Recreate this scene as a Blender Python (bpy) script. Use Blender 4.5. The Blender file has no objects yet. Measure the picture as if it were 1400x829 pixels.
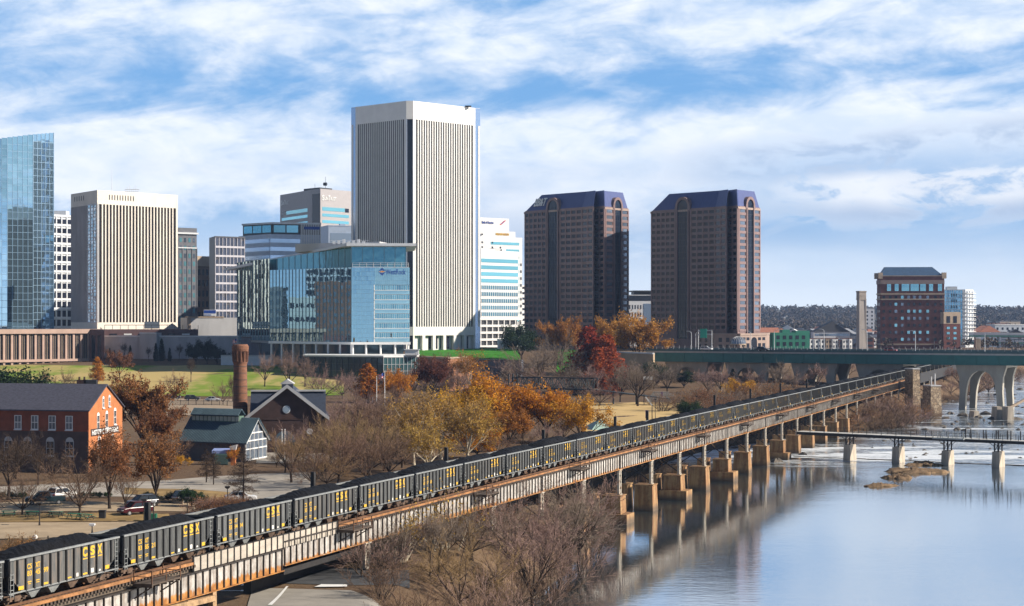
import bpy, math, random
import numpy as np
from mathutils import Vector, Matrix, noise as mnoise

R = math.radians
rng = random.Random(7)
SC = bpy.context.scene
COL = SC.collection

# ------------------------------------------------------------------ camera
FPX, CX, HY, CZ = 2512.0, 700.0, 440.0, 32.0        # focal length / principal column / horizon row (1400 px wide frame), eye height
cam_d = bpy.data.cameras.new("camera")
cam = bpy.data.objects.new("camera", cam_d)
COL.objects.link(cam)
cam.location = (0, 0, CZ)
cam.rotation_euler = (R(90), 0, 0)
cam_d.sensor_width = 36.0
cam_d.lens = 36.0 * FPX / 1400.0
cam_d.shift_y = (HY - 414.5) / 1400.0
cam_d.clip_start = 1.0
cam_d.clip_end = 30000.0
SC.camera = cam

# ------------------------------------------------------------------ sun, sky, exposure
SUN_EL, SUN_AZ = 31.0, 99.0          # azimuth clockwise from +Y (the view direction): light comes from the right
SUN_STRENGTH, SKY_STRENGTH, EXPOSURE = 5.0, 0.05, 0.6
sun_d = bpy.data.lights.new("sun", "SUN")
sun_d.energy = SUN_STRENGTH
sun_d.angle = R(0.5)
sun_d.color = (1.0, 0.90, 0.76)
sun = bpy.data.objects.new("sun", sun_d)
COL.objects.link(sun)
sdir = Vector((math.cos(R(SUN_EL)) * math.sin(R(SUN_AZ)), math.cos(R(SUN_EL)) * math.cos(R(SUN_AZ)), math.sin(R(SUN_EL))))
sun.rotation_euler = sdir.to_track_quat('Z', 'Y').to_euler()
sun.location = (300, -200, 400)

SC.view_settings.view_transform = 'Standard'
SC.view_settings.look = 'None'
SC.view_settings.exposure = EXPOSURE
SC.view_settings.gamma = 1.0
SC.view_settings.use_curve_mapping = False
SC.render.engine = 'CYCLES'
SC.cycles.use_denoising = True
SC.cycles.max_bounces = 6
SC.cycles.diffuse_bounces = 1
SC.cycles.glossy_bounces = 4
SC.cycles.transparent_max_bounces = 8
SC.cycles.volume_bounces = 0
SC.cycles.sample_clamp_indirect = 4.0


class NT:
    """tiny helper round a node tree"""
    def __init__(s, tree):
        s.t = tree
        s.n = tree.nodes
        s.l = tree.links

    def node(s, typ, **kw):
        n = s.n.new(typ)
        for k, v in kw.items():
            setattr(n, k, v)
        return n

    def put(s, n, i, v):
        if v is None:
            return
        if hasattr(v, 'is_linked') or hasattr(v, 'links'):
            s.l.new(v, n.inputs[i])
        else:
            n.inputs[i].default_value = v

    def math(s, op, a, b=None, c=None, clamp=False):
        n = s.node('ShaderNodeMath', operation=op, use_clamp=clamp)
        s.put(n, 0, a); s.put(n, 1, b); s.put(n, 2, c)
        return n.outputs[0]

    def mix(s, f, a, b, blend='MIX'):
        n = s.node('ShaderNodeMix', data_type='RGBA', blend_type=blend)
        s.put(n, 0, f)
        for i, v in ((6, a), (7, b)):
            if isinstance(v, (tuple, list)):
                v = tuple(v) + (1,) if len(v) == 3 else v
            s.put(n, i, v)
        return n.outputs[2]

    def smooth(s, x, lo, hi, a=0.0, b=1.0):
        n = s.node('ShaderNodeMapRange', interpolation_type='SMOOTHSTEP')
        s.put(n, 0, x); s.put(n, 1, lo); s.put(n, 2, hi); s.put(n, 3, a); s.put(n, 4, b)
        return n.outputs[0]

    def lin(s, x, lo, hi, a=0.0, b=1.0):
        n = s.node('ShaderNodeMapRange')
        s.put(n, 0, x); s.put(n, 1, lo); s.put(n, 2, hi); s.put(n, 3, a); s.put(n, 4, b)
        return n.outputs[0]

    def noise(s, vec, scale, detail=4.0, rough=0.55, dist=0.0):
        n = s.node('ShaderNodeTexNoise')
        s.put(n, 'Vector', vec); s.put(n, 'Scale', scale); s.put(n, 'Detail', detail)
        s.put(n, 'Roughness', rough); s.put(n, 'Distortion', dist)
        return n.outputs[0]

    def xyz(s, v):
        n = s.node('ShaderNodeSeparateXYZ')
        s.put(n, 0, v)
        return n.outputs[0], n.outputs[1], n.outputs[2]

    def vec(s, x, y, z):
        n = s.node('ShaderNodeCombineXYZ')
        s.put(n, 0, x); s.put(n, 1, y); s.put(n, 2, z)
        return n.outputs[0]


world = bpy.data.worlds.new("World")
SC.world = world
world.use_nodes = True
W = NT(world.node_tree)
W.n.clear()
wout = W.node('ShaderNodeOutputWorld')
sky = W.node('ShaderNodeTexSky', sky_type='NISHITA', sun_disc=False)
sky.sun_elevation = R(SUN_EL)
sky.sun_rotation = R(SUN_AZ)
sky.altitude = 20.0
sky.air_density = 1.0
sky.dust_density = 0.2
sky.ozone_density = 4.0
bg_sky = W.node('ShaderNodeBackground')

bg_sky.inputs[1].default_value = SKY_STRENGTH
# clouds: bands and heaps laid over the sky by compass direction (az) and height above the horizon (el)
tc = W.node('ShaderNodeTexCoord').outputs['Generated']
dx, dy, dz = W.xyz(tc)
az = W.math('ARCTAN2', dx, dy)
el = W.math('ARCSINE', dz)
aabs = W.math('ABSOLUTE', el)
ahead = W.math('MAXIMUM', W.smooth(dy, -0.40, 0.15), W.smooth(el, 0.09, 0.03))          # bright cloud ahead; unseen sky behind dimmed to deepen shade, low band for glass
blue = W.math('MULTIPLY', W.math('MULTIPLY', W.smooth(el, 0.50, 0.15), 0.7), ahead)
W.l.new(W.mix(blue, sky.outputs[0], tuple(c / SKY_STRENGTH for c in (0.145, 0.345, 0.67))), bg_sky.inputs[0])
# long soft streaks, leaning up to the right
tilt = W.math('MULTIPLY_ADD', az, -0.13, el)
n_str = W.noise(W.vec(W.math('MULTIPLY', az, 10.0), W.math('MULTIPLY', tilt, 30.0), 3.1), 1.0, 9.0, 0.60, 0.5)
n_big = W.noise(W.vec(W.math('MULTIPLY', az, 4.2), W.math('MULTIPLY', el, 17.0), 7.7), 1.0, 4.0, 0.5, 0.4)
n_puf = W.noise(W.vec(W.math('MULTIPLY', az, 26.0), W.math('MULTIPLY', el, 62.0), 1.3), 1.0, 9.0, 0.6, 0.35)
cov = W.node('ShaderNodeFloatCurve')
cm = cov.mapping.curves[0]
for i, (x, y) in enumerate(((0.0, 0.30), (0.12, 0.36), (0.24, 0.48), (0.36, 0.64), (0.50, 0.66), (0.62, 0.47), (0.74, 0.54), (1.0, 0.50))):
    if i < 2:
        cm.points[0 if i == 0 else 1].location = (x, y) if i == 0 else (1.0, 0.5)
    if i > 0 and x < 1.0:
        cm.points.new(x, y)
cov.mapping.update()
W.l.new(W.math('MULTIPLY', aabs, 1.0 / 0.20, clamp=True), cov.inputs['Value'])
cover = cov.outputs[0]
dens = W.math('ADD', W.math('ADD', W.math('MULTIPLY', n_str, 0.62), W.math('MULTIPLY', n_big, 0.42)), W.math('MULTIPLY', W.math('SUBTRACT', n_puf, 0.5), 0.30))
dens = W.math('ADD', dens, 0.085)
dens = W.math('ADD', dens, W.math('SUBTRACT', cover, 0.5))
veil = W.smooth(dens, 0.43, 0.73)
# a bank of heaped cloud low on the right with a grey underside
heap_line = W.math('MULTIPLY_ADD', W.noise(W.vec(W.math('MULTIPLY', az, 9.0), 0.0, 4.0), 1.0, 3.0), 0.030, 0.055)
d_el = W.math('SUBTRACT', el, heap_line)
heap_w = W.math('MULTIPLY', W.smooth(d_el, 0.024, 0.006), W.smooth(d_el, -0.030, -0.010))
heap_r = W.smooth(az, 0.05, 0.20)
heap = W.math('MULTIPLY', W.math('MULTIPLY', heap_w, heap_r), W.smooth(n_puf, 0.36, 0.56))
# grey streak higher on the right
g_el = W.math('SUBTRACT', el, W.math('MULTIPLY_ADD', az, 0.075, 0.075))
grey = W.math('MULTIPLY', W.math('MULTIPLY', W.smooth(W.math('ABSOLUTE', g_el), 0.020, 0.002), W.smooth(az, 0.04, 0.16)), W.smooth(n_puf, 0.34, 0.60))
lowgrey = W.math('MULTIPLY', W.smooth(el, 0.115, 0.045), W.smooth(n_big, 0.40, 0.70))
shade = W.math('MAXIMUM', W.math('MULTIPLY', grey, 0.85), W.math('MULTIPLY', lowgrey, 0.68))
shade = W.math('MAXIMUM', shade, W.math('MULTIPLY', W.math('MULTIPLY', heap, W.smooth(d_el, 0.004, -0.014)), 0.9))
fleck = W.smooth(n_puf, 0.30, 0.72)
c_white = W.mix(fleck, (0.54, 0.61, 0.71), (0.72, 0.735, 0.76))
c_cloud = W.mix(W.math('MULTIPLY', heap, 0.9), c_white, (0.78, 0.78, 0.78))
c_cloud = W.mix(shade, c_cloud, (0.27, 0.36, 0.52))
bg_cloud = W.node('ShaderNodeBackground')
W.l.new(c_cloud, bg_cloud.inputs[0])
bg_cloud.inputs[1].default_value = 1.0
calm = W.math('MULTIPLY', heap_r, W.smooth(el, 0.10, 0.075, 0.0, 0.55))
mask = W.math('MAXIMUM', W.math('MULTIPLY', W.math('MULTIPLY', veil, W.math('SUBTRACT', 1.0, calm)), 0.88), W.math('MAXIMUM', W.math('MULTIPLY', heap, 0.95), W.math('MULTIPLY', grey, 0.95)))
low = W.math('MULTIPLY', W.smooth(el, 0.080, 0.0), 0.95)
c_cloud = W.mix(W.math('MULTIPLY', low, W.math('SUBTRACT', 1.0, mask)), c_cloud, (0.66, 0.72, 0.78))
W.l.new(c_cloud, bg_cloud.inputs[0])
mask = W.math('MAXIMUM', mask, low)
mask = W.math('MULTIPLY', mask, W.smooth(el, 0.50, 0.20, 0.08, 1.0))
mask = W.math('MULTIPLY', mask, W.math('MULTIPLY_ADD', ahead, 0.95, 0.05))
mixw = W.node('ShaderNodeMixShader')
W.l.new(mask, mixw.inputs[0])
W.l.new(bg_sky.outputs[0], mixw.inputs[1])
W.l.new(bg_cloud.outputs[0], mixw.inputs[2])
W.l.new(mixw.outputs[0], wout.inputs[0])


# ------------------------------------------------------------------ small helpers
def X(px, Y): return (px - CX) * Y / FPX
def Z(py, Y): return CZ - (py - HY) * Y / FPX
def P(px, Y): return (X(px, Y), Y)


def sstep(a, b, x):
    t = min(1.0, max(0.0, (x - a) / (b - a)))
    return t * t * (3 - 2 * t)


def lerp_tab(tab, x):
    if x <= tab[0][0]:
        return tab[0][1]
    for (x0, y0), (x1, y1) in zip(tab, tab[1:]):
        if x <= x1:
            return y0 + (y1 - y0) * (x - x0) / (x1 - x0)
    return tab[-1][1]


SHORE = [(-400, -180), (0, -60), (150, -6), (206, 3), (230, 9), (262, 14), (285, 9), (310, 5), (350, 14), (450, 48), (520, 82), (545, 110), (562, 123),
         (600, 137), (660, 150), (765, 190), (900, 240), (1072, 296), (1400, 430), (2500, 900), (9000, 3400)]
PROF_L = [(0, 5.5), (330, 6), (460, 7), (600, 7.8), (620, 8.2), (755, 14.8), (800, 16), (900, 19), (1100, 19), (1500, 15), (2500, 14)]
PROF_R = [(0, 5), (330, 5.5), (650, 6.5), (720, 9), (840, 18.5), (930, 19), (1100, 15), (1500, 12), (2500, 12)]


def ground_z(x, y):
    t = sstep(-80, 30, x)
    z = lerp_tab(PROF_L, y) * (1 - t) + lerp_tab(PROF_R, y) * t
    if x > 60 and y < 1100:
        z += (lerp_tab([(0, 4), (700, 5), (900, 9), (1100, 13)], y) - z) * sstep(100, 190, x)
    if y > 2300:
        r = mnoise.noise(Vector((x / 900.0, y / 1500.0, 0.3))) * 9 + mnoise.noise(Vector((x / 260.0, y / 500.0, 2.3))) * 5
        z += sstep(2400, 4300, y) * (36 + r)
    z += 0.35 * mnoise.noise(Vector((x / 17.0, y / 17.0, 0.0)))
    d = lerp_tab(SHORE, y) - x
    w = lerp_tab([(0, 16), (260, 11), (300, 9), (540, 9), (580, 14), (2000, 30)], y)
    if y < 2600:
        z = -2.0 + (z + 2.0) * sstep(-1.5, w, d) if d < w else z
    return z


def on_ground(px, py):
    lo, hi = 60.0, 6000.0
    Y = lo
    prev = None
    while Y < hi:
        x = X(px, Y)
        if Z(py, Y) <= ground_z(x, Y):
            break
        prev = Y
        Y *= 1.01
    a, b = prev or lo, Y
    for _ in range(20):
        m = (a + b) / 2
        if Z(py, m) <= ground_z(X(px, m), m):
            b = m
        else:
            a = m
    return X(px, b), b, ground_z(X(px, b), b)


def tag(o, label=None, cat=None, group=None, kind=None):
    if label: o['label'] = label
    if cat: o['category'] = cat
    if group: o['group'] = group
    if kind: o['kind'] = kind
    return o


def empty(name, loc=(0, 0, 0), rz=0.0, label=None, cat=None, group=None):
    o = bpy.data.objects.new(name, None)
    o.empty_display_size = 0.5
    COL.objects.link(o)
    o.location = loc
    o.rotation_euler = (0, 0, rz)
    return tag(o, label, cat, group)


def kids(o):
    return KIDS.get(o.name, [])


KIDS = {}


def link(o, parent=None):
    COL.objects.link(o)
    if parent is not None:
        o.parent = parent
        KIDS.setdefault(parent.name, []).append(o)
    return o


def mesh_obj(name, me, parent=None, mats=None):
    o = bpy.data.objects.new(name, me)
    if mats:
        if not isinstance(mats, (list, tuple)):
            mats = [mats]
        for m in mats:
            me.materials.append(m)
    return link(o, parent)


def copy_tree(o, parent=None):
    c = o.copy()
    link(c, parent)
    for ch in kids(o):
        copy_tree(ch, c)
    return c


class MB:
    """collects shapes into one mesh"""
    def __init__(s):
        s.v, s.f, s.m = [], [], []

    def add(s, vs, fs, mi=0):
        b = len(s.v)
        s.v.extend(tuple(v) for v in vs)
        for f in fs:
            s.f.append(tuple(i + b for i in f))
            s.m.append(mi)

    def hexa(s, p, mi=0):
        """8 points: bottom ring 0-3, top ring 4-7"""
        s.add(p, [(3, 2, 1, 0), (4, 5, 6, 7), (0, 1, 5, 4), (1, 2, 6, 5), (2, 3, 7, 6), (3, 0, 4, 7)], mi)

    def box(s, x0, x1, y0, y1, z0, z1, mi=0):
        s.hexa([(x0, y0, z0), (x1, y0, z0), (x1, y1, z0), (x0, y1, z0), (x0, y0, z1), (x1, y0, z1), (x1, y1, z1), (x0, y1, z1)], mi)

    def bar(s, a, b, w, h=None, mi=0):
        """square bar from a to b"""
        h = h or w
        a, b = Vector(a), Vector(b)
        d = (b - a).normalized()
        up = Vector((0, 0, 1)) if abs(d.z) < 0.95 else Vector((1, 0, 0))
        sd = d.cross(up).normalized()
        u = sd.cross(d).normalized()
        q = [(-1, -1), (1, -1), (1, 1), (-1, 1)]
        s.hexa([a + sd * (i * w / 2) + u * (j * h / 2) for i, j in q] + [b + sd * (i * w / 2) + u * (j * h / 2) for i, j in q], mi)

    def tube(s, a, b, r0, r1=None, n=8, mi=0, cap=True):
        r1 = r0 if r1 is None else r1
        a, b = Vector(a), Vector(b)
        d = (b - a).normalized()
        up = Vector((0, 0, 1)) if abs(d.z) < 0.95 else Vector((1, 0, 0))
        sd = d.cross(up).normalized()
        u = sd.cross(d).normalized()
        ring = [(math.cos(2 * math.pi * i / n), math.sin(2 * math.pi * i / n)) for i in range(n)]
        vs = [a + (sd * c + u * t) * r0 for c, t in ring] + [b + (sd * c + u * t) * r1 for c, t in ring]
        fs = [(i, (i + 1) % n, n + (i + 1) % n, n + i) for i in range(n)]
        if cap:
            fs += [tuple(reversed(range(n))), tuple(range(n, 2 * n))]
        s.add(vs, fs, mi)

    def prism(s, pts, z0, z1, mi=0, top=None):
        """vertical prism over an (x, y) outline; z1 may be a list, top another outline"""
        n = len(pts)
        a = sum(pts[i][0] * pts[(i + 1) % n][1] - pts[(i + 1) % n][0] * pts[i][1] for i in range(n))
        t = top or pts
        zt = z1 if isinstance(z1, (list, tuple)) else [z1] * n
        idx = list(range(n)) if a > 0 else list(reversed(range(n)))
        vs = [(pts[i][0], pts[i][1], z0) for i in idx] + [(t[i][0], t[i][1], zt[i]) for i in idx]
        fs = [(i, (i + 1) % n, n + (i + 1) % n, n + i) for i in range(n)]
        fs += [tuple(reversed(range(n))), tuple(range(n, 2 * n))]
        s.add(vs, fs, mi)

    def extrude(s, prof, axis, a, b, mi=0):
        """closed outline in a vertical plane pushed along 'x' or 'y' from a to b; prof = [(t, z)]"""
        n = len(prof)
        if axis == 'y':
            vs = [(t, a, z) for t, z in prof] + [(t, b, z) for t, z in prof]
        else:
            vs = [(a, t, z) for t, z in prof] + [(b, t, z) for t, z in prof]
        fs = [(i, (i + 1) % n, n + (i + 1) % n, n + i) for i in range(n)]
        fs += [tuple(reversed(range(n))), tuple(range(n, 2 * n))]
        s.add(vs, fs, mi)

    def build(s, name, mats, parent=None, smooth=False, loc=None):
        me = bpy.data.meshes.new(name)
        me.from_pydata(s.v, [], s.f)
        o = mesh_obj(name, me, parent, mats)
        if any(s.m):
            me.polygons.foreach_set('material_index', s.m)
        if smooth:
            me.polygons.foreach_set('use_smooth', [True] * len(me.polygons))
        me.update()
        if loc: o.location = loc
        return o


def fix_normals(o):
    import bmesh
    bm = bmesh.new(); bm.from_mesh(o.data)
    bmesh.ops.recalc_face_normals(bm, faces=bm.faces)
    bm.to_mesh(o.data); bm.free()


# ------------------------------------------------------------------ materials
MATS = {}


def pm(name, col, rough=0.85, metal=0.0, var=0.18, scale=0.6, bump=0.0, bscale=4.0, stretch=(1, 1, 1), rnd=0.0, col2=None, spec=0.5, thresh=None):
    """procedural paint / stone / metal: two tones of the surface's own colour broken up by noise"""
    if name in MATS:
        return MATS[name]
    m = bpy.data.materials.new(name)
    m.use_nodes = True
    T = NT(m.node_tree)
    b = T.n['Principled BSDF']
    tc = T.node('ShaderNodeTexCoord').outputs['Object']
    mp = T.node('ShaderNodeMapping')
    T.put(mp, 'Vector', tc)
    mp.inputs['Scale'].default_value = stretch
    v = mp.outputs[0]
    n = T.noise(v, scale, 6.0, 0.62)
    if thresh:
        n = T.smooth(n, thresh[0], thresh[1])
    else:
        n = T.smooth(n, 0.28, 0.72)
    a = tuple(min(1, c * (1 - var)) for c in col)
    c2 = col2 or tuple(min(1, c * (1 + var)) for c in col)
    c = T.mix(n, a, c2)
    if rnd:
        oi = T.node('ShaderNodeObjectInfo').outputs['Random']
        hs = T.node('ShaderNodeHueSaturation')
        T.put(hs, 'Color', c)
        T.put(hs, 'Value', T.lin(oi, 0, 1, 1 - rnd, 1 + rnd))
        T.put(hs, 'Hue', T.lin(T.math('FRACT', T.math('MULTIPLY', oi, 7.31)), 0, 1, 0.5 - rnd * 0.04, 0.5 + rnd * 0.04))
        c = hs.outputs[0]
    T.l.new(c, b.inputs['Base Color'])
    b.inputs['Roughness'].default_value = rough
    b.inputs['Metallic'].default_value = metal
    b.inputs['Specular IOR Level'].default_value = spec
    if bump:
        bn = T.node('ShaderNodeBump')
        T.put(bn, 'Height', T.noise(v, bscale, 5.0, 0.6))
        bn.inputs['Strength'].default_value = bump
        bn.inputs['Distance'].default_value = 0.1
        T.l.new(bn.outputs[0], b.inputs['Normal'])
    MATS[name] = m
    return m


def glass(name, col=(0.30, 0.42, 0.50), metal=0.75, rough=0.04, wav=0.05, wscale=0.12, var=0.15):
    """coated facade glass: a tinted mirror with slight waves in the panes"""
    if name in MATS:
        return MATS[name]
    m = bpy.data.materials.new(name)
    m.use_nodes = True
    T = NT(m.node_tree)
    b = T.n['Principled BSDF']
    tc = T.node('ShaderNodeTexCoord').outputs['Object']
    rnd = T.node('ShaderNodeNewGeometry').outputs['Random Per Island']
    oi = T.node('ShaderNodeObjectInfo').outputs['Random']
    k = T.math('FRACT', T.math('ADD', rnd, oi))
    c = T.mix(k, tuple(x * (1 - var) for x in col), tuple(min(1, x * (1 + var)) for x in col))
    T.l.new(c, b.inputs['Base Color'])
    b.inputs['Metallic'].default_value = metal
    b.inputs['Roughness'].default_value = rough
    if metal < 0.2: b.inputs['Specular IOR Level'].default_value = 0.3
    bn = T.node('ShaderNodeBump')
    T.put(bn, 'Height', T.noise(tc, wscale, 2.0, 0.5))
    bn.inputs['Strength'].default_value = wav
    bn.inputs['Distance'].default_value = 1.0
    T.l.new(bn.outputs[0], b.inputs['Normal'])
    MATS[name] = m
    return m


# ------------------------------------------------------------------ lettering
TXT = {}


def text_geom(body, size, bold=0.0, extrude=0.03):
    key = (body, round(size, 3), bold, extrude)
    if key not in TXT:
        cu = bpy.data.curves.new("txt", 'FONT')
        cu.body = body
        cu.size = size
        cu.offset = bold
        cu.extrude = extrude
        cu.resolution_u = 3
        cu.align_x = 'LEFT'
        o = bpy.data.objects.new("txt", cu)
        COL.objects.link(o)
        dg = bpy.context.evaluated_depsgraph_get()
        me = bpy.data.meshes.new_from_object(o.evaluated_get(dg))
        vs = [tuple(v.co) for v in me.vertices]
        fs = [tuple(p.vertices) for p in me.polygons]
        bpy.data.objects.remove(o)
        bpy.data.curves.remove(cu)
        bpy.data.meshes.remove(me)
        TXT[key] = (vs, fs)
    return TXT[key]


def put_text(mb, body, size, origin, d, up=(0, 0, 1), bold=0.0, extrude=0.03, fit=None, mi=0):
    """lay text from origin along d; fit = (width, height) stretches it to a box"""
    vs, fs = text_geom(body, size, bold, extrude)
    d = Vector(d).normalized(); up = Vector(up).normalized(); n = d.cross(up)
    if fit:
        x0, x1 = min(v[0] for v in vs), max(v[0] for v in vs)
        y0, y1 = min(v[1] for v in vs), max(v[1] for v in vs)
        vs = [((v[0] - x0) / (x1 - x0) * fit[0], (v[1] - y0) / (y1 - y0) * fit[1], v[2]) for v in vs]
    o = Vector(origin)
    mb.add([o + d * v[0] + up * v[1] + n * v[2] for v in vs], fs, mi)
# ------------------------------------------------------------------ ground, water, sheets
def col_list():
    out = []
    d = 0.0
    st = 1.4
    while d < 4600:
        out.append(d)
        st = 1.4 if d < 16 else (4.0 if d < 120 else (9.0 if d < 420 else st * 1.25))
        d += st
    return [-x for x in reversed(out[1:])] + [0.0] + [1.4, 2.8, 6, 14, 40, 120, 400, 1200, 2600]


def build_ground():
    cols = col_list()
    rows = []
    y = -300.0
    while y < 5400:
        rows.append(y)
        y += 40 if y < 100 else (4.5 if y < 420 else (8 if y < 1000 else y * 0.022))
    vs, fs = [], []
    nc = len(cols)
    for y in rows:
        s = lerp_tab(SHORE, y)
        for c in cols:
            x = s + c
            vs.append((x, y, ground_z(x, y) ))
    for j in range(len(rows) - 1):
        for i in range(nc - 1):
            a = j * nc + i
            fs.append((a, a + 1, a + nc + 1, a + nc))
    me = bpy.data.meshes.new("ground")
    me.from_pydata(vs, [], fs)
    me.polygons.foreach_set('use_smooth', [True] * len(fs))
    m = bpy.data.materials.new("ground_earth")
    m.use_nodes = True
    T = NT(m.node_tree)
    b = T.n['Principled BSDF']
    pos = T.node('ShaderNodeTexCoord').outputs['Object']
    px, py, pz = T.xyz(pos)
    n1 = T.smooth(T.noise(pos, 0.045, 6, 0.6), 0.35, 0.65)
    n2 = T.smooth(T.noise(pos, 0.35, 6, 0.65), 0.3, 0.7)
    n3 = T.smooth(T.noise(pos, 2.6, 5, 0.7), 0.3, 0.7)
    c = T.mix(n1, (0.095, 0.058, 0.036), (0.15, 0.10, 0.06))
    c = T.mix(T.math('MULTIPLY', n2, 0.55), c, (0.085, 0.045, 0.030))
    c = T.mix(T.math('MULTIPLY', n3, 0.35), c, (0.26, 0.20, 0.13))
    mud = T.smooth(pz, 2.2, 0.2)
    c = T.mix(T.math('MULTIPLY', mud, 0.8), c, (0.075, 0.055, 0.038))
    far = T.smooth(py, 1500, 2600)
    c = T.mix(far, c, T.mix(T.noise(pos, 0.02, 5, 0.7), (0.045, 0.045, 0.035), (0.10, 0.085, 0.06)))
    T.l.new(c, b.inputs['Base Color'])
    b.inputs['Roughness'].default_value = 0.95
    b.inputs['Specular IOR Level'].default_value = 0.1
    bn = T.node('ShaderNodeBump')
    T.put(bn, 'Height', T.noise(pos, 1.7, 6, 0.7))
    bn.inputs['Strength'].default_value = 0.6
    bn.inputs['Distance'].default_value = 0.3
    T.l.new(bn.outputs[0], b.inputs['Normal'])
    o = mesh_obj("ground", me, None, m)
    tag(o, kind='structure')
    return o


def build_water():
    mb = MB()
    ys = [-300, 100, 300, 600, 1200, 2500, 5400]
    mb.add([(x, y, 0) for y in ys for x in (-400, 4600)], [(2 * i, 2 * i + 1, 2 * i + 3, 2 * i + 2) for i in range(len(ys) - 1)])
    m = bpy.data.materials.new("river_water")
    m.use_nodes = True
    T = NT(m.node_tree)
    b = T.n['Principled BSDF']
    pos = T.node('ShaderNodeTexCoord').outputs['Object']
    px, py, pz = T.xyz(pos)
    # ripples: stretched across the current
    w1 = T.noise(T.vec(T.math('MULTIPLY', px, 0.55), T.math('MULTIPLY', py, 0.9), 0.0), 1.0, 4, 0.55)
    w2 = T.noise(T.vec(T.math('MULTIPLY', px, 0.06), T.math('MULTIPLY', py, 0.10), 0.0), 1.0, 3, 0.5)
    calm = T.smooth(T.noise(T.vec(T.math('MULTIPLY', px, 0.02), T.math('MULTIPLY', py, 0.012), 3.0), 1.0, 3, 0.5), 0.35, 0.62, 0.5, 1.0)
    rap = T.math('MULTIPLY', T.smooth(py, 385, 425), T.smooth(py, 1500, 900))
    amp = T.math('ADD', T.math('MULTIPLY', calm, 0.26), T.math('MULTIPLY', rap, 1.3))
    h = T.math('ADD', T.math('MULTIPLY', w1, 0.16), T.math('MULTIPLY', w2, 0.22))
    bn = T.node('ShaderNodeBump')
    T.put(bn, 'Height', T.math('MULTIPLY', h, amp))
    bn.inputs['Strength'].default_value = 0.5
    bn.inputs['Distance'].default_value = 1.0
    T.l.new(bn.outputs[0], b.inputs['Normal'])
    # white water over the old dam and the ledges below it
    f1 = T.noise(T.vec(T.math('MULTIPLY', px, 0.035), T.math('MULTIPLY', py, 0.10), 1.0), 1.0, 7, 0.68, 0.8)
    f2 = T.noise(T.vec(T.math('MULTIPLY', px, 0.4), T.math('MULTIPLY', py, 1.0), 2.0), 1.0, 6, 0.7, 0.4)
    ledge = T.smooth(T.math('ABSOLUTE', T.math('SUBTRACT', py, T.math('MULTIPLY_ADD', px, 0.03, 440))), 45, 5)
    ff = T.math('ADD', T.math('MULTIPLY', f1, 0.7), T.math('MULTIPLY', f2, 0.42))
    ff = T.math('ADD', ff, T.math('MULTIPLY', ledge, 0.10))
    foam = T.math('MULTIPLY', T.smooth(ff, 0.54, 0.71), rap)
    c = T.mix(foam, (0.035, 0.055, 0.065), (0.72, 0.76, 0.80))
    T.l.new(c, b.inputs['Base Color'])
    T.l.new(T.math('MULTIPLY_ADD', foam, 0.6, 0.07), b.inputs['Roughness'])
    gl = T.node('ShaderNodeBsdfGlossy')
    gl.inputs['Color'].default_value = (0.90, 0.93, 0.95, 1)
    gl.inputs['Roughness'].default_value = 0.07
    T.l.new(bn.outputs[0], gl.inputs['Normal'])
    mx = T.node('ShaderNodeMixShader')
    T.l.new(T.math('MULTIPLY_ADD', foam, -0.58, 0.62), mx.inputs[0])
    T.l.new(b.outputs[0], mx.inputs[1]); T.l.new(gl.outputs[0], mx.inputs[2])
    T.l.new(mx.outputs[0], T.n['Material Output'].inputs[0])
    b.inputs['IOR'].default_value = 1.45
    b.inputs['Specular IOR Level'].default_value = 0.5
    b.inputs['Specular Tint'].default_value = (0.95, 0.98, 1.0, 1)
    o = mb.build("river_water", m)
    tag(o, kind='structure')


def sheet(name, poly, mat, nu=24, nv=8, off=0.06, kind='structure'):
    """a surface lying on the ground: quad of four picture corners carried down to the terrain"""
    g = [on_ground(*p) for p in poly]
    mb = MB()
    vs = []
    for j in range(nv + 1):
        for i in range(nu + 1):
            u, v = i / nu, j / nv
            x = (g[0][0] * (1 - u) + g[1][0] * u) * (1 - v) + (g[3][0] * (1 - u) + g[2][0] * u) * v
            y = (g[0][1] * (1 - u) + g[1][1] * u) * (1 - v) + (g[3][1] * (1 - u) + g[2][1] * u) * v
            if 0 < i < nu and 0 < j < nv or True:
                e = mnoise.noise(Vector((x * 0.11, y * 0.11, 5.0)))
                k = 1.2 if (j in (0, nv) or i in (0, nu)) else 0.0
                y += e * k
            vs.append((x, y, ground_z(x, y) + off))
    fs = [(j * (nu + 1) + i, j * (nu + 1) + i + 1, (j + 1) * (nu + 1) + i + 1, (j + 1) * (nu + 1) + i) for j in range(nv) for i in range(nu)]
    mb.add(vs, fs)
    o = mb.build(name, mat, smooth=True)
    fix_up(o)
    tag(o, kind=kind)
    return o


def fix_up(o):
    me = o.data
    if sum(p.normal.z for p in me.polygons) < 0:
        me.flip_normals()


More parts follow.
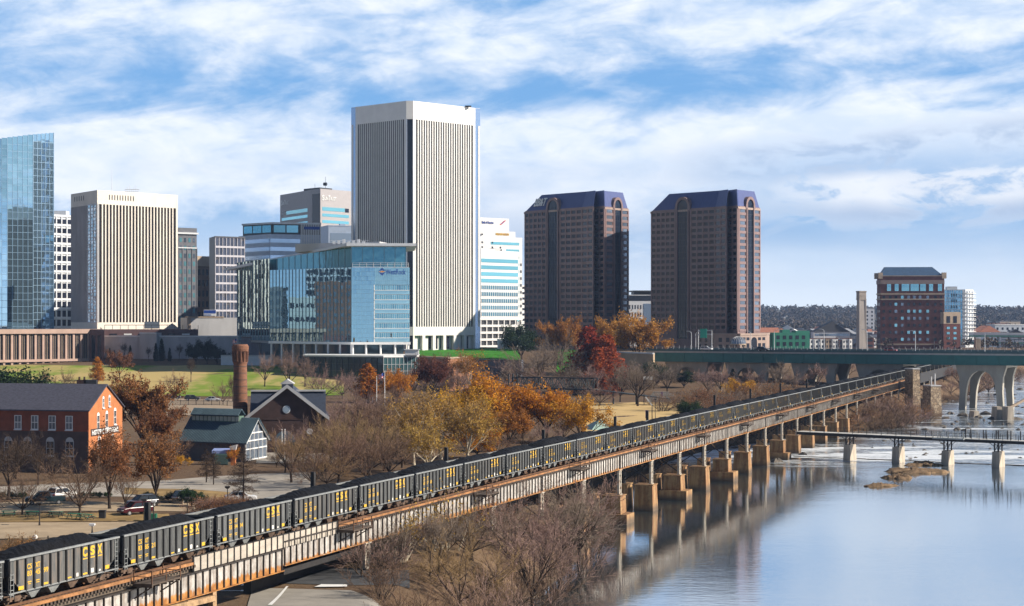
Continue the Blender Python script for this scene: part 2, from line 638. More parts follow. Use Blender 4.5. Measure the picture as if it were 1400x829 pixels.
build_ground()
build_water()
M_GRAVEL = pm('gravel_path', (0.36, 0.28, 0.19), 0.95, var=0.16, scale=0.25, bump=0.3, bscale=3, spec=0.1)
M_PAVE = pm('pale_paving', (0.33, 0.30, 0.26), 0.9, var=0.2, scale=0.2, spec=0.15)
M_DRYLAWN = pm('dry_lawn', (0.52, 0.40, 0.17), 0.95, var=0.15, scale=0.03, col2=(0.16, 0.24, 0.03), thresh=(0.46, 0.60), bump=0.3, spec=0.05, stretch=(1, 0.35, 1))
M_GREEN = pm('green_lawn', (0.045, 0.19, 0.02), 0.95, var=0.25, scale=0.2, bump=0.3, spec=0.05)
M_SAND = pm('straw_lawn', (0.50, 0.36, 0.17), 0.95, var=0.15, scale=0.08, bump=0.2, spec=0.05)
M_ASPH = pm('asphalt', (0.055, 0.058, 0.064), 0.85, var=0.2, scale=0.6, bump=0.2, bscale=10)
M_WALKC = pm('concrete_pavement', (0.27, 0.25, 0.22), 0.9, var=0.12, scale=0.5)
M_DRYG = pm('dry_verge', (0.27, 0.185, 0.085), 0.95, var=0.35, scale=0.3, bump=0.3, spec=0.05)
sheet('gravel_path', [(-60, 738), (330, 742), (250, 713), (-60, 716)], M_GRAVEL, 30, 6)
sheet('dry_verge', [(-60, 715), (235, 712), (230, 703), (-60, 703)], M_DRYG, 30, 4, 0.05)
sheet('car_park', [(-60, 702), (330, 700), (330, 688), (-60, 689)], M_GRAVEL, 30, 4)
sheet('plaza', [(-60, 676), (420, 686), (430, 646), (-60, 668)], M_PAVE, 40, 8, 0.05)
sheet('dry_verge', [(170, 676), (345, 690), (345, 676), (170, 668)], M_DRYG, 20, 4, 0.12)
sheet('plaza', [(350, 634), (470, 634), (470, 616), (350, 616)], M_PAVE, 12, 6, 0.07)
sheet('road', [(-60, 563), (330, 570), (330, 546), (-60, 544)], pm('tan_road', (0.30, 0.225, 0.15), 0.95, var=0.15, scale=0.1), 30, 5)
sheet('lawn', [(-60, 545), (470, 541), (470, 501), (-60, 500)], M_DRYLAWN, 60, 24, 0.10)
sheet('lawn', [(560, 495), (712, 494), (705, 477), (560, 477)], M_GREEN, 24, 8, 0.15)
sheet('lawn', [(760, 512), (815, 512), (805, 478), (765, 478)], M_GREEN, 12, 8, 0.12)
sheet('straw_lawn', [(800, 592), (960, 580), (930, 548), (800, 552)], M_SAND, 24, 8, 0.10)
sheet('road', [(240, 800), (560, 806), (560, 780), (240, 776)], M_ASPH, 20, 6, 0.05)
sheet('pavement', [(330, 860), (540, 850), (480, 808), (345, 806)], M_WALKC, 14, 8, 0.09)
# ------------------------------------------------------------------ building kit
class Face:
    """one wall plane: p0 -> p1 runs left to right as seen from outside"""
    def __init__(s, p0, p1):
        s.p0 = Vector((p0[0], p0[1], 0)); s.p1 = Vector((p1[0], p1[1], 0))
        s.d = (s.p1 - s.p0); s.w = s.d.length; s.d.normalize()
        s.n = Vector((s.d.y, -s.d.x, 0))
        s.rz = math.atan2(s.d.y, s.d.x)

    def at(s, u, z, out=0.0):
        p = s.p0 + s.d * u + s.n * out
        return Vector((p.x, p.y, z))


class Bld:
    def __init__(s, name, label, cat, pts, z0, wall, group=None):
        s.o = Vector((sum(p[0] for p in pts) / len(pts), sum(p[1] for p in pts) / len(pts), z0))
        s.root = empty(name, s.o, 0, label, cat, group)
        s.pts = [(p[0] - s.o.x, p[1] - s.o.y) for p in pts]
        s.z0 = z0
        s.wall = MB()
        s.wmat = wall if isinstance(wall, (list, tuple)) else [wall]
        s.rows = {}

    def z(s, zw): return zw - s.z0

    def face(s, i, j=None):
        j = (i + 1) % len(s.pts) if j is None else j
        return Face(s.pts[i], s.pts[j])

    def body(s, z1, z0=None, pts=None, mi=0, mb=None):
        (mb or s.wall).prism(pts or s.pts, s.z(z0) if z0 is not None else 0.0, s.z(z1) if not isinstance(z1, list) else [s.z(q) for q in z1], mi)

    def fbox(s, F, u0, u1, z0, z1, d0, d1, mi=0, mb=None):
        """box on a wall plane; z in world height"""
        z0, z1 = s.z(z0), s.z(z1)
        q = [F.at(u0, z0, d1), F.at(u1, z0, d1), F.at(u1, z0, d0), F.at(u0, z0, d0), F.at(u0, z1, d1), F.at(u1, z1, d1), F.at(u1, z1, d0), F.at(u0, z1, d0)]
        (mb or s.wall).hexa(q, mi)

    def pane(s, F, u0, u1, z0, z1, mat, name='window', out=0.06, label=None):
        p = F.at((u0 + u1) / 2, s.z((z0 + z1) / 2), out)
        s.rows.setdefault((name, mat.name), []).append((p, F.rz, round(u1 - u0, 2), round(z1 - z0, 2), mat))

    def grid(s, F, nc, nr, u0, u1, z0, z1, fw, fh, mat, name='window', out=0.06, skip=None):
        """nc x nr windows in the field u0..u1, z0..z1; fw, fh = glazed share of a cell"""
        cw, ch = (u1 - u0) / nc, (z1 - z0) / nr
        for i in range(nc):
            for j in range(nr):
                if skip and skip(i, j):
                    continue
                m = mat(i, j) if callable(mat) else mat
                s.pane(F, u0 + cw * (i + 0.5 - fw / 2), u0 + cw * (i + 0.5 + fw / 2), z0 + ch * (j + 0.5 - fh / 2), z0 + ch * (j + 0.5 + fh / 2), m, name, out)

    def curtain(s, F, nu, nz, u0, u1, z0, z1, mat, name='curtain_wall', out=0.12, tilt=0.004, mull=None, mw=0.14, ztop=None):
        """glass wall of separate panes, each hung very slightly out of true"""
        mb = MB()
        cw, ch = (u1 - u0) / nu, (z1 - z0) / nz
        for i in range(nu):
            for j in range(nz):
                a, b = u0 + cw * i, u0 + cw * (i + 1)
                c, d = z0 + ch * j, z0 + ch * (j + 1)
                if ztop:
                    c, d = z0 + (ztop((a + b) / 2) - z0) * j / nz, z0 + (ztop((a + b) / 2) - z0) * (j + 1) / nz
                t1, t2 = rng.gauss(0, tilt) * cw, rng.gauss(0, tilt) * ch
                mb.add([F.at(a, s.z(c), out), F.at(b, s.z(c), out + t1), F.at(b, s.z(d), out + t1 + t2), F.at(a, s.z(d), out + t2)], [(0, 1, 2, 3)])
        o = mb.build(name, mat, s.root)
        if mull:
            m2 = MB()
            for i in range(nu + 1):
                u = u0 + cw * i
                zt = ztop(u) if ztop else z1
                s.fbox(F, u - mw / 2, u + mw / 2, z0, zt, out - 0.05, out + 0.22, 0, m2)
            if not ztop:
                for j in range(nz + 1):
                    zz = z0 + ch * j
                    s.fbox(F, u0, u1, zz - mw / 2, zz + mw / 2, out - 0.05, out + 0.15, 0, m2)
            m2.build('mullion', mull, o)
        return o

    def part(s, name, mb, mat, parent=None, smooth=False):
        return mb.build(name, mat, parent or s.root, smooth)

    def sign(s, F, u, zw, body, size, mat, out=0.25, bold=0.0, fit=None, name='sign_lettering', mb=None):
        m = mb or MB()
        put_text(m, body, size, F.at(u, s.z(zw), out), F.d, (0, 0, 1), bold, 0.08, fit)
        return m.build(name, mat, s.root) if mb is None else None

    def done(s, roof=None):
        w = s.wall.build('wall', s.wmat, s.root)
        for (name, mn), L in s.rows.items():
            L.sort(key=lambda t: (t[0].y, t[0].z))
            total = sum(len(v) for (n2, _), v in s.rows.items() if n2 == name)
            quota = len(L) if total <= 100 else max(1, int(100 * len(L) / total))
            cache = {}
            for p, rz, w_, h_, mat in L[:quota]:
                k = (w_, h_)
                if k not in cache:
                    mb = MB()
                    mb.box(-w_ / 2, w_ / 2, -0.03, 0.10, -h_ / 2, h_ / 2)
                    c = mb.build(name, mat, s.root)
                    cache[k] = c
                    o = c
                else:
                    o = cache[k].copy()
                    link(o, s.root)
                o.location = p
                o.rotation_euler = (0, 0, rz)
            if len(L) > quota:
                mb = MB()
                for p, rz, w_, h_, mat in L[quota:]:
                    d = Vector((math.cos(rz), math.sin(rz), 0)); n = Vector((d.y, -d.x, 0))
                    q = []
                    for zz in (-h_ / 2, h_ / 2):
                        for a, o_ in ((-1, 0.03), (1, 0.03), (1, -0.10), (-1, -0.10)):
                            v = p + d * (a * w_ / 2) + n * o_
                            q.append((v.x, v.y, v.z + zz))
                    mb.hexa(q)
                o = mb.build(name, L[0][4], s.root)
                o['kind'] = 'stuff'
        return s.root


def chain(*pp):
    """(px, depth) pairs -> plan points"""
    return [P(px, Y) for px, Y in pp]


def para(pts):
    """close a left-corner-right chain into a parallelogram"""
    (ax, ay), (bx, by), (cx, cy) = pts
    return pts + [(ax + cx - bx, ay + cy - by)]


GLS = glass('facade_glass_dark', (0.014, 0.018, 0.032), 0.03, 0.16, 0.03)
G_BLUE = glass('facade_glass_blue', (0.48, 0.70, 0.84), 0.92, 0.03, 0.035, 0.10, 0.08)
G_TEAL = glass('facade_glass_teal', (0.20, 0.42, 0.50), 0.85, 0.05, 0.05, 0.15, 0.12)
G_STRIP = glass('strip_window_teal', (0.24, 0.60, 0.68), 0.7, 0.10, 0.05)
G_WIN = glass('window_glass', (0.016, 0.018, 0.030), 0.03, 0.16, 0.05, 0.5, 0.35)
G_GREY = glass('window_glass_grey', (0.16, 0.20, 0.26), 0.5, 0.10, 0.05, 0.5, 0.35)
M_WHITE = pm('white_precast', (0.76, 0.74, 0.71), 0.7, var=0.05, scale=0.2)
M_CREAM = pm('cream_precast', (0.68, 0.63, 0.555), 0.75, var=0.06, scale=0.2)
M_DKMET = pm('dark_metal', (0.035, 0.037, 0.042), 0.5, 0.3, var=0.2)
M_GREYC = pm('grey_concrete', (0.42, 0.42, 0.43), 0.85, var=0.15, scale=0.15, stretch=(1, 1, 0.4))
M_GRAN = pm('brown_granite', (0.200, 0.130, 0.128), 0.6, var=0.12, scale=0.3)
M_GRANL = pm('pink_granite', (0.34, 0.25, 0.21), 0.65, var=0.1, scale=0.3)
M_SLATE = pm('blue_standing_seam_roof', (0.045, 0.065, 0.19), 0.45, 0.2, var=0.12, scale=0.3, stretch=(4, 4, 0.3))
M_WPAINT = pm('white_paint', (0.80, 0.80, 0.79), 0.5, var=0.04)
M_BLUESIGN = pm('blue_sign_paint', (0.008, 0.055, 0.30), 0.5, var=0.05)
M_GOLD = pm('gold_sign_paint', (0.62, 0.36, 0.04), 0.5, var=0.05)
M_RED = pm('red_sign_paint', (0.65, 0.03, 0.04), 0.5, var=0.05)
M_LIGHTG = pm('light_grey_panel', (0.60, 0.62, 0.65), 0.55, var=0.06)
M_BLUEP = pm('blue_grey_panel', (0.34, 0.42, 0.56), 0.45, 0.1, var=0.08)
M_REDBR = pm('red_brick', (0.23, 0.064, 0.034), 0.9, var=0.22, scale=0.6, bump=0.2, bscale=6)  # shade of the long museum front is put into this darker red
M_DKBR = pm('dark_red_brick', (0.135, 0.048, 0.042), 0.9, var=0.2, scale=0.4)
M_BLKBR = pm('sooty_brick', (0.052, 0.027, 0.023), 0.9, var=0.25, scale=0.6)  # one even, very dark brick tone
M_TANST = pm('tan_stone', (0.40, 0.31, 0.23), 0.85, var=0.12, scale=0.4)


# ---- the white ribbed bank tower in the middle
def ribbed_tower():
    a = 46.0
    c1, c2 = P(555.5, 860), P(565, 860)
    u = Vector((math.cos(R(a)), math.sin(R(a)), 0)); v = Vector((-math.sin(R(a)), math.cos(R(a)), 0))
    A = Vector((c1[0], c1[1], 0)); B = Vector((c2[0], c2[1], 0))
    p0 = A + v * 36.0
    p3 = B + u * 41.0
    p4 = p3 + Vector((2.3, 1.5, 0))
    p7 = p0 + Vector((-2.2, 1.6, 0))
    pts = [(q.x, q.y) for q in (p0, A, B, p3, p4, p4 + v * 38, p7 + u * 42, p7)]
    z0 = 18.5
    zt = Z(138, 860)
    b = Bld('office_tower', 'tallest white office tower with thin vertical ribs and a plain white cap', 'tower', pts, z0, [M_WHITE, pm('bluish_stone', (0.40, 0.46, 0.58), 0.6, var=0.06)])
    zc, zb = Z(163, 860), Z(447, 862)
    zp = Z(459, 862)
    core = MB()
    b.body(zc + 0.5, zp, [(x * 0.985, y * 0.985) for x, y in b.pts], 0, core)
    b.part('core', core, M_DKMET)
    b.body(zt, zc); b.body(zb, zp)
    # penthouse plant and recessed lobby
    F = [b.face(i) for i in range(8)]
    stripm = glass('tower_strip_glass', (0.020, 0.017, 0.018), 0.05, 0.2)
    for fi in (0, 2, 4, 6):
        f = F[fi]
        n = 24
        mrg = 1.6
        pit = (f.w - 2 * mrg) / n
        b.fbox(f, 0, mrg, zb, zc, -1.2, 0.0); b.fbox(f, f.w - mrg, f.w, zb, zc, -1.2, 0.0)
        for i in range(n):
            uu = mrg + pit * i
            if i:
                b.fbox(f, uu - pit * 0.19, uu + pit * 0.19, zb, zc, -0.7, 0.0)
            if fi in (0, 2):
                b.pane(f, uu + pit * 0.19, uu + pit * 0.81, zb, zc, stripm, 'window_strip', -0.55)
    # chamfered corners: front one is a dark glazed slot with a stone edge, the others solid stone
    f = F[1]
    b.fbox(f, 0, f.w * 0.12, zb, zc, -0.8, 0, 1)
    b.fbox(f, f.w * 0.93, f.w, zb, zc, -0.8, 0, 1)
    b.pane(f, f.w * 0.12, f.w * 0.93, zb - 30, zc, GLS, 'corner_glazing', -0.4)
    m = MB()
    for k in (3, 5, 7): b.fbox(F[k], 0, F[k].w, z0, zt - 0.1, -0.8, 0.03, 0, m)
    b.part('corner_column', m, glass('corner_mirror', (0.42, 0.55, 0.78), 0.75, 0.18, 0.02))
    # ground floor: white piers and dark lobby glass
    lob = MB()
    b.body(zp, z0, [(x * 0.90, y * 0.90) for x, y in b.pts], 0, lob)
    b.part('lobby', lob, M_WHITE)
    fl = Face([q * 0.905 for q in b.pts[2]], [q * 0.905 for q in b.pts[3]])
    for u0, u1 in ((0.26, 0.42), (0.47, 0.63), (0.86, 0.97)):
        b.pane(fl, fl.w * u0, fl.w * u1, z0 + 0.6, zp - 0.5, G_WIN, 'lobby_window', 0.05)
    for fi in (0, 2):
        f = F[fi]
        for k in range(7):
            uu = f.w * k / 6
            b.fbox(f, max(0, uu - 0.9), min(f.w, uu + 0.9), z0, zp, -1.4, -0.02)
    pl = MB()
    q = [(x * 0.35 + 3, y * 0.35 + 3) for x, y in b.pts]
    pl.prism(q, b.z(zt), b.z(zt) + 0.8)
    x0, y0 = P(640, 885)
    pl.box(x0 - b.o.x - 1.5, x0 - b.o.x + 1.5, y0 - b.o.y - 1, y0 - b.o.y + 1, b.z(zt), b.z(zt) + 0.6)
    b.part('roof_plant', pl, M_DKMET)
    b.done()


ribbed_tower()


# ---- the shorter cream ribbed tower on the left
def cream_tower():
    pts = para(chain((97, 847), (133, 820), (243, 853)))
    z0 = 18.5
    zt, zc, zb = Z(260, 820), Z(279, 820), Z(441, 820)
    b = Bld('office_tower', 'broad cream office block with vertical ribs and rooftop aerials', 'tower', pts, z0, [M_CREAM, M_GREYC])
    core = MB(); b.body(zc + 0.5, z0, [(x * 0.97, y * 0.97) for x, y in b.pts], 0, core); b.part('core', core, M_DKMET)
    b.body(zt, zc); b.body(zb, z0)
    fr, fl = b.face(1), b.face(0)
    stripm = glass('tower_strip_brown', (0.022, 0.016, 0.014), 0.05, 0.2)
    n = 24
    pit = (fr.w - 2.0) / n
    b.fbox(fr, 0, 1.0, zb, zc, -0.9, 0); b.fbox(fr, fr.w - 1.0, fr.w, zb, zc, -0.9, 0)
    for i in range(n):
        uu = 1.0 + pit * i
        if i: b.fbox(fr, uu - pit * 0.18, uu + pit * 0.18, zb, zc, -0.6, 0)
        b.pane(fr, uu + pit * 0.18, uu + pit * 0.82, zb, zc, stripm, 'window_strip', -0.5)
    # left flank: ribs, then a bright mirrored stair bay next to the corner
    n = 12
    pit = fl.w * 0.58 / n
    for i in range(n + 1):
        uu = 0.2 + pit * i
        b.fbox(fl, uu - pit * 0.22, uu + pit * 0.22, zb, zc, -0.9, -0.02, 1)
        if i < n: b.pane(fl, uu + pit * 0.22, uu + pit * 0.78, zb, zc, stripm, 'window_strip', -0.6)
    b.fbox(fl, fl.w * 0.62, fl.w, zb, zc, -0.9, 0, 1)
    b.curtain(fl, 3, 36, fl.w * 0.65, fl.w * 0.97, zb, zc, glass('bay_mirror', (0.62, 0.66, 0.68), 0.8, 0.12, 0.3, 0.4), 'stair_bay', 0.1, 0.03, M_LIGHTG, 0.3)
    # slots in the parapet
    for i in range(10):
        uu = fr.w * (0.14 + 0.026 * i * 1.25)
        b.pane(fr, uu, uu + 0.55, Z(273.5, 825), Z(266.5, 825), M_DKMET, 'vent_slot', 0.02)
    for i in range(5):
        uu = fl.w * (0.14 + 0.085 * i)
        b.pane(fl, uu, uu + 0.7, Z(275, 838), Z(268.5, 838), M_DKMET, 'vent_slot', 0.02)
    # base: doors and roof terrace posts
    b.pane(fr, fr.w * 0.58, fr.w * 0.76, Z(449, 825), Z(440, 825), G_GREY, 'entrance_glazing', 0.3)
    b.done()
    t = MB()
    zr = b.z(zt)
    x0, y0 = P(153, 850); x0 -= b.o.x; y0 -= b.o.y
    t.tube((x0, y0, zr), (x0, y0, zr + 11.5), 0.16, 0.06, 6)
    b.part('aerial_mast', t, M_LIGHTG)
    t = MB()
    x0, y0 = P(180, 842); x0 -= b.o.x; y0 -= b.o.y
    for k in range(7):
        xx = x0 - 3 + k
        t.tube((xx, y0, zr), (xx, y0, zr + 2.0 + 1.8 * ((k * 7) % 3) / 2), 0.12, 0.1, 5)
    for zz in (0.9, 1.9): t.bar((x0 - 3.2, y0, zr + zz), (x0 + 3.2, y0, zr + zz), 0.16)
    t.bar((x0 - 3.2, y0 + 2, zr + 1.9), (x0 + 3.2, y0 + 2, zr + 1.9), 0.16)
    b.part('aerial_frame', t, M_LIGHTG)


cream_tower()


# ---- tall blue glass tower cut by the left edge
def glass_tower():
    front = chain((-70, 880), (-28, 884), (10, 889), (45, 896), (73, 905))
    pts = front + [(front[-1][0] - 22, front[-1][1] + 38), (front[0][0] - 25, front[0][1] + 35)]
    z0 = 19.0
    b = Bld('glass_tower', 'blue mirrored glass tower with a sloping top cut by the left edge', 'tower', pts, z0, [pm('tower_frame', (0.35, 0.42, 0.5), 0.4, 0.3, var=0.05)])
    zf = lambda px: Z(191.6 - 0.175 * px, 895)
    tops = [zf(px) for px in (-70, -28, 10, 45, 73)] + [zf(60), zf(-60)]
    b.wall.prism([(x, y) for x, y in b.pts], 0, [b.z(t) - 1.0 for t in tops])
    pxs = (-70, -28, 10, 45, 73)
    fr = pm('mullion_blue', (0.30, 0.45, 0.60), 0.4, 0.4, var=0.05)
    for i in range(4):
        f = b.face(i)
        za, zb_ = tops[i], tops[i + 1]
        n = max(3, round(f.w / 2.6))
        b.curtain(f, n, 30, 0, f.w, z0 + 4, zb_, G_BLUE, 'curtain_wall', 0.12, 0.0035, fr, 0.16, lambda u, za=za, zb_=zb_, w=f.w: za + (zb_ - za) * u / w)
        m2 = MB()
        for j in range(1, 30):
            zz = z0 + 4 + (min(za, zb_) - z0 - 4) * j / 30
            b.fbox(f, 0, f.w, zz - 0.08, zz + 0.08, 0.05, 0.24, 0, m2)
        b.part('floor_line', m2, fr)
    f = b.face(4)
    b.curtain(f, 8, 30, 0, f.w, z0 + 4, tops[4], G_BLUE, 'curtain_wall', 0.12, 0.0035, fr, 0.16)
    b.done()


glass_tower()


# ---- the office block with a grid of dark windows behind it
def grid_block():
    pts = para(chain((40, 1000), (62, 985), (98, 1000)))
    z0 = 19.0
    zt = Z(294, 985)
    b = Bld('office_block', 'narrow white office block with square dark windows behind the glass tower', 'office block', pts, z0, [M_LIGHTG, M_GREYC])
    b.body(zt)
    f = b.face(1)
    for i in range(6): b.fbox(f, f.w * i / 5 - 0.35, f.w * i / 5 + 0.35, z0, zt, 0, 0.5)
    for j in range(15): b.fbox(f, 0, f.w, z0 + (zt - z0) * j / 14 - 0.6, z0 + (zt - z0) * j / 14 + 0.6, 0, 0.44)
    b.grid(f, 5, 14, 0, f.w, z0, zt - 1, 0.72, 0.66, G_WIN, out=0.1)
    f = b.face(0)
    b.grid(f, 3, 14, 0, f.w, z0, zt - 1, 0.6, 0.5, G_WIN)
    b.done()
    t = MB()
    x0, y0 = P(80, 1005)
    t.box(x0 - b.o.x - 4, x0 - b.o.x + 5, y0 - b.o.y - 4, y0 - b.o.y + 4, b.z(zt), b.z(zt) + 3.2)
    b.part('plant_room', t, M_LIGHTG)


grid_block()


# ---- older buildings between the cream tower and the glass headquarters
def old_blocks():
    pts = para(chain((236, 985), (243, 965), (269, 972)))
    z0, zt = 19.0, Z(320, 965)
    b = Bld('office_block', 'dark stone office block with a cornice right of the cream ribbed tower', 'office block', pts, z0, [pm('dark_stone', (0.13, 0.135, 0.155), 0.8, var=0.15), M_LIGHTG])
    b.body(zt)
    f = b.face(1)
    b.fbox(f, -0.6, f.w + 0.6, zt, zt + 0.9, -8, 0.9, 1); b.fbox(f, 0, f.w, zt - 7.5, zt - 6.9, 0, 0.4, 1)
    b.fbox(f, 0, f.w, zt + 0.9, zt + 3.3, -8, 0.2)
    b.grid(f, 4, 14, 0.4, f.w - 0.4, z0, zt - 1, 0.5, 0.55, lambda i, j: G_STRIP if (i + j) % 2 else G_GREY)
    for i in range(5): b.fbox(f, f.w * i / 4 - 0.25, f.w * i / 4 + 0.25, z0, zt - 7, 0, 0.3)
    b.done()
    pts = para(chain((262, 1040), (269, 1020), (297, 1032)))
    z0, zt = 19.0, Z(362, 1020)
    b = Bld('office_block', 'small brown stone block with a tan stepped top beside the dark stone one', 'office block', pts, z0, [pm('brown_stone', (0.17, 0.115, 0.085), 0.85, var=0.15), M_TANST])
    b.body(zt)
    f = b.face(1)
    b.fbox(f, -0.4, f.w * 0.62, zt, zt + 4.8, -7, 0.2, 1)
    b.fbox(f, -0.3, f.w + 0.3, zt - 0.8, zt + 0.01, -7, 0.6, 1)
    b.grid(f, 5, 7, 0.3, f.w - 0.3, z0 + 2, zt - 1.2, 0.5, 0.55, G_WIN)
    b.grid(f, 5, 1, 0.3, f.w * 0.6, zt + 1, zt + 4, 0.5, 0.7, G_GREY)
    b.done()
    # dark block with a broken white grid
    pts = para(chain((286, 880), (294, 862), (334, 872)))
    z0, zt = 19.0, Z(323, 862)
    b = Bld('office_block', 'dark glass office block with a thin white grid left of the glass headquarters', 'office block', pts, z0, [pm('charcoal_panel', (0.05, 0.05, 0.065), 0.5, var=0.1)])
    b.body(zt)
    f = b.face(1)
    fr = pm('pale_frame', (0.48, 0.47, 0.52), 0.6, var=0.1)
    b.curtain(f, 8, 12, 0, f.w, z0 + 1, zt - 0.8, glass('block_mirror', (0.10, 0.11, 0.15), 0.55, 0.06, 0.3, 0.3), 'curtain_wall', 0.12, 0.03)
    for j in range(12):
        m = MB(); zz = z0 + 1 + (zt - z0 - 1.8) * j / 12
        b.fbox(f, 0, f.w, zz - 0.35, zz + 0.55, 0.1, 0.45, 0, m); b.part('spandrel', m, fr)
    m = MB()
    for i in range(9): b.fbox(f, f.w * i / 8 - 0.12, f.w * i / 8 + 0.12, z0 + 1, zt, 0.1, 0.40, 0, m)
    b.part('mullion', m, fr)
    b.fbox(f, -0.2, f.w + 0.2, zt - 0.7, zt, 0, 0.5)
    b.done()
    # long low concrete hall in front
    pts = para(chain((247, 850), (256, 830), (332, 838)))
    z0, zt = 17.0, Z(434.5, 830)
    b = Bld('concrete_hall', 'windowless grey concrete hall with a pale roof edge behind the blue walls', 'building', pts, z0, [M_GREYC, M_TANST])
    b.body(zt); f = b.face(1)
    b.fbox(f, -0.2, f.w * 0.66, zt, zt + 0.5, -6, 0.25, 1)
    b.fbox(f, 0, 1.6, z0, zt - 0.1, 0, 0.3, 1)
    for k in range(3): b.pane(f, 0.3 + k * 0.5, 0.6 + k * 0.5, zt - 5, zt - 3.4, G_WIN, 'window', 0.35)
    b.done()
    # blue-and-white billboard on its own frame
    x0, y0 = P(287, 855)
    zz = Z(432, 855)
    r = empty('billboard', (x0, y0, zz - 10), 0, 'small blue and white billboard above the concrete hall', 'billboard')
    m = MB(); m.box(-2.9, 2.9, -0.2, 0.2, 10, 12.8); m.build('panel', M_WPAINT, r)
    m = MB(); m.box(-2.8, 2.8, -0.25, -0.19, 11.1, 12.6); m.box(-2.8, 0.6, -0.25, -0.19, 10.25, 10.6); m.build('print', M_BLUESIGN, r)
    m = MB(); m.tube((-1.6, 0.1, 0), (-1.6, 0.1, 10), 0.15); m.tube((1.6, 0.1, 0), (1.6, 0.1, 10), 0.15); m.build('frame_post', M_DKMET, r)


old_blocks()


# ---- blue-grey glass offices behind the headquarters, and the bank tower with strip windows
def mid_blocks():
    pts = para(chain((326, 910), (369, 885), (411, 893)))
    z0, zt = 19.0, Z(320, 885)
    b = Bld('office_block', 'pale blue glass office block below a dark overhanging roof storey', 'office block', pts, z0, [M_BLUEP, M_LIGHTG, M_DKMET])
    b.body(zt)
    for fi, mt in ((0, M_BLUEP), (1, M_LIGHTG)):
        f = b.face(fi)
        for j in range(12):
            zz = zt - 2.2 - j * 4.0
            b.pane(f, 0.2, f.w - 0.2, zz - 1.9, zz, glass('milk_blue_glass', (0.42, 0.55, 0.75), 0.6, 0.15, 0.03), 'window_strip', 0.06)
    # roof storey
    pts2 = [P(332, 905), P(372, 890), P(438, 896), P(425, 930), P(360, 935)]
    up = MB(); b.wall.prism([(x - b.o.x, y - b.o.y) for x, y in pts2], b.z(zt), b.z(Z(304.5, 890)), 2)
    f = Face((pts2[0][0] - b.o.x, pts2[0][1] - b.o.y), (pts2[2][0] - b.o.x, pts2[2][1] - b.o.y))
    f1 = Face((pts2[0][0] - b.o.x, pts2[0][1] - b.o.y), (pts2[1][0] - b.o.x, pts2[1][1] - b.o.y))
    f2 = Face((pts2[1][0] - b.o.x, pts2[1][1] - b.o.y), (pts2[2][0] - b.o.x, pts2[2][1] - b.o.y))
    for ff in (f1, f2):
        b.fbox(ff, -0.3, ff.w + 0.3, Z(306.5, 890), Z(304, 890), -1, 0.5, 1)
    b.grid(f1, 3, 1, 0.5, f1.w - 0.5, zt + 0.8, Z(307.5, 890), 0.9, 0.9, G_TEAL, 'clerestory_window')
    b.grid(f2, 2, 1, 0.5, f2.w * 0.55, zt + 0.8, Z(307.5, 890), 0.9, 0.9, G_TEAL, 'clerestory_window')
    m = MB()
    for i in range(12):
        u = f2.w * 0.60 + i * f2.w * 0.40 / 11
        b.fbox(f2, u - 0.22, u + 0.22, Z(338, 890), Z(304, 890), 0.15, 0.6, 0, m)
    b.part('louvre', m, M_LIGHTG)
    b.fbox(f2, f2.w * 0.60, f2.w, Z(345, 890), zt, -6, 0.1, 0)
    m = MB(); b.fbox(f2, f2.w * 0.66, f2.w * 0.98, Z(313.5, 890), Z(309.5, 890), 0.62, 0.8, 0, m); b.part('sign_panel', m, M_BLUESIGN)
    b.done()

    pts = chain((383, 1050), (425, 1008), (438, 1000), (481, 1020))
    pts = pts + [(pts[3][0] - 20, pts[3][1] + 45), (pts[0][0] + 18, pts[0][1] + 40)]
    z0 = 19.0
    zl, zc, zr = Z(265.5, 1050), Z(258, 1004), Z(264, 1020)
    b = Bld('bank_tower', 'grey bank tower with teal strip windows and white lettering on two sides', 'tower', pts, z0, [pm('grey_granite', (0.37, 0.35, 0.36), 0.7, var=0.05), M_DKMET])
    zt = zc - 0.4
    b.body(zt)
    f0, f1, f2 = b.face(0), b.face(1), b.face(2)
    for f in (f0, f2):
        for k in range(16):
            zz = zt - 9.8 - k * 3.55
            if zz < z0 + 4: break
            u0, u1 = f.w * 0.06, f.w * 0.90
            if k == 0:
                if f is f0:
                    b.pane(f, u0, f.w * 0.2, zz - 2.2, zz, GLS, 'dark_window', 0.08); u0 = f.w * 0.21
                else:
                    b.pane(f, f.w * 0.78, u1, zz - 2.2, zz, GLS, 'dark_window', 0.08); u1 = f.w * 0.77
                b.pane(f, u0, u1, zz - 2.0, zz, G_STRIP, 'window_strip', 0.06)
            else:
                b.pane(f, u0, u1, zz - 1.6, zz, G_STRIP, 'window_strip', 0.06)
    b.pane(f1, f1.w * 0.15, f1.w * 0.95, z0, zt - 2.5, GLS, 'corner_glazing', 0.06)
    for f, u, sz in ((f0, f0.w * 0.05, 4.2), (f2, f2.w * 0.05, 4.2)):
        m = MB()
        uu = u
        put_text(m, "S", 1, f.at(uu, b.z(zt - 6.2), 0.2), f.d, (0, 0, 1), 0.02, 0.05, (1.7, 2.9)); uu += 1.95
        put_text(m, "UN", 1, f.at(uu, b.z(zt - 6.0), 0.2), f.d, (0, 0, 1), 0.02, 0.05, (2.7, 2.0)); uu += 2.95
        put_text(m, "T", 1, f.at(uu, b.z(zt - 6.2), 0.2), f.d, (0, 0, 1), 0.02, 0.05, (1.5, 2.9)); uu += 1.7
        put_text(m, "RUST", 1, f.at(uu, b.z(zt - 6.0), 0.2), f.d, (0, 0, 1), 0.02, 0.05, (4.6, 2.0))
        b.part('sign_lettering', m, M_WPAINT)
    b.done()
    m = MB()
    x0, y0 = P(436, 1012); x0 -= b.o.x; y0 -= b.o.y
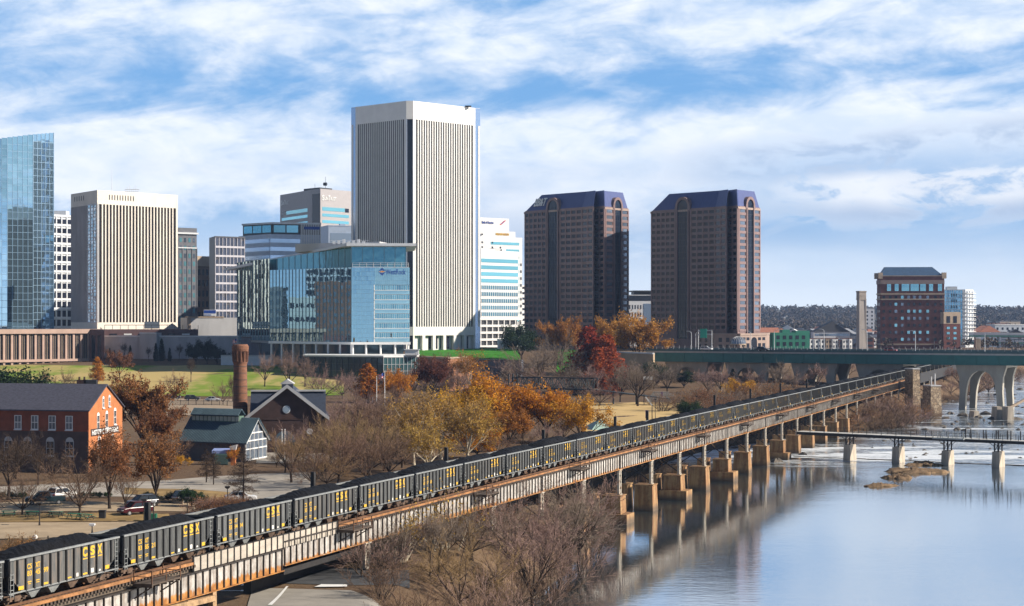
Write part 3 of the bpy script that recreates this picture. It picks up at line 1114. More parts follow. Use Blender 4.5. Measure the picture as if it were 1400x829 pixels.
    m.prism([(x0 - 9, y0 + 6), (x0 + 1, y0 - 6), (x0 + 7, y0 + 3), (x0 - 2, y0 + 14)], b.z(zt), b.z(zt) + 1.2)
    m.tube((x0 + 3.6, y0, b.z(zt)), (x0 + 3.6, y0, b.z(zt) + 7.5), 0.12, 0.08, 5)
    m.tube((x0 + 2.6, y0, b.z(zt) + 3.4), (x0 + 4.4, y0 - 0.5, b.z(zt) + 3.4), 0.9, 0.9, 8)
    m.tube((x0 - 2.2, y0, b.z(zt)), (x0 - 2.2, y0, b.z(zt) + 3.6), 0.10, 0.08, 5)
    b.part('aerial', m, M_DKMET)

    pts = para(chain((436, 960), (449, 940), (492, 946)))
    z0, zt = 19.0, Z(308, 940)
    b = Bld('office_block', 'plain blue grey block between the bank tower and the tallest white tower', 'office block', pts, z0, [M_BLUEP])
    b.body(zt); f = b.face(1)
    b.pane(f, 1, f.w - 1, zt - 14, zt - 4, glass('milk_blue_glass', (0.42, 0.55, 0.75), 0.6, 0.15, 0.03), 'glass_panel', 0.05)
    b.fbox(f, f.w * 0.38, f.w * 0.55, zt, zt + 0.9, -3, -1); b.fbox(f, -0.1, f.w + 0.1, zt - 0.5, zt, 0, 0.12)
    b.done()


mid_blocks()


# ---- white stepped offices right of the tallest tower
def strip_offices():
    z0 = 18.5
    white = pm('white_cladding', (0.60, 0.60, 0.60), 0.6, var=0.03)
    pts = para(chain((640, 1070), (652, 1050), (714, 1072)))
    b = Bld('bank_building', 'stepped white bank building with red white and blue sign on its top storey', 'building', pts, z0, [white])
    zt = Z(323, 1050)
    b.body(zt)
    f = b.face(1)
    fw = f.w
    b.fbox(f, 0, fw * 0.86, zt, Z(315, 1050), -18, -0.6)
    b.fbox(f, 0, fw * 0.74, Z(315, 1050), Z(297, 1050), -18, -1.4)
    for k in range(12):
        zz = Z(330 + 9.6 * k, 1050)
        b.pane(f, fw * 0.3 if k < 3 else 1, fw * 0.93, zz - 1.6, zz, G_STRIP, 'window_strip', 0.06)
        if k > 2:
            for j in range(3): b.pane(f, fw * 0.955 + 0.0 * j, fw * 0.985, zz - 1.5, zz, G_WIN, 'window', 0.08) if j == 0 else None
    for uu, zz in ((0.1, 330), (0.32, 330), (0.1, 336.5), (0.32, 336.5), (0.5, 336.5), (0.1, 319)):
        b.pane(f, fw * uu, fw * uu + 1.0, Z(zz + 2.4, 1050), Z(zz, 1050), G_WIN, 'window', 0.08)
    b.sign(f, fw * 0.28 * 0.5, Z(305.2, 1050), "Bank of America", 2.0, M_BLUESIGN, -1.2, 0.02, (8.6, 1.5))
    m = MB()
    for k in range(5):
        a = f.at(fw * 0.54 + k * 0.62, b.z(Z(305.6, 1050)) + 0.45 * k, -1.2)
        m.bar(a, a + f.d * 1.5 + Vector((0, 0, 0.55)), 0.25, 0.45, k % 2)
    mo = b.part('sign_emblem', m, [M_RED, M_BLUESIGN])
    b.sign(f, fw * 0.42, Z(320.6, 1050), "WILLIAMS MULLEN", 1.6, M_GOLD, -0.4, 0.02, (10.0, 1.3))
    b.done()
    pts = para(chain((650, 1022), (657, 1004), (709, 1028)))
    b = Bld('office_block', 'white office block with nine teal strip windows over an open parking deck', 'office block', pts, z0, [white, M_GREYC])
    zt, zp = Z(342, 1004), Z(436, 1004)
    b.body(zt, zp)
    f = b.face(1)
    for k in range(9):
        zz = Z(353.5 + 9.2 * k, 1004)
        b.pane(f, 0.5, f.w - 0.5, zz - 2.1, zz, G_STRIP if k < 4 or k > 9 else G_TEAL, 'window_strip', 0.06)
        m = MB()
    m = MB()
    for k in range(4, 9):
        for i in range(18):
            u = 0.8 + (f.w - 1.6) * i / 17
            b.fbox(f, u - 0.16, u + 0.16, Z(353.5 + 9.2 * k, 1004) - 2.1, Z(353.5 + 9.2 * k, 1004), 0.05, 0.25, 0, m)
    b.part('mullion', m, white)
    b.fbox(f, f.w * 0.0, f.w * 0.36, zt, zt + 1.0, -8, -0.1); b.fbox(f, f.w * 0.42, f.w * 0.6, zt, zt + 1.4, -6, -2, 1); b.fbox(f, f.w * 0.6, f.w * 0.7, zt, zt + 1.0, -6, -1)
    # parking deck below: slabs, columns, dark bays
    core = MB(); b.body(zp, z0, [(x * 0.93, y * 0.93) for x, y in b.pts], 0, core); b.part('deck_core', core, M_DKMET)
    for k in range(5):
        zz = z0 + (zp - z0) * k / 4
        b.fbox(f, -1, f.w + 3, zz - 0.75, zz + 0.55, -8, 0.5)
    for i in range(8):
        u = (f.w + 2) * i / 7
        b.fbox(f, u - 0.35, u + 0.35, z0, zp, -0.8, 0.3)
    b.done()
    pts = para(chain((708, 1130), (712, 1118), (719, 1122)))
    b = Bld('tower', 'sliver of white flats with small dark windows beside the brown tower', 'tower', pts, z0, [white])
    zt = Z(390, 1118); b.body(zt); f = b.face(1)
    b.grid(f, 1, 11, 0.4, f.w - 0.4, z0, zt, 0.55, 0.4, G_WIN); b.done()


strip_offices()


# ---- twin brown granite towers
def twin_tower(label, ch_pts, lettering, cor_y, cor_Y, roof_y, base_py, lit_podium):
    pts = chain(*ch_pts)
    A, E = Vector(pts[0]), Vector(pts[-1])
    sd = Vector(pts[1]) - A
    n = Vector((-sd.y, sd.x)).normalized()
    if n.y < 0: n = -n
    F1 = E + Vector((-1.0, 30))
    G1 = A + Vector((6, 40))
    pts = pts + [tuple(F1), tuple(G1)]
    z0 = 18.5
    b = Bld('granite_tower', label, 'tower', pts, z0, [M_GRAN, M_GRANL])
    zt = Z(cor_y, cor_Y)
    b.body(zt)
    N = 20
    zb = z0 + 9.5
    rp = (zt - zb) / N

    def field(f, u0, u1, nc, glz):
        cw = (u1 - u0) / nc
        for i in range(nc + 1):
            b.fbox(f, u0 + cw * i - 0.42, u0 + cw * i + 0.42, zb, zt, 0, 0.38)
        for j in range(N + 1):
            zz = zb + rp * j
            b.fbox(f, u0, u1, zz - rp * 0.22, zz + rp * 0.22, 0, 0.32)
        b.grid(f, nc, N, u0, u1, zb, zt, 0.66, 0.60, glz, out=0.1)

    def bay(f, u0, u1):
        # dark recessed glass slot rising into a round-headed dormer
        w = u1 - u0
        b.fbox(f, u0 - 0.7, u0, zb - 4, zt + 2.5, 0, 0.7); b.fbox(f, u1, u1 + 0.7, zb - 4, zt + 2.5, 0, 0.7)
        m = MB()
        b.fbox(f, u0, u1, zb - 4, zt + 1.6, 0, 0.12, 0, m)
        c = f.at((u0 + u1) / 2, 0, 0)
        k = 9
        vs, r = [], w / 2
        for out in (0.0, 0.12):
            for i in range(k + 1):
                t = math.pi * i / k
                q = f.at((u0 + u1) / 2 + r * math.cos(t), b.z(zt) + 1.6 + r * math.sin(t), out)
                vs.append(q)
        m.add(vs, [tuple(range(k + 1)), tuple(reversed(range(k + 1, 2 * k + 2)))] + [(i, i + 1, k + 2 + i, k + 1 + i) for i in range(k)])
        g = b.part('bay_glazing', m, glass('bay_glass', (0.012, 0.022, 0.045), 0.05, 0.06, 0.25, 0.3))
        m2 = MB()
        for i in range(1, 4): b.fbox(f, u0 + w * i / 4 - 0.06, u0 + w * i / 4 + 0.06, zb - 4, zt + 1.6, 0.12, 0.24, 0, m2)
        for j in range(N): b.fbox(f, u0, u1, zb + rp * j - 0.08, zb + rp * j + 0.08, 0.10, 0.2, 0, m2)
        b.part('mullion', m2, M_DKMET, g)
        # stone hood: ring of voussoirs + gable block running back into the roof
        m3 = MB()
        r2 = r + 1.3
        for i in range(k):
            t0, t1 = math.pi * i / k, math.pi * (i + 1) / k
            q = []
            for out in (-7.5, 0.65):
                for rr, t in ((r, t0), (r2, t0), (r2, t1), (r, t1)):
                    q.append(f.at((u0 + u1) / 2 + rr * math.cos(t), b.z(zt) + 1.6 + rr * math.sin(t), out))
            m3.hexa(q)
        for sgn in (-1, 1):
            a = (u0 + u1) / 2 + sgn * r; c_ = (u0 + u1) / 2 + sgn * (r2 + 0.2)
            b.fbox(f, min(a, c_), max(a, c_), zt - 0.2, zt + 1.6, -7.0, 0.65, 0, m3)
        o = b.part('dormer', m3, M_GRAN); fix_normals(o)
        q = [f.at((u0 + u1) / 2 + sg * r, b.z(zt) + zz, -0.2) for sg, zz in ((-1, -0.5), (1, -0.5), (1, 1.8), (-1, 1.8))]

    nf = len(ch_pts)
    f0 = b.face(0)
    field(f0, 0.2, f0.w * 0.38, 5, GLS if lettering else G_WIN)
    bay(f0, f0.w * 0.42, f0.w * 0.585)
    field(f0, f0.w * 0.63, f0.w - 0.1, 4, G_WIN)
    # saw-tooth corner facets
    field(b.face(1), 0.2, b.face(1).w - 0.2, 2, G_WIN)
    field(b.face(3), 0.2, b.face(3).w - 0.2, 2, G_WIN)
    fr = b.face(nf - 2)
    field(fr, 0.1, fr.w * 0.34, 1, G_GREY)
    bay(fr, fr.w * 0.38, fr.w * 0.66)
    field(fr, fr.w * 0.70, fr.w - 0.1, 1, G_GREY)
    # cornice
    co = MB()
    big = [(x * 1.022, y * 1.022) for x, y in b.pts]
    co.prism(big, b.z(zt) - 0.7, b.z(zt) + 0.25)
    b.part('cornice', co, M_GRANL)
    # blue sloping roof with stepped corner
    ro = MB()
    zr = b.z(Z(roof_y, cor_Y + 8))
    cxm = sum(x for x, y in b.pts) / len(b.pts); cym = sum(y for x, y in b.pts) / len(b.pts)
    top = []
    for i, (x, y) in enumerate(b.pts):
        k = 0.73 if i in (0, len(b.pts) - 1) else 0.80
        top.append((cxm + (x - cxm) * k + (1.5 if i > 0 and i < nf else 0), cym + (y - cym) * k))
    ro.prism(b.pts, b.z(zt) + 0.25, zr, 0, top)
    roof = b.part('roof', ro, M_SLATE)
    for k, (i0, i1) in enumerate(((1, 0.0), (3, 0.0))):
        pass
    if lettering:
        m = MB()
        p0, p1 = Vector((*b.pts[0], b.z(zt) + 0.25)), Vector((*b.pts[1], b.z(zt) + 0.25))
        q0, q1 = Vector((*top[0], zr)), Vector((*top[1], zr))
        put_text(m, lettering, 4, (p0.lerp(p1, 0.10)).lerp(q0.lerp(q1, 0.02), 0.30) + f0.n * 0.35, f0.d, (q0 - p0.lerp(p1, 0.2)).normalized(), 0.03, 0.2, (f0.w * 0.20, 4.3))
        b.part('sign_lettering', m, M_WPAINT)
    # podium with paired windows
    po = MB()
    if lit_podium:
        q = [P(887, 905), P(978, 842), P(1012, 838), P(1048, 851), P(1052, 900), P(960, 950)]
        q = [(x - b.o.x, y - b.o.y) for x, y in q]
        po.prism(q, 0, b.z(zb) - 2.2)
        po.prism([(x * 1.01, y * 1.01) for x, y in q], b.z(zb) - 2.2, b.z(zb) - 1.4)
        p = b.part('podium', po, M_GRANL)
        fp = Face(q[2], q[3])
        fa = Face(q[0], q[1]); fb = Face(q[1], q[2])
        for ff, n_ in ((fa, 12), (fb, 3)):
            b.grid(ff, n_, 2, 0.6, ff.w - 0.6, z0 + 0.5, zb - 2.8, 0.45, 0.62, G_WIN, 'podium_window')
        for u in (0.09, 0.24, 0.68, 0.84):
            b.pane(fp, fp.w * u, fp.w * (u + 0.1), z0 + 5.0, zb - 3.2, G_WIN, 'podium_window', 0.1)
            b.pane(fp, fp.w * u, fp.w * (u + 0.1), z0 + 0.5, z0 + 3.6, G_WIN, 'podium_window', 0.1)
        m = MB(); r = fp.w * 0.105; c0 = fp.w * 0.52
        vs = []
        for out in (0.05, 0.2):
            vs += [fp.at(c0 - r, 0.2, out), fp.at(c0 + r, 0.2, out)]
            vs += [fp.at(c0 + r * math.cos(math.pi * i / 8), 4.4 + r * math.sin(math.pi * i / 8), out) for i in range(9)]
        m.add(vs, [tuple(range(11)), tuple(range(21, 10, -1))] + [(i, (i + 1) % 11, 11 + (i + 1) % 11, 11 + i) for i in range(11)])
        b.part('arched_entrance', m, G_WIN)
    else:
        q = [(x * 1.05, y * 1.05) for x, y in b.pts]
        po.prism(q, 0, b.z(zb) - 2.0)
        b.part('podium', po, M_GRAN)
        for i in range(nf - 1):
            ff = Face(q[i], q[i + 1])
            n_ = max(1, int(ff.w / 3.2))
            b.grid(ff, n_, 2, 0.3, ff.w - 0.3, z0, zb - 2.4, 0.5, 0.6, G_WIN, 'podium_window')
    b.done()
    return b


twin_tower('left one of the two brown granite towers, with white letters on its blue roof',
           [(718, 940), (796, 907), (811.5, 898), (812.8, 905), (826.5, 896), (827.6, 901), (858.5, 917)], "BB&T", 284.8, 904, 262.5, 470, False)
twin_tower('right one of the two brown granite towers, right flank sunlit, no roof letters',
           [(891, 880), (978, 850), (993.5, 841), (994.8, 847), (1008.5, 838), (1010, 843), (1038.5, 857)], None, 284.6, 848, 261.5, 475, True)


def mid_white_block():
    pts = para(chain((852, 1070), (858, 1060), (896, 1062)))
    z0 = 18.0
    zt = Z(403, 1060)
    b = Bld('office_block', 'low white block with a flat dark roof glimpsed between the twin granite towers', 'office block', pts, z0, [M_LIGHTG, M_DKMET])
    b.body(zt); f = b.face(1)
    b.fbox(f, 3, f.w + 1, zt + 1.6, zt + 2.4, -12, 0.8, 1); b.fbox(f, 4, f.w, zt, zt + 1.7, -10, -1, 1)
    b.pane(f, 0.4, f.w - 0.4, zt - 3.6, zt - 0.5, G_WIN, 'window_strip', 0.06)
    b.grid(f, 7, 5, 0.5, f.w - 4.5, z0 + 3, zt - 5, 0.35, 0.55, G_WIN)
    b.pane(f, f.w - 7, f.w - 1.0, z0 + 3, zt - 5.2, G_GREY, 'glass_panel', 0.07)
    b.done()


mid_white_block()
# ---- glass headquarters with the tilted roof
def headquarters():
    L0, L1, C, Rr = P(325, 792), P(369, 738), P(480.5, 700), P(560, 703)
    pts = [L0, L1, C, Rr, (Rr[0] * 745 / 703 - 1.0, 745), (L0[0] + 14, 825)]
    z0 = 15.0
    zb, zt = Z(471, 700), Z(365.7, 700)
    b = Bld('glass_headquarters', 'mirrored glass office with a thin tilted roof and blue lettering', 'office building', pts, z0, [pm('hq_frame', (0.16, 0.20, 0.23), 0.5, 0.2, var=0.08), M_WPAINT, M_DKMET])
    b.body(zt, zb)
    frame = pm('hq_mullion', (0.22, 0.30, 0.34), 0.45, 0.4, var=0.05)
    f0, f1, f2 = b.face(0), b.face(1), b.face(2)
    mirror = glass('hq_mirror', (0.24, 0.44, 0.56), 0.93, 0.012, 0.004, 0.35, 0.05)
    b.curtain(f1, 24, 17, 0, f1.w, zb + 0.9, zt, mirror, 'curtain_wall', 0.12, 0.0006, frame, 0.05)
    b.curtain(f0, 12, 17, 0, f0.w, zb + 0.9, Z(356, 760), mirror, 'curtain_wall', 0.12, 0.0006, frame, 0.05)
    pale = glass('hq_pale_glass', (0.38, 0.62, 0.70), 0.70, 0.10, 0.03, 0.2, 0.05)
    b.curtain(f2, 14, 17, 0, f2.w * 0.40, zb + 0.9, zt, mirror, 'curtain_wall', 0.12, 0.003, frame, 0.05)
    zw = Z(389.5, 700)
    b.curtain(f2, 18, 4, f2.w * 0.40, f2.w, zw, zt, pale, 'spandrel_glass', 0.16, 0.002, frame, 0.05)
    # six office storeys at the right end
    nst = 6
    for k in range(nst):
        za = zb + 0.9 + (zw - zb - 0.9) * k / nst; zc = zb + 0.9 + (zw - zb - 0.9) * (k + 1) / nst
        h = zc - za
        b.pane(f2, f2.w * 0.40, f2.w, za + 0.05, za + h * 0.42, pale, 'spandrel', 0.06)
        b.curtain(f2, 16, 1, f2.w * 0.40, f2.w, za + h * 0.44, zc - 0.1, G_TEAL, 'window_strip', 0.06, 0.006, M_LIGHTG, 0.08)
        b.fbox(f2, f2.w * 0.39, f2.w, za + h * 0.40, za + h * 0.46, 0, 0.55, 1)
    b.fbox(f2, f2.w * 0.385, f2.w * 0.40, zb, zw, 0, 0.35, 1)
    # clerestory storey set back under the roof
    cl = MB()
    inn = [(-0.5, 2.2), (0.2, 2.4), (-0.2, 2.0), (-1.5, 2.0), (-2, -2), (2, -2)]
    q = [(x + a, y + c) for (x, y), (a, c) in zip(b.pts, inn)]
    roofz = lambda x: b.z(Z(336, 700)) + (x - b.pts[2][0]) * (0.18 if x < b.pts[2][0] else 0.0) * 0.62
    zq = [roofz(x) for x, y in q]
    cl.prism(q, b.z(zt) - 0.5, zq)
    co = b.part('clerestory', cl, glass('clerestory_glass', (0.10, 0.30, 0.40), 0.6, 0.06, 0.05, 0.3))
    m = MB()
    for i, j in ((0, 1), (1, 2), (2, 3)):
        ff = Face(q[i], q[j])
        n = max(3, int(ff.w / 4))
        for k in range(n + 1):
            u = ff.w * k / n
            zz = zq[i] + (zq[j] - zq[i]) * k / n
            a = ff.at(u, b.z(zt) - 0.5, 0.1)
            m.bar(a, (a.x, a.y, zz), 0.14)
    m.build('mullion', frame, co)
    # terrace balustrade over the pale end
    m = MB()
    b.fbox(f2, 0.3, f2.w - 0.3, zt, zt + 0.25, -0.6, 0.0, 0, m)
    for zz in (1.0, 1.7): b.fbox(f2, 0.3, f2.w - 0.3, zt + zz, zt + zz + 0.12, -0.2, -0.08, 0, m)
    for k in range(9):
        u = 0.4 + (f2.w - 0.8) * k / 8
        b.fbox(f2, u - 0.07, u + 0.07, zt, zt + 1.8, -0.2, -0.06, 0, m)
    b.part('balustrade', m, M_LIGHTG)
    # the tilted roof plate
    r = MB()
    ov = [(-5.0, -3.5), (-2.0, -4.5), (-1.5, -4.0), (2.6, -2.0), (3, 3), (-4, 3)]
    q2 = [(x + a, y + c) for (x, y), (a, c) in zip(b.pts, ov)]
    q2 = [q2[0], q2[2], q2[3], q2[4], q2[5]]
    zz = [roofz(x) for x, y in q2]
    n = len(q2)
    vs = [(x, y, z - 0.1) for (x, y), z in zip(q2, zz)] + [(x, y, z + 0.95) for (x, y), z in zip(q2, zz)]
    r.add(vs, [tuple(range(n)), tuple(range(2 * n - 1, n - 1, -1))] + [(i, n + i, n + (i + 1) % n, (i + 1) % n) for i in range(n)])
    o = b.part('roof', r, pm('roof_plate', (0.52, 0.54, 0.58), 0.5, 0.2, var=0.05)); fix_normals(o)
    m = MB()
    x0, y0 = b.pts[2]
    m.hexa([(x0 - 24, y0 + 22, roofz(x0 - 24) + 0.9), (x0 + 10, y0 + 10, roofz(x0) + 0.9), (x0 + 12, y0 + 22, roofz(x0) + 0.9), (x0 - 22, y0 + 34, roofz(x0 - 24) + 0.9),
            (x0 - 24, y0 + 22, roofz(x0 - 24) + 4.2), (x0 + 10, y0 + 10, roofz(x0) + 2.0), (x0 + 12, y0 + 22, roofz(x0) + 2.0), (x0 - 22, y0 + 34, roofz(x0 - 24) + 4.2)])
    o = b.part('plant_screen', m, M_GREYC, ); fix_normals(o)
    m = MB()
    for k in range(7): m.box(x0 - 8 + k * 1.9, x0 - 7 + k * 1.9, y0 + 8, y0 + 9, roofz(x0) + 0.9, roofz(x0) + 2.0 + (k % 3) * 0.4)
    for zz_ in (1.6, 2.3): m.bar((x0 - 9, y0 + 7.6, roofz(x0) + zz_), (x0 + 6, y0 + 7.6, roofz(x0) + zz_), 0.10)
    b.part('roof_plant', m, M_LIGHTG)
    # lettering
    zs = Z(375.4, 700)
    b.sign(f2, f2.w * 0.585, zs, "WestRock", 2.0, M_BLUESIGN, 0.4, 0.03, (f2.w * 0.345, 2.05))
    m = MB()
    cu, cz, rr = f2.w * 0.525, zs + 1.1, 1.5
    zc = b.z(cz)
    for s in (1, -1):
        a = [f2.at(cu - rr, zc + 0.18 * s, 0.35), f2.at(cu - 0.2, zc + 0.5 * s, 0.35), f2.at(cu + rr, zc + 0.18 * s, 0.35), f2.at(cu, zc + rr * s, 0.35)]
        m.add(a, [(0, 1, 2, 3)] if s > 0 else [(3, 2, 1, 0)], 0)
    m.add([f2.at(cu - rr * 0.9, zc - 0.05, 0.36), f2.at(cu, zc - 0.30, 0.36), f2.at(cu + rr * 0.9, zc + 0.02, 0.36), f2.at(cu, zc + 0.30, 0.36)], [(0, 1, 2, 3)], 1)
    b.part('sign_emblem', m, [M_BLUESIGN, pm('orange_sign_paint', (0.7, 0.25, 0.04), 0.5)])
    # ground storey: white beam on slim columns, dark glass behind
    zg = Z(490, 705)
    for f in (f1, f2):
        b.fbox(f, -0.3, f.w + 0.3, zb - 0.1, zb + 0.85, -1, 0.5, 1)
    m = MB()
    b.body(zb, z0, [(x * 0.93, y * 0.93 + 1) for x, y in b.pts], 0, m)
    b.part('lobby', m, glass('lobby_glass', (0.05, 0.09, 0.11), 0.4, 0.06, 0.05))
    for f, n in ((f1, 7), (f2, 4)):
        for k in range(n + 1):
            p = f.at(min(f.w - 0.5, max(0.5, f.w * k / n)), 0, -0.4)
            m = MB(); m.tube((p.x, p.y, b.z(zb)), (p.x, p.y, 0), 0.42, 0.42, 8); b.part('column', m, M_WPAINT)
    b.done()
    # lower glazed podium in front
    pts = [P(415, 690), P(524, 668), P(573, 676), P(573, 700), P(420, 712)]
    zp = Z(488.5, 668)
    b = Bld('glass_podium', 'low teal glass podium with a white flat roof at the foot of the glass headquarters', 'building', pts, 8.5, [pm('hq_frame', (0.16, 0.20, 0.23)), M_WPAINT])
    b.body(zp)
    b.wall.prism([(x * 1.01, y * 1.02) for x, y in b.pts], b.z(zp), b.z(zp) + 0.55, 1)
    for f, m_, n in ((b.face(0), glass('podium_dark_glass', (0.03, 0.055, 0.065), 0.3, 0.1, 0.05), 14), (b.face(1), glass('podium_teal_glass', (0.12, 0.28, 0.32), 0.7, 0.06, 0.05), 9)):
        b.curtain(f, n, 4, 0, f.w, 9.0, zp - 0.2, m_, 'curtain_wall', 0.1, 0.006, M_LIGHTG if n == 9 else M_DKMET, 0.10)
    b.done()
    m = MB()
    r = empty('kiosk', (P(563, 672)[0], 672, zp + 0.6), 0, 'small white rooftop hut on the teal glass podium', 'hut')
    m.box(-2.5, 2.5, 0, 3, 0, 1.9); m.build('wall', M_WPAINT, r)
    m = MB(); m.box(-2.8, 2.8, -0.3, 3.3, 1.9, 2.2); m.build('roof', M_LIGHTG, r)


headquarters()


# ---- low colonnaded brick office and the blue shaded walls behind the lawn
def colonnade():
    pts = chain((-40, 735), (120, 775), (143, 768))
    pts = pts + [P(137, 830), (pts[0][0] - 10, 800)]
    z0 = 12.5
    pink = pm('pink_brick', (0.40, 0.28, 0.23), 0.85, var=0.1, scale=0.3)
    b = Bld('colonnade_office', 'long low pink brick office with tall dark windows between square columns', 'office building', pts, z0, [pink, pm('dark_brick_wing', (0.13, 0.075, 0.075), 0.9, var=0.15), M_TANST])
    zt = Z(450.5, 775)
    b.body(zt)
    f = b.face(0)
    b.fbox(f, -0.5, f.w + 0.3, zt - 1.7, zt + 0.1, 0, 1.6)
    n = 15
    zm = z0 + 4.0
    for k in range(n + 1):
        u = f.w * k / n
        b.fbox(f, max(0, u - 0.5), min(f.w, u + 0.5), z0, zt - 1.7, 0, 0.8)
    b.fbox(f, 0, f.w, zm - 1.0, zm, 0, 1.35)
    for k in range(n):
        u0, u1 = f.w * k / n + 0.55, f.w * (k + 1) / n - 0.55
        b.pane(f, u0, u1, zm, zt - 1.8, G_WIN, 'window', 0.1)
        b.pane(f, u0 + 0.3, u1 - 0.3, z0 + 0.8, zm - 1.1, G_WIN, 'window', 0.1)
        for q in (0.35, 0.65):
            u = u0 + (u1 - u0) * q
            b.fbox(f, u - 0.07, u + 0.07, zm, zt - 1.8, 0.1, 0.35, 2)
    f = b.face(1)
    b.fbox(f, 0, f.w, z0, zt - 0.02, 0, 0.06, 1)  # shade of this end face put on as a dark coat over the pink
    for u in (0.25, 0.6):
        b.pane(f, f.w * u, f.w * u + 2.2, zm, zt - 2.5, GLS, 'window', 0.16)
    b.done()
    # brown low wing further right, roof terrace behind it
    pts = para(chain((128, 845), (143, 820), (271, 828)))
    b = Bld('low_wing', 'low dark brown brick wing running behind the blue shaded wall', 'building', pts, 14.0, [pm('dark_brick_wing', (0.13, 0.075, 0.075)), M_TANST])
    zt = Z(450.5, 820)
    b.body(zt); f = b.face(1)
    for k in range(6):
        u = f.w * (0.05 + 0.155 * k)
        b.pane(f, u, u + 3.4, zt - 2.6, zt - 1.9, M_WPAINT if k % 2 else G_WIN, 'window', 0.06)
    b.done()
    m = MB()
    for k in range(13):
        p = f.at(f.w * k / 12, b.z(zt), -1); m.bar(p, (p.x, p.y, b.z(zt) + 1.9), 0.18)
    a, c = f.at(0, b.z(zt) + 1.9, -1), f.at(f.w * 0.75, b.z(zt) + 1.9, -1)
    m.bar(a, c, 0.25)
    b.part('terrace_rail', m, M_DKMET)


colonnade()

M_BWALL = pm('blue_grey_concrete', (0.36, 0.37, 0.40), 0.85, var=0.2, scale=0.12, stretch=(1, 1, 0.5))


def wall_block(label, ch, y_top, Yt, z0, mat, thick=6, cap=None, name='retaining_wall', cat='wall'):
    pts = chain(*ch)
    back = [(x + 1.0, y + thick) for x, y in reversed(pts)]
    b = Bld(name, label, cat, pts + back, z0, [mat, cap or mat])
    zt = Z(y_top, Yt)
    b.body(zt)
    for i in range(len(pts) - 1):
        f = b.face(i)
        b.fbox(f, 0.02, f.w - 0.02, zt - 0.45, zt + 0.1, -0.5, 0.25, 1)
        n = max(2, int(f.w / 7))
        for k in range(1, n):
            b.fbox(f, f.w * k / n - 0.06, f.w * k / n + 0.06, z0, zt - 0.45, 0, 0.05)
    b.done()
    return b, zt


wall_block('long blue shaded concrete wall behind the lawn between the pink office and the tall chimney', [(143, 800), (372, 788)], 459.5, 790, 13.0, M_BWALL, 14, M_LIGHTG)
wall_block('square concrete stair block standing against the long shaded wall', [(191, 795), (214, 793)], 455.0, 793, 13.0, M_GREYC, 6, M_LIGHTG, 'stair_block', 'building')
wall_block('low pale wall beside the tall brick chimney at the top of the lawn', [(302, 745), (420, 742)], 486.0, 742, 12.0, M_LIGHTG, 6, M_GREYC)
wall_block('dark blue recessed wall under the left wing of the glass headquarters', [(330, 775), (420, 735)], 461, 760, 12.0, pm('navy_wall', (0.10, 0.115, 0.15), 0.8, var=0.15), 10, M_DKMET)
wall_block('sunlit tan wall at the landing of the road bridge', [(808, 760), (893, 700)], 482, 715, 8.0, pm('tan_wall', (0.42, 0.31, 0.20), 0.9, var=0.08), 5, M_LIGHTG)
wall_block('brown brick terrace wall with white railing behind the orange trees', [(575, 660), (612, 640), (640, 655)], 489, 640, 7.0, pm('terrace_brick', (0.30, 0.14, 0.075), 0.9, var=0.15), 10, M_TANST)
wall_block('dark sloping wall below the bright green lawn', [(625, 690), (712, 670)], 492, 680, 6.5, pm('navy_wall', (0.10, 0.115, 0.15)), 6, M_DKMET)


def pergola():
    x0, y0 = P(693, 872)
    r = empty('pergola', (x0, y0, Z(477, 872)), 0, 'white open frame pergola on the green lawn beside the white offices', 'pergola')
    for x in (-4.2, 0, 4.2):
        m = MB(); m.box(x - 0.3, x + 0.3, -0.3, 0.3, 0, 4.0); m.build('post', M_WPAINT, r)
    m = MB(); m.box(-4.7, 4.7, -0.4, 0.4, 4.0, 4.6); m.build('beam', M_WPAINT, r)
    m = MB(); m.box(-4.2, 4.2, 2.5, 3.1, 0, 3.9); m.box(-2, 2, 2.45, 2.5, 0, 3); m.build('screen', M_LIGHTG, r)


pergola()


# ---- ironworks museum group
def windows_sash(b, f, u, z0, w, h, pane=G_GREY, frame=None, arch=False):
    frame = frame or M_WPAINT
    m = MB()
    b.fbox(f, u - w / 2 - 0.12, u + w / 2 + 0.12, z0 - 0.12, z0 + h + 0.1, 0, 0.09, 0, m)
    if arch:
        k = 6
        vs = []
        for out in (0.0, 0.09):
            vs += [f.at(u + (w / 2 + 0.12) * math.cos(math.pi * i / k), b.z(z0 + h + 0.1) + w * 0.55 * math.sin(math.pi * i / k), out) for i in range(k + 1)]
        m.add(vs, [tuple(range(k + 1)), tuple(reversed(range(k + 1, 2 * k + 2)))])
    fr = m.build('window', frame, b.root)
    m = MB()
    b.fbox(f, u - w / 2, u - 0.05, z0, z0 + h * 0.48, 0.09, 0.11, 0, m)
    b.fbox(f, u + 0.05, u + w / 2, z0, z0 + h * 0.48, 0.09, 0.11, 0, m)
    b.fbox(f, u - w / 2, u - 0.05, z0 + h * 0.53, z0 + h, 0.09, 0.11, 0, m)
    b.fbox(f, u + 0.05, u + w / 2, z0 + h * 0.53, z0 + h, 0.09, 0.11, 0, m)
    m.build('pane', pane, fr)
    m = MB(); b.fbox(f, u - w / 2 - 0.2, u + w / 2 + 0.2, z0 - 0.3, z0 - 0.12, 0, 0.22, 0, m); m.build('sill', M_LIGHTG, fr)


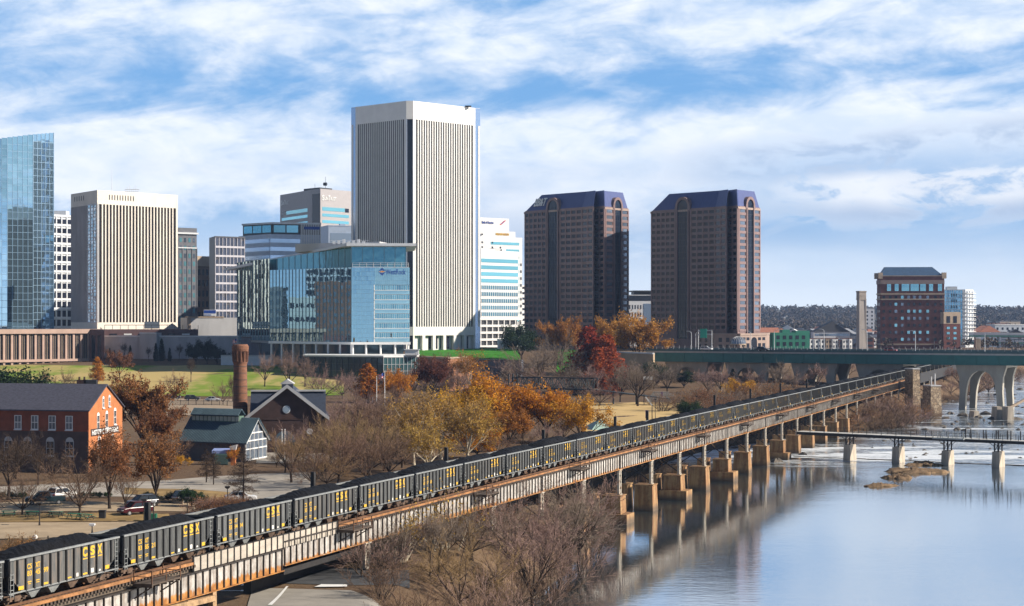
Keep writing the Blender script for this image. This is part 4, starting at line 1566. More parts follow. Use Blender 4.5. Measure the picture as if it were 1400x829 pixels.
def museum():
    A, B = Vector((*P(-60, 322), 0)), Vector((*P(121, 316), 0))
    d = (B - A).normalized()
    g = Vector((-d.y, d.x, 0))
    Cc = B + (Vector((*P(167, 331), 0)) - B)
    wdt = (Cc - B).length
    gd = (Cc - B).normalized()
    pts = [A, B, Cc, A + (Cc - B)]
    z0 = 5.6
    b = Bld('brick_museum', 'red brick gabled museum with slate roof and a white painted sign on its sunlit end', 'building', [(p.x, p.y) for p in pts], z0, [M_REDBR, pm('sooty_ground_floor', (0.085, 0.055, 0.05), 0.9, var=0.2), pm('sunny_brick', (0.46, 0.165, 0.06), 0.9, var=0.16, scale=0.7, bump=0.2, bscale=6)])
    ze, zr = Z(560.5, 316), Z(528, 323)
    b.body(ze)
    f0, f1 = b.face(0), b.face(1)
    # gable
    a_, c_ = f1.at(0, b.z(ze), 0), f1.at(f1.w, b.z(ze), 0)
    ap = f1.at(f1.w * 0.5, b.z(zr), 0)
    L = (A - B)
    b.wall.add([a_, c_, ap, a_ + L, c_ + L, ap + L], [(0, 1, 2), (5, 4, 3), (0, 2, 5, 3), (2, 1, 4, 5), (1, 0, 3, 4)], 0)
    b.wall.add([f1.at(0, 0, 0.03), f1.at(f1.w, 0, 0.03), f1.at(f1.w, b.z(ze), 0.03), f1.at(f1.w / 2, b.z(zr), 0.03), f1.at(0, b.z(ze), 0.03)], [(0, 1, 2, 3, 4)], 2)  # gable skin in lighter brick: sunlight put into its colour
    # long side's ground floor: recess shade put on as a dark strip, with arches
    zmid = Z(590.5, 316)
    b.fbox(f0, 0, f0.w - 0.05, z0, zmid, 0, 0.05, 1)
    b.fbox(f0, 0, f0.w - 0.05, zmid, zmid + 0.22, 0, 0.16)
    for px in (-46, -20, 20, 46, 73, 99):
        q = Vector((*P(px, 318), 0)); u = (q - A).dot(d)
        windows_sash(b, f0, u, Z(586.5, 318), 1.1, 2.2, G_GREY)
    for px in (-30, 5, 35, 70, 100):
        q = Vector((*P(px, 318), 0)); u = (q - A).dot(d)
        windows_sash(b, f0, u, Z(622, 318), 1.3, 2.3, G_WIN, M_GREYC, True)
    W1 = f1.w
    for u, zz, h in ((0.27, Z(586.5, 320), 2.3), (0.52, Z(584.5, 322), 2.3), (0.77, Z(580.5, 325), 2.3)):
        windows_sash(b, f1, W1 * u, zz, 0.85, h, G_WIN, M_WPAINT, True)
    for u, zz in ((0.42, Z(557, 322)), (0.60, Z(556, 322))):
        windows_sash(b, f1, W1 * u, zz, 0.6, 1.5, G_GREY, M_WPAINT, True)
    for u in (0.3, 0.7):
        windows_sash(b, f1, W1 * u, Z(622, 320), 1.1, 2.6, G_GREY, M_WPAINT, True)
    m = MB(); zs = Z(595.5, 320)
    b.fbox(f1, W1 * 0.06, W1 * 0.88, zs, zs + 1.25, 0.04, 0.10, 0, m)
    sg = b.part('sign_band', m, pm('dark_sign_band', (0.06, 0.035, 0.03), 0.9, var=0.2))
    m = MB(); put_text(m, "HISTORIC TREDEGAR", 1, f1.at(W1 * 0.08, b.z(zs + 0.2), 0.14), f1.d, (0, 0, 1), 0.02, 0.02, (W1 * 0.78, 0.85))
    m.build('sign_lettering', M_WPAINT, sg)
    # roof
    r = MB()
    ov, th = 0.45, 0.22
    e0, e1 = f0, b.face(2)
    for side in (0, 1):
        lo = (f1.at(0, b.z(ze), 0.35) - gd * ov + Vector((0, 0, -0.3))) if side == 0 else (f1.at(W1, b.z(ze), 0.35) + gd * ov + Vector((0, 0, -0.3)))
        hi = f1.at(W1 / 2, b.z(zr) + 0.12, 0.35)
        q = [lo, lo + L * 1.03, hi + L * 1.03, hi]
        r.hexa(q + [p + Vector((0, 0, th)) for p in q])
    o = b.part('roof', r, pm('slate_roof', (0.062, 0.062, 0.085), 0.7, var=0.3, scale=2.0, bump=0.3, bscale=6, stretch=(1, 1, 2.5))); fix_normals(o)
    # chimney stacks and a vent on the ridge
    for px, w, mt in ((112, 0.8, M_BLKBR), (124, 1.1, M_DKMET)):
        q = Vector((*P(px, 326), 0)) - b.o
        m = MB()
        m.box(q.x - w, q.x + w, q.y - 0.6, q.y + 0.6, b.z(zr) - 1.2, b.z(zr) + 1.0)
        if mt is M_BLKBR:
            for s_ in (-0.45, 0.45): m.tube((q.x + s_, q.y, b.z(zr) + 1.0), (q.x + s_, q.y, b.z(zr) + 1.55), 0.2, 0.16, 8)
        b.wall.v and m.build('chimney', mt, o)
    b.done()


museum()


def foundry():
    A, B = Vector((*P(341, 362), 0)), Vector((*P(444, 363.5), 0))
    d = (B - A).normalized(); g = Vector((-d.y, d.x, 0))
    dep = 24.0
    z0 = 6.0
    b = Bld('gun_foundry', 'dark sooty brick hall with round window, arched doorway and cross gabled dark roof', 'building', [(p.x, p.y) for p in (A, B, B + g * dep, A + g * dep)], z0, [M_BLKBR])
    ze, zr = Z(570, 363), Z(531, 363)
    b.body(ze)
    f = b.face(0)
    w = f.w
    aL, aR, ap = f.at(0, b.z(ze), 0), f.at(w, b.z(ze), 0), f.at(w / 2, b.z(zr), 0)
    bk = g * dep
    b.wall.add([aL, aR, ap, aL + bk, aR + bk, ap + bk], [(0, 1, 2), (5, 4, 3), (0, 2, 5, 3), (2, 1, 4, 5), (1, 0, 3, 4)], 0)
    b.fbox(f, 0, w, Z(574, 363), Z(573, 363), 0, 0.12)
    slate = pm('dark_blue_roof', (0.035, 0.045, 0.07), 0.6, 0.1, var=0.15, scale=0.6, stretch=(3, 3, 1))
    r = MB()
    for lo in (aL - d * 0.9 + Vector((0, 0, -0.7)), aR + d * 0.9 + Vector((0, 0, -0.7))):
        q = [lo - g * 0.8, lo + bk * 1.02, ap + bk * 1.02 + Vector((0, 0, 0.1)), ap - g * 0.8 + Vector((0, 0, 0.1))]
        r.hexa(q + [p + Vector((0, 0, 0.3)) for p in q])
    ro = b.part('roof', r, slate); fix_normals(ro)
    # pale barge boards on the gable
    for lo in (aL - d * 0.9 + Vector((0, 0, -0.7)), aR + d * 0.9 + Vector((0, 0, -0.7))):
        m = MB()
        q = [lo - g * 0.86 - Vector((0, 0, 0.05)), lo - g * 0.80 - Vector((0, 0, 0.05)), ap - g * 0.80 + Vector((0, 0, 0.05)), ap - g * 0.86 + Vector((0, 0, 0.05))]
        q += [p + Vector((0, 0, 0.75)) for p in q]
        m.hexa(q); oo = b.part('barge_board', m, M_GREYC, ro); fix_normals(oo)
    # rear cross wing with its own ridge
    m = MB()
    zc = b.z(Z(534.5, 378)); ze2 = b.z(Z(566, 372))
    y0, y1 = g * 7.0, g * 19.0
    ym = g * 13.0
    Lx, Rx = f.at(-0.2, 0, 0), f.at(w + 0.2, 0, 0)
    vs = []
    for p in (Lx, Rx):
        vs += [p + y0 + Vector((0, 0, ze2)), p + y1 + Vector((0, 0, ze2)), p + ym + Vector((0, 0, zc))]
    m.add(vs, [(0, 3, 5, 2), (1, 2, 5, 4), (0, 2, 1), (3, 4, 5), (0, 1, 4, 3)])
    oo = b.part('cross_roof', m, slate, ro); fix_normals(oo)
    m = MB(); m.bar(Lx + ym + Vector((0, 0, zc + 0.1)), Rx + ym + Vector((0, 0, zc + 0.1)), 1.6, 0.3); b.part('ridge_cap', m, M_GREYC, ro)
    # lantern
    m = MB()
    c = f.at(w * 0.5, b.z(zr) + 0.1, 0) + g * 3
    for s_ in (0,):
        q = [c - d * 1.1 - g * 2.0, c + d * 1.1 - g * 2.0, c + d * 1.1 + g * 5, c - d * 1.1 + g * 5]
        m.hexa([p + Vector((0, 0, -0.8)) for p in q] + [p + Vector((0, 0, 0.7)) for p in q])
        tl, tr = q[0] + Vector((0, 0, 0.7)), q[1] + Vector((0, 0, 0.7))
        tp = (q[0] + q[1]) / 2 + Vector((0, 0, 1.6))
        bk2 = g * 7
        m.add([tl - d * 0.3, tr + d * 0.3, tp, tl + bk2 - d * 0.3, tr + bk2 + d * 0.3, tp + bk2], [(0, 1, 2), (5, 4, 3), (0, 2, 5, 3), (2, 1, 4, 5), (1, 0, 3, 4)], 1)
    oo = b.part('lantern', m, [slate, M_GREYC], ro); fix_normals(oo)
    # round window
    def disc(u, z, r, mat, name, out=0.12, z_flat=None, n=18, parent=None):
        m = MB()
        vs = []
        for o_ in (0.02, out):
            if z_flat is None:
                vs += [f.at(u + r * math.cos(2 * math.pi * i / n), b.z(z) + r * math.sin(2 * math.pi * i / n), o_) for i in range(n)]
            else:
                vs += [f.at(u - r, b.z(z_flat), o_), f.at(u + r, b.z(z_flat), o_)] + [f.at(u + r * math.cos(math.pi * i / (n - 3)), b.z(z) + r * math.sin(math.pi * i / (n - 3)), o_) for i in range(n - 2)]
        m.add(vs, [tuple(range(n)), tuple(range(2 * n - 1, n - 1, -1))] + [(i, (i + 1) % n, n + (i + 1) % n, n + i) for i in range(n)])
        oo = b.part(name, m, mat, parent); fix_normals(oo)
        return oo
    sky_glass = glass('pale_window_glass', (0.35, 0.45, 0.56), 0.5, 0.12, 0.05)
    o1 = disc(w * 0.49, Z(560, 363), 0.78, M_LIGHTG, 'round_window')
    disc(w * 0.49, Z(560, 363), 0.66, sky_glass, 'pane', 0.16, parent=o1)
    door = disc(w * 0.47, Z(603, 363), 2.0, glass('arch_glass', (0.10, 0.15, 0.20), 0.3, 0.15, 0.05), 'arched_door', 0.12, z0 + 0.1)
    m = MB()
    b.fbox(f, w * 0.47 + 0.3, w * 0.47 + 1.9, z0 + 0.1, Z(604, 363), 0.12, 0.16, 0, m); b.part('opening', m, M_DKMET, door)
    o2 = disc(w * 0.80, Z(590, 363), 0.62, M_LIGHTG, 'round_window')
    b.done()


foundry()


def chimney():
    x0, y0 = P(328.5, 378)
    z0 = 6.5
    zt = Z(471, 378)
    r = empty('factory_chimney', (x0, y0, z0), 0, 'tall round brick chimney with a corbelled arcaded top beside the lawn', 'chimney')
    m = MB()
    H = zt - z0
    m.tube((0, 0, 0), (0, 0, H * 0.80), 1.62, 1.36, 28)
    brick = pm('chimney_brick', (0.20, 0.09, 0.052), 0.9, var=0.25, scale=1.2, bump=0.3, bscale=5, stretch=(1, 1, 2.5))
    m.build('shaft', brick, r, False)
    m = MB()
    for k in range(11):
        z = H * (0.12 + k * 0.066)
        rr = 1.62 - 0.26 * z / (H * 0.8)
        m.tube((0, 0, z), (0, 0, z + 0.16), rr + 0.035, rr + 0.03, 28)
    m.build('iron_band', pm('band_iron', (0.10, 0.06, 0.045), 0.8), r)
    m = MB()
    m.tube((0, 0, H * 0.80), (0, 0, H * 0.83), 1.36, 1.55, 28)
    m.tube((0, 0, H * 0.83), (0, 0, H * 0.93), 1.42, 1.42, 28)
    for k in range(14):
        a = 2 * math.pi * k / 14
        c, s_ = math.cos(a), math.sin(a)
        m.bar((1.48 * c, 1.48 * s_, H * 0.83), (1.62 * c, 1.62 * s_, H * 0.935), 0.26)
    m.tube((0, 0, H * 0.93), (0, 0, H * 0.955), 1.62, 1.74, 28)
    m.tube((0, 0, H * 0.955), (0, 0, H * 0.985), 1.74, 1.74, 28)
    m.tube((0, 0, H * 0.985), (0, 0, H), 1.62, 1.50, 28)
    m.build('crown_course', brick, r)


chimney()


def green_shed():
    A, B = Vector((*P(244, 347), 0)), Vector((*P(334.5, 340), 0))
    d = (B - A).normalized()
    Cc = Vector((*P(364, 350), 0))
    e = (Cc - B); wd = e.length; e.normalize()
    L = A - B
    z0 = 5.9
    b = Bld('visitor_hall', 'dark blue green metal roofed hall with a glazed gable and ridge clerestory', 'building', [(p.x, p.y) for p in (A, B, Cc, A + e * wd)], z0, [pm('hall_wall', (0.09, 0.095, 0.11), 0.8, var=0.15)])
    ze, zr = Z(604, 340), Z(574, 345)
    b.body(ze)
    f0, f1 = b.face(0), b.face(1)
    roofm = bpy.data.materials.new('ribbed_metal_roof'); roofm.use_nodes = True
    roofm.node_tree.nodes['Principled BSDF'].inputs['Base Color'].default_value = (0.020, 0.048, 0.078, 1)
    roofm.node_tree.nodes['Principled BSDF'].inputs['Roughness'].default_value = 0.5
    aL, aR, ap = f1.at(0, b.z(ze), 0), f1.at(f1.w, b.z(ze), 0), f1.at(f1.w / 2, b.z(zr), 0)
    r = MB()
    ribs = MB()
    for lo, sg in ((aL - e * 0.8, -1), (aR + e * 0.8, 1)):
        lo = lo + Vector((0, 0, -0.5)) - d * -0.7
        hi = ap + d * 0.7 + Vector((0, 0, 0.1))
        q = [lo, lo + L * 1.03, hi + L * 1.03, hi]
        r.hexa(q + [p + Vector((0, 0, 0.2)) for p in q])
        n = 46
        for k in range(n + 1):
            o_ = L * (1.03 * k / n) + Vector((0, 0, 0.24))
            ribs.bar(lo + o_, hi + o_, 0.09, 0.10)
    ro = b.part('roof', r, roofm); fix_normals(ro)
    b.part('seam', ribs, pm('seam_metal', (0.11, 0.17, 0.20), 0.5, 0.3), ro)
    # ridge clerestory
    m = MB()
    o0, o1 = f1.at(f1.w / 2, b.z(zr), 0) - d * 3.2, f1.at(f1.w / 2, b.z(zr), 0) + L + d * 1.0
    hw = e * 1.1
    q = [o0 - hw, o0 + hw, o1 + hw, o1 - hw]
    m.hexa([p + Vector((0, 0, -0.9)) for p in q] + [p + Vector((0, 0, 0.62)) for p in q])
    cl = b.part('clerestory', m, pm('clerestory_frame', (0.10, 0.17, 0.13), 0.6)); fix_normals(cl)
    fc = Face((o1 - hw)[:2], (o0 - hw)[:2])
    for k in range(12):
        m = MB(); u0 = fc.w * (k + 0.12) / 12; u1 = fc.w * (k + 0.88) / 12
        zz0 = b.z(zr) - 0.35; zz1 = b.z(zr) + 0.5
        m.hexa([fc.at(u0, zz0, 0.08), fc.at(u1, zz0, 0.08), fc.at(u1, zz0, 0), fc.at(u0, zz0, 0), fc.at(u0, zz1, 0.08), fc.at(u1, zz1, 0.08), fc.at(u1, zz1, 0), fc.at(u0, zz1, 0)])
        m.build('clerestory_pane', pm('pale_blind', (0.40, 0.47, 0.42), 0.6), cl)
    m = MB(); rb = MB()
    tp = Vector((0, 0, 1.75))
    for sg in (-1, 1):
        lo0, lo1 = o0 + hw * (1.55 * sg) + Vector((0, 0, 0.6)), o1 + hw * (1.55 * sg) + Vector((0, 0, 0.6))
        hi0, hi1 = o0 + tp, o1 + tp
        q = [lo0, lo1, hi1, hi0]
        m.hexa(q + [p + Vector((0, 0, 0.15)) for p in q])
        for k in range(40):
            t = k / 39
            rb.bar(lo0.lerp(lo1, t) + Vector((0, 0, 0.18)), hi0.lerp(hi1, t) + Vector((0, 0, 0.18)), 0.09, 0.10)
    oo = b.part('clerestory_roof', m, roofm, cl); fix_normals(oo)
    b.part('seam', rb, MATS['seam_metal'], cl)
    # glazed gable with white bars
    m = MB()
    m.add([f1.at(0.2, 0.3, 0.06), f1.at(f1.w - 0.2, 0.3, 0.06), f1.at(f1.w - 0.2, b.z(ze), 0.06), f1.at(f1.w / 2, b.z(zr) - 0.3, 0.06), f1.at(0.2, b.z(ze), 0.06)], [(0, 1, 2, 3, 4)])
    gl = b.part('gable_glazing', m, G_GREY)
    m = MB()
    for k in range(6):
        u = 0.2 + (f1.w - 0.4) * k / 5
        top = b.z(ze) + (b.z(zr) - b.z(ze)) * (1 - abs(u / f1.w - 0.5) * 2) - 0.2
        m.bar(f1.at(u, 0.2, 0.14), f1.at(u, max(top, b.z(ze)), 0.14), 0.16)
    for z in (0.4, 2.4, b.z(ze), b.z(ze) + 1.4):
        k = 0 if z <= b.z(ze) else (z - b.z(ze)) / (b.z(zr) - b.z(ze)) * 0.5
        m.bar(f1.at(f1.w * k + 0.2, z, 0.14), f1.at(f1.w * (1 - k) - 0.2, z, 0.14), 0.20)
    m.bar(f1.at(-0.4, b.z(ze) - 0.3, 0.5), f1.at(f1.w / 2, b.z(zr) + 0.1, 0.5), 0.22); m.bar(f1.at(f1.w + 0.4, b.z(ze) - 0.3, 0.5), f1.at(f1.w / 2, b.z(zr) + 0.1, 0.5), 0.22)
    b.part('glazing_bar', m, M_WPAINT, gl)
    for k in range(9):
        b.pane(f0, f0.w * (0.06 + 0.1 * k), f0.w * (0.06 + 0.1 * k) + 0.95, Z(611, 342), Z(606.5, 342), G_GREY, 'window', 0.05)
    # lower entrance lean-to with sunlit brick pier
    for px, w_, h_, mt, nm in ((319, 0.42, 2.9, M_REDBR, 'brick_pier'),):
        q = Vector((*P(px, 333), 0)) - b.o
        m = MB(); m.box(q.x - w_, q.x + w_, q.y - 0.4, q.y + 0.4, 0, h_); b.part(nm, m, pm('sunny_brick', (0.46, 0.165, 0.06)))
        m = MB(); m.hexa([(q.x - 0.5, q.y - 0.5, h_), (q.x + 0.5, q.y - 0.5, h_), (q.x + 0.5, q.y + 0.5, h_), (q.x - 0.5, q.y + 0.5, h_), (q.x - 0.6, q.y - 0.5, h_ + 0.6), (q.x + 0.7, q.y - 0.5, h_ + 0.9), (q.x + 0.7, q.y + 0.5, h_ + 0.9), (q.x - 0.6, q.y + 0.5, h_ + 0.6)]); b.part('pier_cap', m, M_GREYC)
    q = Vector((*P(303, 334), 0)) - b.o
    m = MB(); m.hexa([(q.x - 1.6, q.y - 1.2, 2.2), (q.x + 1.6, q.y - 1.2, 2.2), (q.x + 1.6, q.y + 1.5, 2.5), (q.x - 1.6, q.y + 1.5, 2.5), (q.x - 1.6, q.y - 1.2, 2.75), (q.x + 1.6, q.y - 1.2, 2.75), (q.x + 1.6, q.y + 1.5, 3.0), (q.x - 1.6, q.y + 1.5, 3.0)])
    b.part('awning', m, pm('blue_awning', (0.23, 0.30, 0.55), 0.7))
    m = MB(); m.box(q.x - 1.2, q.x + 1.2, q.y - 0.3, q.y, 0, 2.1); b.part('entrance_door', m, G_TEAL)
    b.done()


green_shed()


# ---- right-hand background: brick tower, glass flats, shaft, green mill, row houses, viaduct road
def far_right():
    pts = chain((1199, 1215), (1204, 1203), (1291, 1200))
    pts = pts + [(pts[2][0] + 6, 1235), (pts[0][0] + 8, 1245)]
    z0 = 13.0
    zt = Z(378, 1203)
    b = Bld('brick_tower', 'dark red brick office tower with a blue hipped roof and tan stone bands', 'tower', pts, z0, [M_DKBR, M_TANST, pm('mauve_stone', (0.26, 0.19, 0.17), 0.8, var=0.1)])
    b.body(zt)
    f, f0 = b.face(1), b.face(0)
    for zz, h, mi in ((401, 1.0, 1), (408.5, 0.8, 1), (383, 2.6, 2), (470, 1.0, 1)):
        b.fbox(f, -0.1, f.w + 0.1, Z(zz, 1200) - h, Z(zz, 1200), 0, 0.5, mi); b.fbox(f0, 0, f0.w, Z(zz, 1200) - h, Z(zz, 1200), 0, 0.5, mi)
    zmid = Z(399, 1200)
    # tall glazed top storeys: bay in the middle
    W1 = f.w
    for u0, u1 in ((0.33, 0.45), (0.47, 0.60), (0.62, 0.71)):
        b.pane(f, W1 * u0, W1 * u1, Z(398, 1200), Z(384.5, 1200), G_TEAL, 'tall_window', 0.15)
    for u in (0.10, 0.22, 0.76, 0.90):
        b.pane(f, W1 * u, W1 * u + 2.6, Z(398, 1200), Z(384.5, 1200), G_TEAL, 'tall_window', 0.15)
    for k in range(7):
        zz = Z(404.5 + k * 9.4 if k == 0 else 404.5 + k * 9.6, 1200)
        if zz < z0 + 5: break
        for u in (0.05, 0.15, 0.24, 0.34, 0.44, 0.53, 0.62, 0.74, 0.86, 0.95):
            lit = (k * 7 + int(u * 100)) % 3
            b.pane(f, W1 * u - 0.85, W1 * u + 0.85, zz - 1.9, zz, (G_WIN, G_TEAL, G_GREY)[lit if u > 0.2 and u < 0.8 else 0], 'window', 0.1)
        for u in (0.35, 0.7):
            b.pane(f0, f0.w * u - 0.8, f0.w * u + 0.8, zz - 1.9, zz, G_WIN, 'window', 0.1)
    r = MB()
    q = [(x * 1.0, y * 1.0) for x, y in b.pts]
    r.prism([(x * 1.02, y * 1.02) for x, y in q], b.z(zt), b.z(zt) + 0.5, 1)
    t = [(x * 0.74, y * 0.5) for x, y in q]
    r.prism([(x * 0.97, y * 0.97) for x, y in q], b.z(zt) + 0.5, b.z(Z(365, 1205)), 0, t)
    ro = b.part('roof', r, [pm('blue_hip_roof', (0.05, 0.095, 0.17), 0.5, 0.2, var=0.15), M_TANST])
    m = MB()
    for i in (0, 1, 2):
        x, y = q[i]
        m.box(x - 1.4, x + 1.4, y - 0.3, y + 2.4, b.z(zt) - 1.5, b.z(zt) + 2.4)
    b.part('corner_turret', m, M_TANST)
    # parking base with pale columns
    m = MB()
    fb = Face(q[0], q[2])
    for k in range(12):
        p = fb.at(fb.w * (k + 0.3) / 12, 0, 1.2 + 0.02 * k); m.box(p.x - 0.35, p.x + 0.35, p.y - 0.35, p.y + 0.35, 0, 7.0)
    b.part('column', m, M_GREYC)
    b.done()

    pts = chain((1286, 1190), (1290, 1184), (1313, 1186)); pts = para(pts)
    b = Bld('brick_annex', 'lower red brick annex with tan stone top storey right of the dark brick tower', 'building', pts, z0, [M_DKBR, M_TANST])
    zt = Z(427, 1184); b.body(zt); f = b.face(1)
    zs = Z(443, 1184)
    b.fbox(f, 0, f.w, zs, zt + 0.1, 0, 0.2, 1); b.fbox(b.face(0), 0, b.face(0).w, zs, zt + 0.1, 0, 0.2, 1)
    for u in (0.28, 0.68): b.pane(f, f.w * u - 1.2, f.w * u + 1.2, zs + 0.6, zs + 5.0, G_WIN, 'tall_window', 0.3)
    b.grid(f, 2, 5, f.w * 0.08, f.w * 0.88, z0, zs - 1, 0.44, 0.45, lambda i, j: G_TEAL if j > 1 else G_WIN)
    b.done()

    pts = chain((1285, 1365), (1291, 1352), (1320, 1350), (1331, 1362))
    pts = pts + [(pts[3][0] - 4, 1390), (pts[0][0] + 6, 1395)]
    b = Bld('apartment_tower', 'pale blue glass apartment tower with white balconies on its right edge', 'tower', pts, z0, [M_LIGHTG, M_BLUEP, M_WPAINT])
    zt = Z(396, 1352); b.body(zt)
    f, f2 = b.face(1), b.face(2)
    b.fbox(f, 2, f.w * 0.62, zt, zt + 2.2, -12, -1, 2)
    b.curtain(f, 8, 14, 0.2, f.w * 0.86, z0 + 2, zt - 0.5, glass('flat_glass', (0.16, 0.34, 0.48), 0.7, 0.06, 0.1, 0.3, 0.3), 'curtain_wall', 0.1, 0.01, M_LIGHTG, 0.3)
    b.grid(f, 3, 3, f.w * 0.3, f.w * 0.62, zt - 15, zt - 2, 0.5, 0.5, G_WIN, 'window', 0.35)
    m = MB()
    for k in range(14):
        zz = z0 + 3 + (zt - z0 - 3) * k / 14
        b.fbox(f2, 0.4, f2.w + 1.2, zz, zz + 0.35, -0.2, 1.5, 0, m)
        b.fbox(f2, 0.4, f2.w + 1.2, zz + 1.2, zz + 1.35, 1.4, 1.5, 0, m)
        b.fbox(f, f.w * 0.90, f.w * 1.0, zz, zz + 0.35, 0, 1.5, 0, m)
    b.part('balcony', m, M_WPAINT)
    b.grid(f2, 3, 14, 0.3, f2.w - 0.2, z0 + 3, zt - 0.4, 0.55, 0.55, G_GREY)
    b.done()

    x0, y0 = P(1177.5, 1150)
    zt = Z(398, 1150)
    r = empty('concrete_shaft', (x0, y0, z0), R(14), 'tall slim square concrete tower left of the dark brick tower', 'tower')
    m = MB()
    H = zt - z0
    m.hexa([(-2.5, -2.5, 0), (2.5, -2.5, 0), (2.5, 2.5, 0), (-2.5, 2.5, 0), (-2.05, -2.05, H * 0.86), (2.05, -2.05, H * 0.86), (2.05, 2.05, H * 0.86), (-2.05, 2.05, H * 0.86)])
    for sx in (-1, 1):
        m.box(sx * 2.1 - 0.3, sx * 2.1 + 0.3, -2.45, -2.0, 0.5, H * 0.86)
    m.build('shaft', pm('old_concrete', (0.36, 0.325, 0.30), 0.9, var=0.15, scale=0.3, stretch=(1, 1, 0.2)), r)
    m = MB(); m.box(-2.3, 2.3, -2.3, 2.3, H * 0.86, H * 0.98); m.box(-2.5, 2.5, -2.5, 2.5, H * 0.98, H); m.box(-2.4, 2.4, -2.4, 2.4, H * 0.85, H * 0.87)
    m.build('head', pm('weathered_head', (0.30, 0.26, 0.23), 0.9, var=0.2), r)

    pts = para(chain((1040, 1010), (1057, 1000), (1107, 1003)))
    b = Bld('green_mill', 'bright green flat roofed building with two rows of dark square windows', 'building', pts, z0, [pm('green_painted_wall', (0.012, 0.17, 0.115), 0.7, var=0.12, scale=0.4)])
    zt = Z(455, 1000); b.body(zt); f = b.face(1)
    b.fbox(f, f.w * 0.62, f.w, zt, Z(452.5, 1000), -8, 0)
    b.grid(f, 5, 2, f.w * 0.05, f.w * 0.92, Z(475, 1000), Z(457, 1000), 0.5, 0.58, G_WIN)
    b.fbox(f, f.w * 0.3, f.w * 0.5, zt, zt + 1.6, -9, -3)
    b.done()

    for k, (a, c) in enumerate(((1107.5, 1112), (1114, 1120), (1122, 1128), (1129, 1137), (1138.5, 1145.5), (1147, 1151), (1152, 1160), (1161.5, 1165))):
        lab = ['first white rowhouse right of the green building', 'second white rowhouse right of the green building', 'third white rowhouse right of the green building',
               'tan rowhouse in the middle of the white terrace', 'white rowhouse just right of the tan rowhouse', 'narrow dark gap house in the white terrace', 'wide white rowhouse near the slim concrete tower', 'last narrow white rowhouse before the slim concrete tower'][k]
        mt = [M_WPAINT, M_WPAINT, M_WPAINT, M_TANST, M_WPAINT, pm('dark_render', (0.10, 0.08, 0.09), 0.9), M_WPAINT, M_WPAINT][k]
        pts = para(chain((a - 0.6, 1034), (a, 1024), (c, 1024.5)))
        b = Bld('rowhouse', lab, 'house', pts, z0, [mt, M_DKBR], 'white terrace houses behind the road bridge')
        zt = Z(463.5 if k != 5 else 466, 1024); b.body(zt); f = b.face(1)
        b.fbox(f, -0.1, f.w + 0.1, zt, zt + 0.35, -4, 0.2, 1)
        b.grid(f, 1 if f.w < 2.6 else 2, 2, 0.1, f.w - 0.1, Z(477, 1024), zt - 0.3, 0.4, 0.5, G_WIN)
        b.done()
    # elevated expressway on the right
    pts = chain((1331, 1310), (1420, 1290))
    r = empty('expressway_bridge', (pts[0][0], pts[0][1], z0), 0, 'pale elevated expressway on columns at the right edge behind the road bridge', 'bridge')
    dv = Vector((pts[1][0] - pts[0][0], pts[1][1] - pts[0][1], 0))
    for nm, ya, yb, mt in (('upper_deck', 458.5, 455.5, M_WPAINT), ('upper_girder', 461, 458.6, pm('pale_green_girder', (0.22, 0.46, 0.34), 0.6)), ('lower_deck', 468, 465.5, M_WPAINT), ('lower_girder', 470, 468.1, MATS['pale_green_girder'])):
        m = MB()
        za, zb_ = Z(ya, 1300) - z0, Z(yb, 1300) - z0
        m.hexa([(0, 0, za), tuple(dv + Vector((0, 0, za))), tuple(dv + Vector((0, 14, za))), (0, 14, za), (0, 0, zb_), tuple(dv + Vector((0, 0, zb_))), tuple(dv + Vector((0, 14, zb_))), (0, 14, zb_)])
        m.build(nm, mt, r)
    for k in range(6):
        m = MB(); p = dv * (k + 0.4) / 6 + Vector((0, 3, 0)); m.box(p.x - 0.8, p.x + 0.8, p.y - 0.8, p.y + 0.8, 0, Z(461, 1300) - z0); m.build('column', M_GREYC, r)
    b = wall_block('pale square pier building at the left end of the elevated expressway', [(1334, 1180), (1341, 1180)], 462, 1180, z0, M_TANST, 8, M_LIGHTG, 'pier_building', 'building')


far_right()
# ------------------------------------------------------------------ railway viaduct
TV = Vector((0.3205, 0.9472, 0)); TV.normalize()
RV = Vector((TV.y, -TV.x, 0))
TRK0 = Vector((-32.0, 150.4, 0)) - RV * 1.6            # track centre line at the first gap between wagons
TRZ = math.atan2(TV.y, TV.x)
ZRAIL = 10.88


def tw(s, o, z=0.0):
    p = TRK0 + TV * s + RV * o
    return Vector((p.x, p.y, z))


def s_at(px, o):
    """distance along the line where the line at offset o crosses a picture column"""
    t = (px - CX) / FPX
    b = TRK0 + RV * o
    return (t * b.y - b.x) / (TV.x - t * TV.y)


M_STEEL = pm('black_steel', (0.022, 0.020, 0.020), 0.7, 0.1, var=0.3, scale=1.0)
M_RUST = pm('rusty_steel', (0.135, 0.066, 0.034), 0.9, 0.0, var=0.35, scale=1.4, stretch=(0.4, 1, 1), bump=0.2)
M_TIE = pm('old_timber', (0.075, 0.055, 0.042), 0.95, var=0.3, scale=2.0)
M_DECK = pm('parapet_concrete', (0.40, 0.355, 0.30), 0.9, var=0.2, scale=0.9, stretch=(0.3, 1, 1), bump=0.15)
M_BALL = pm('dirty_ballast', (0.13, 0.10, 0.075), 0.95, var=0.4, scale=3.0, bump=0.5)


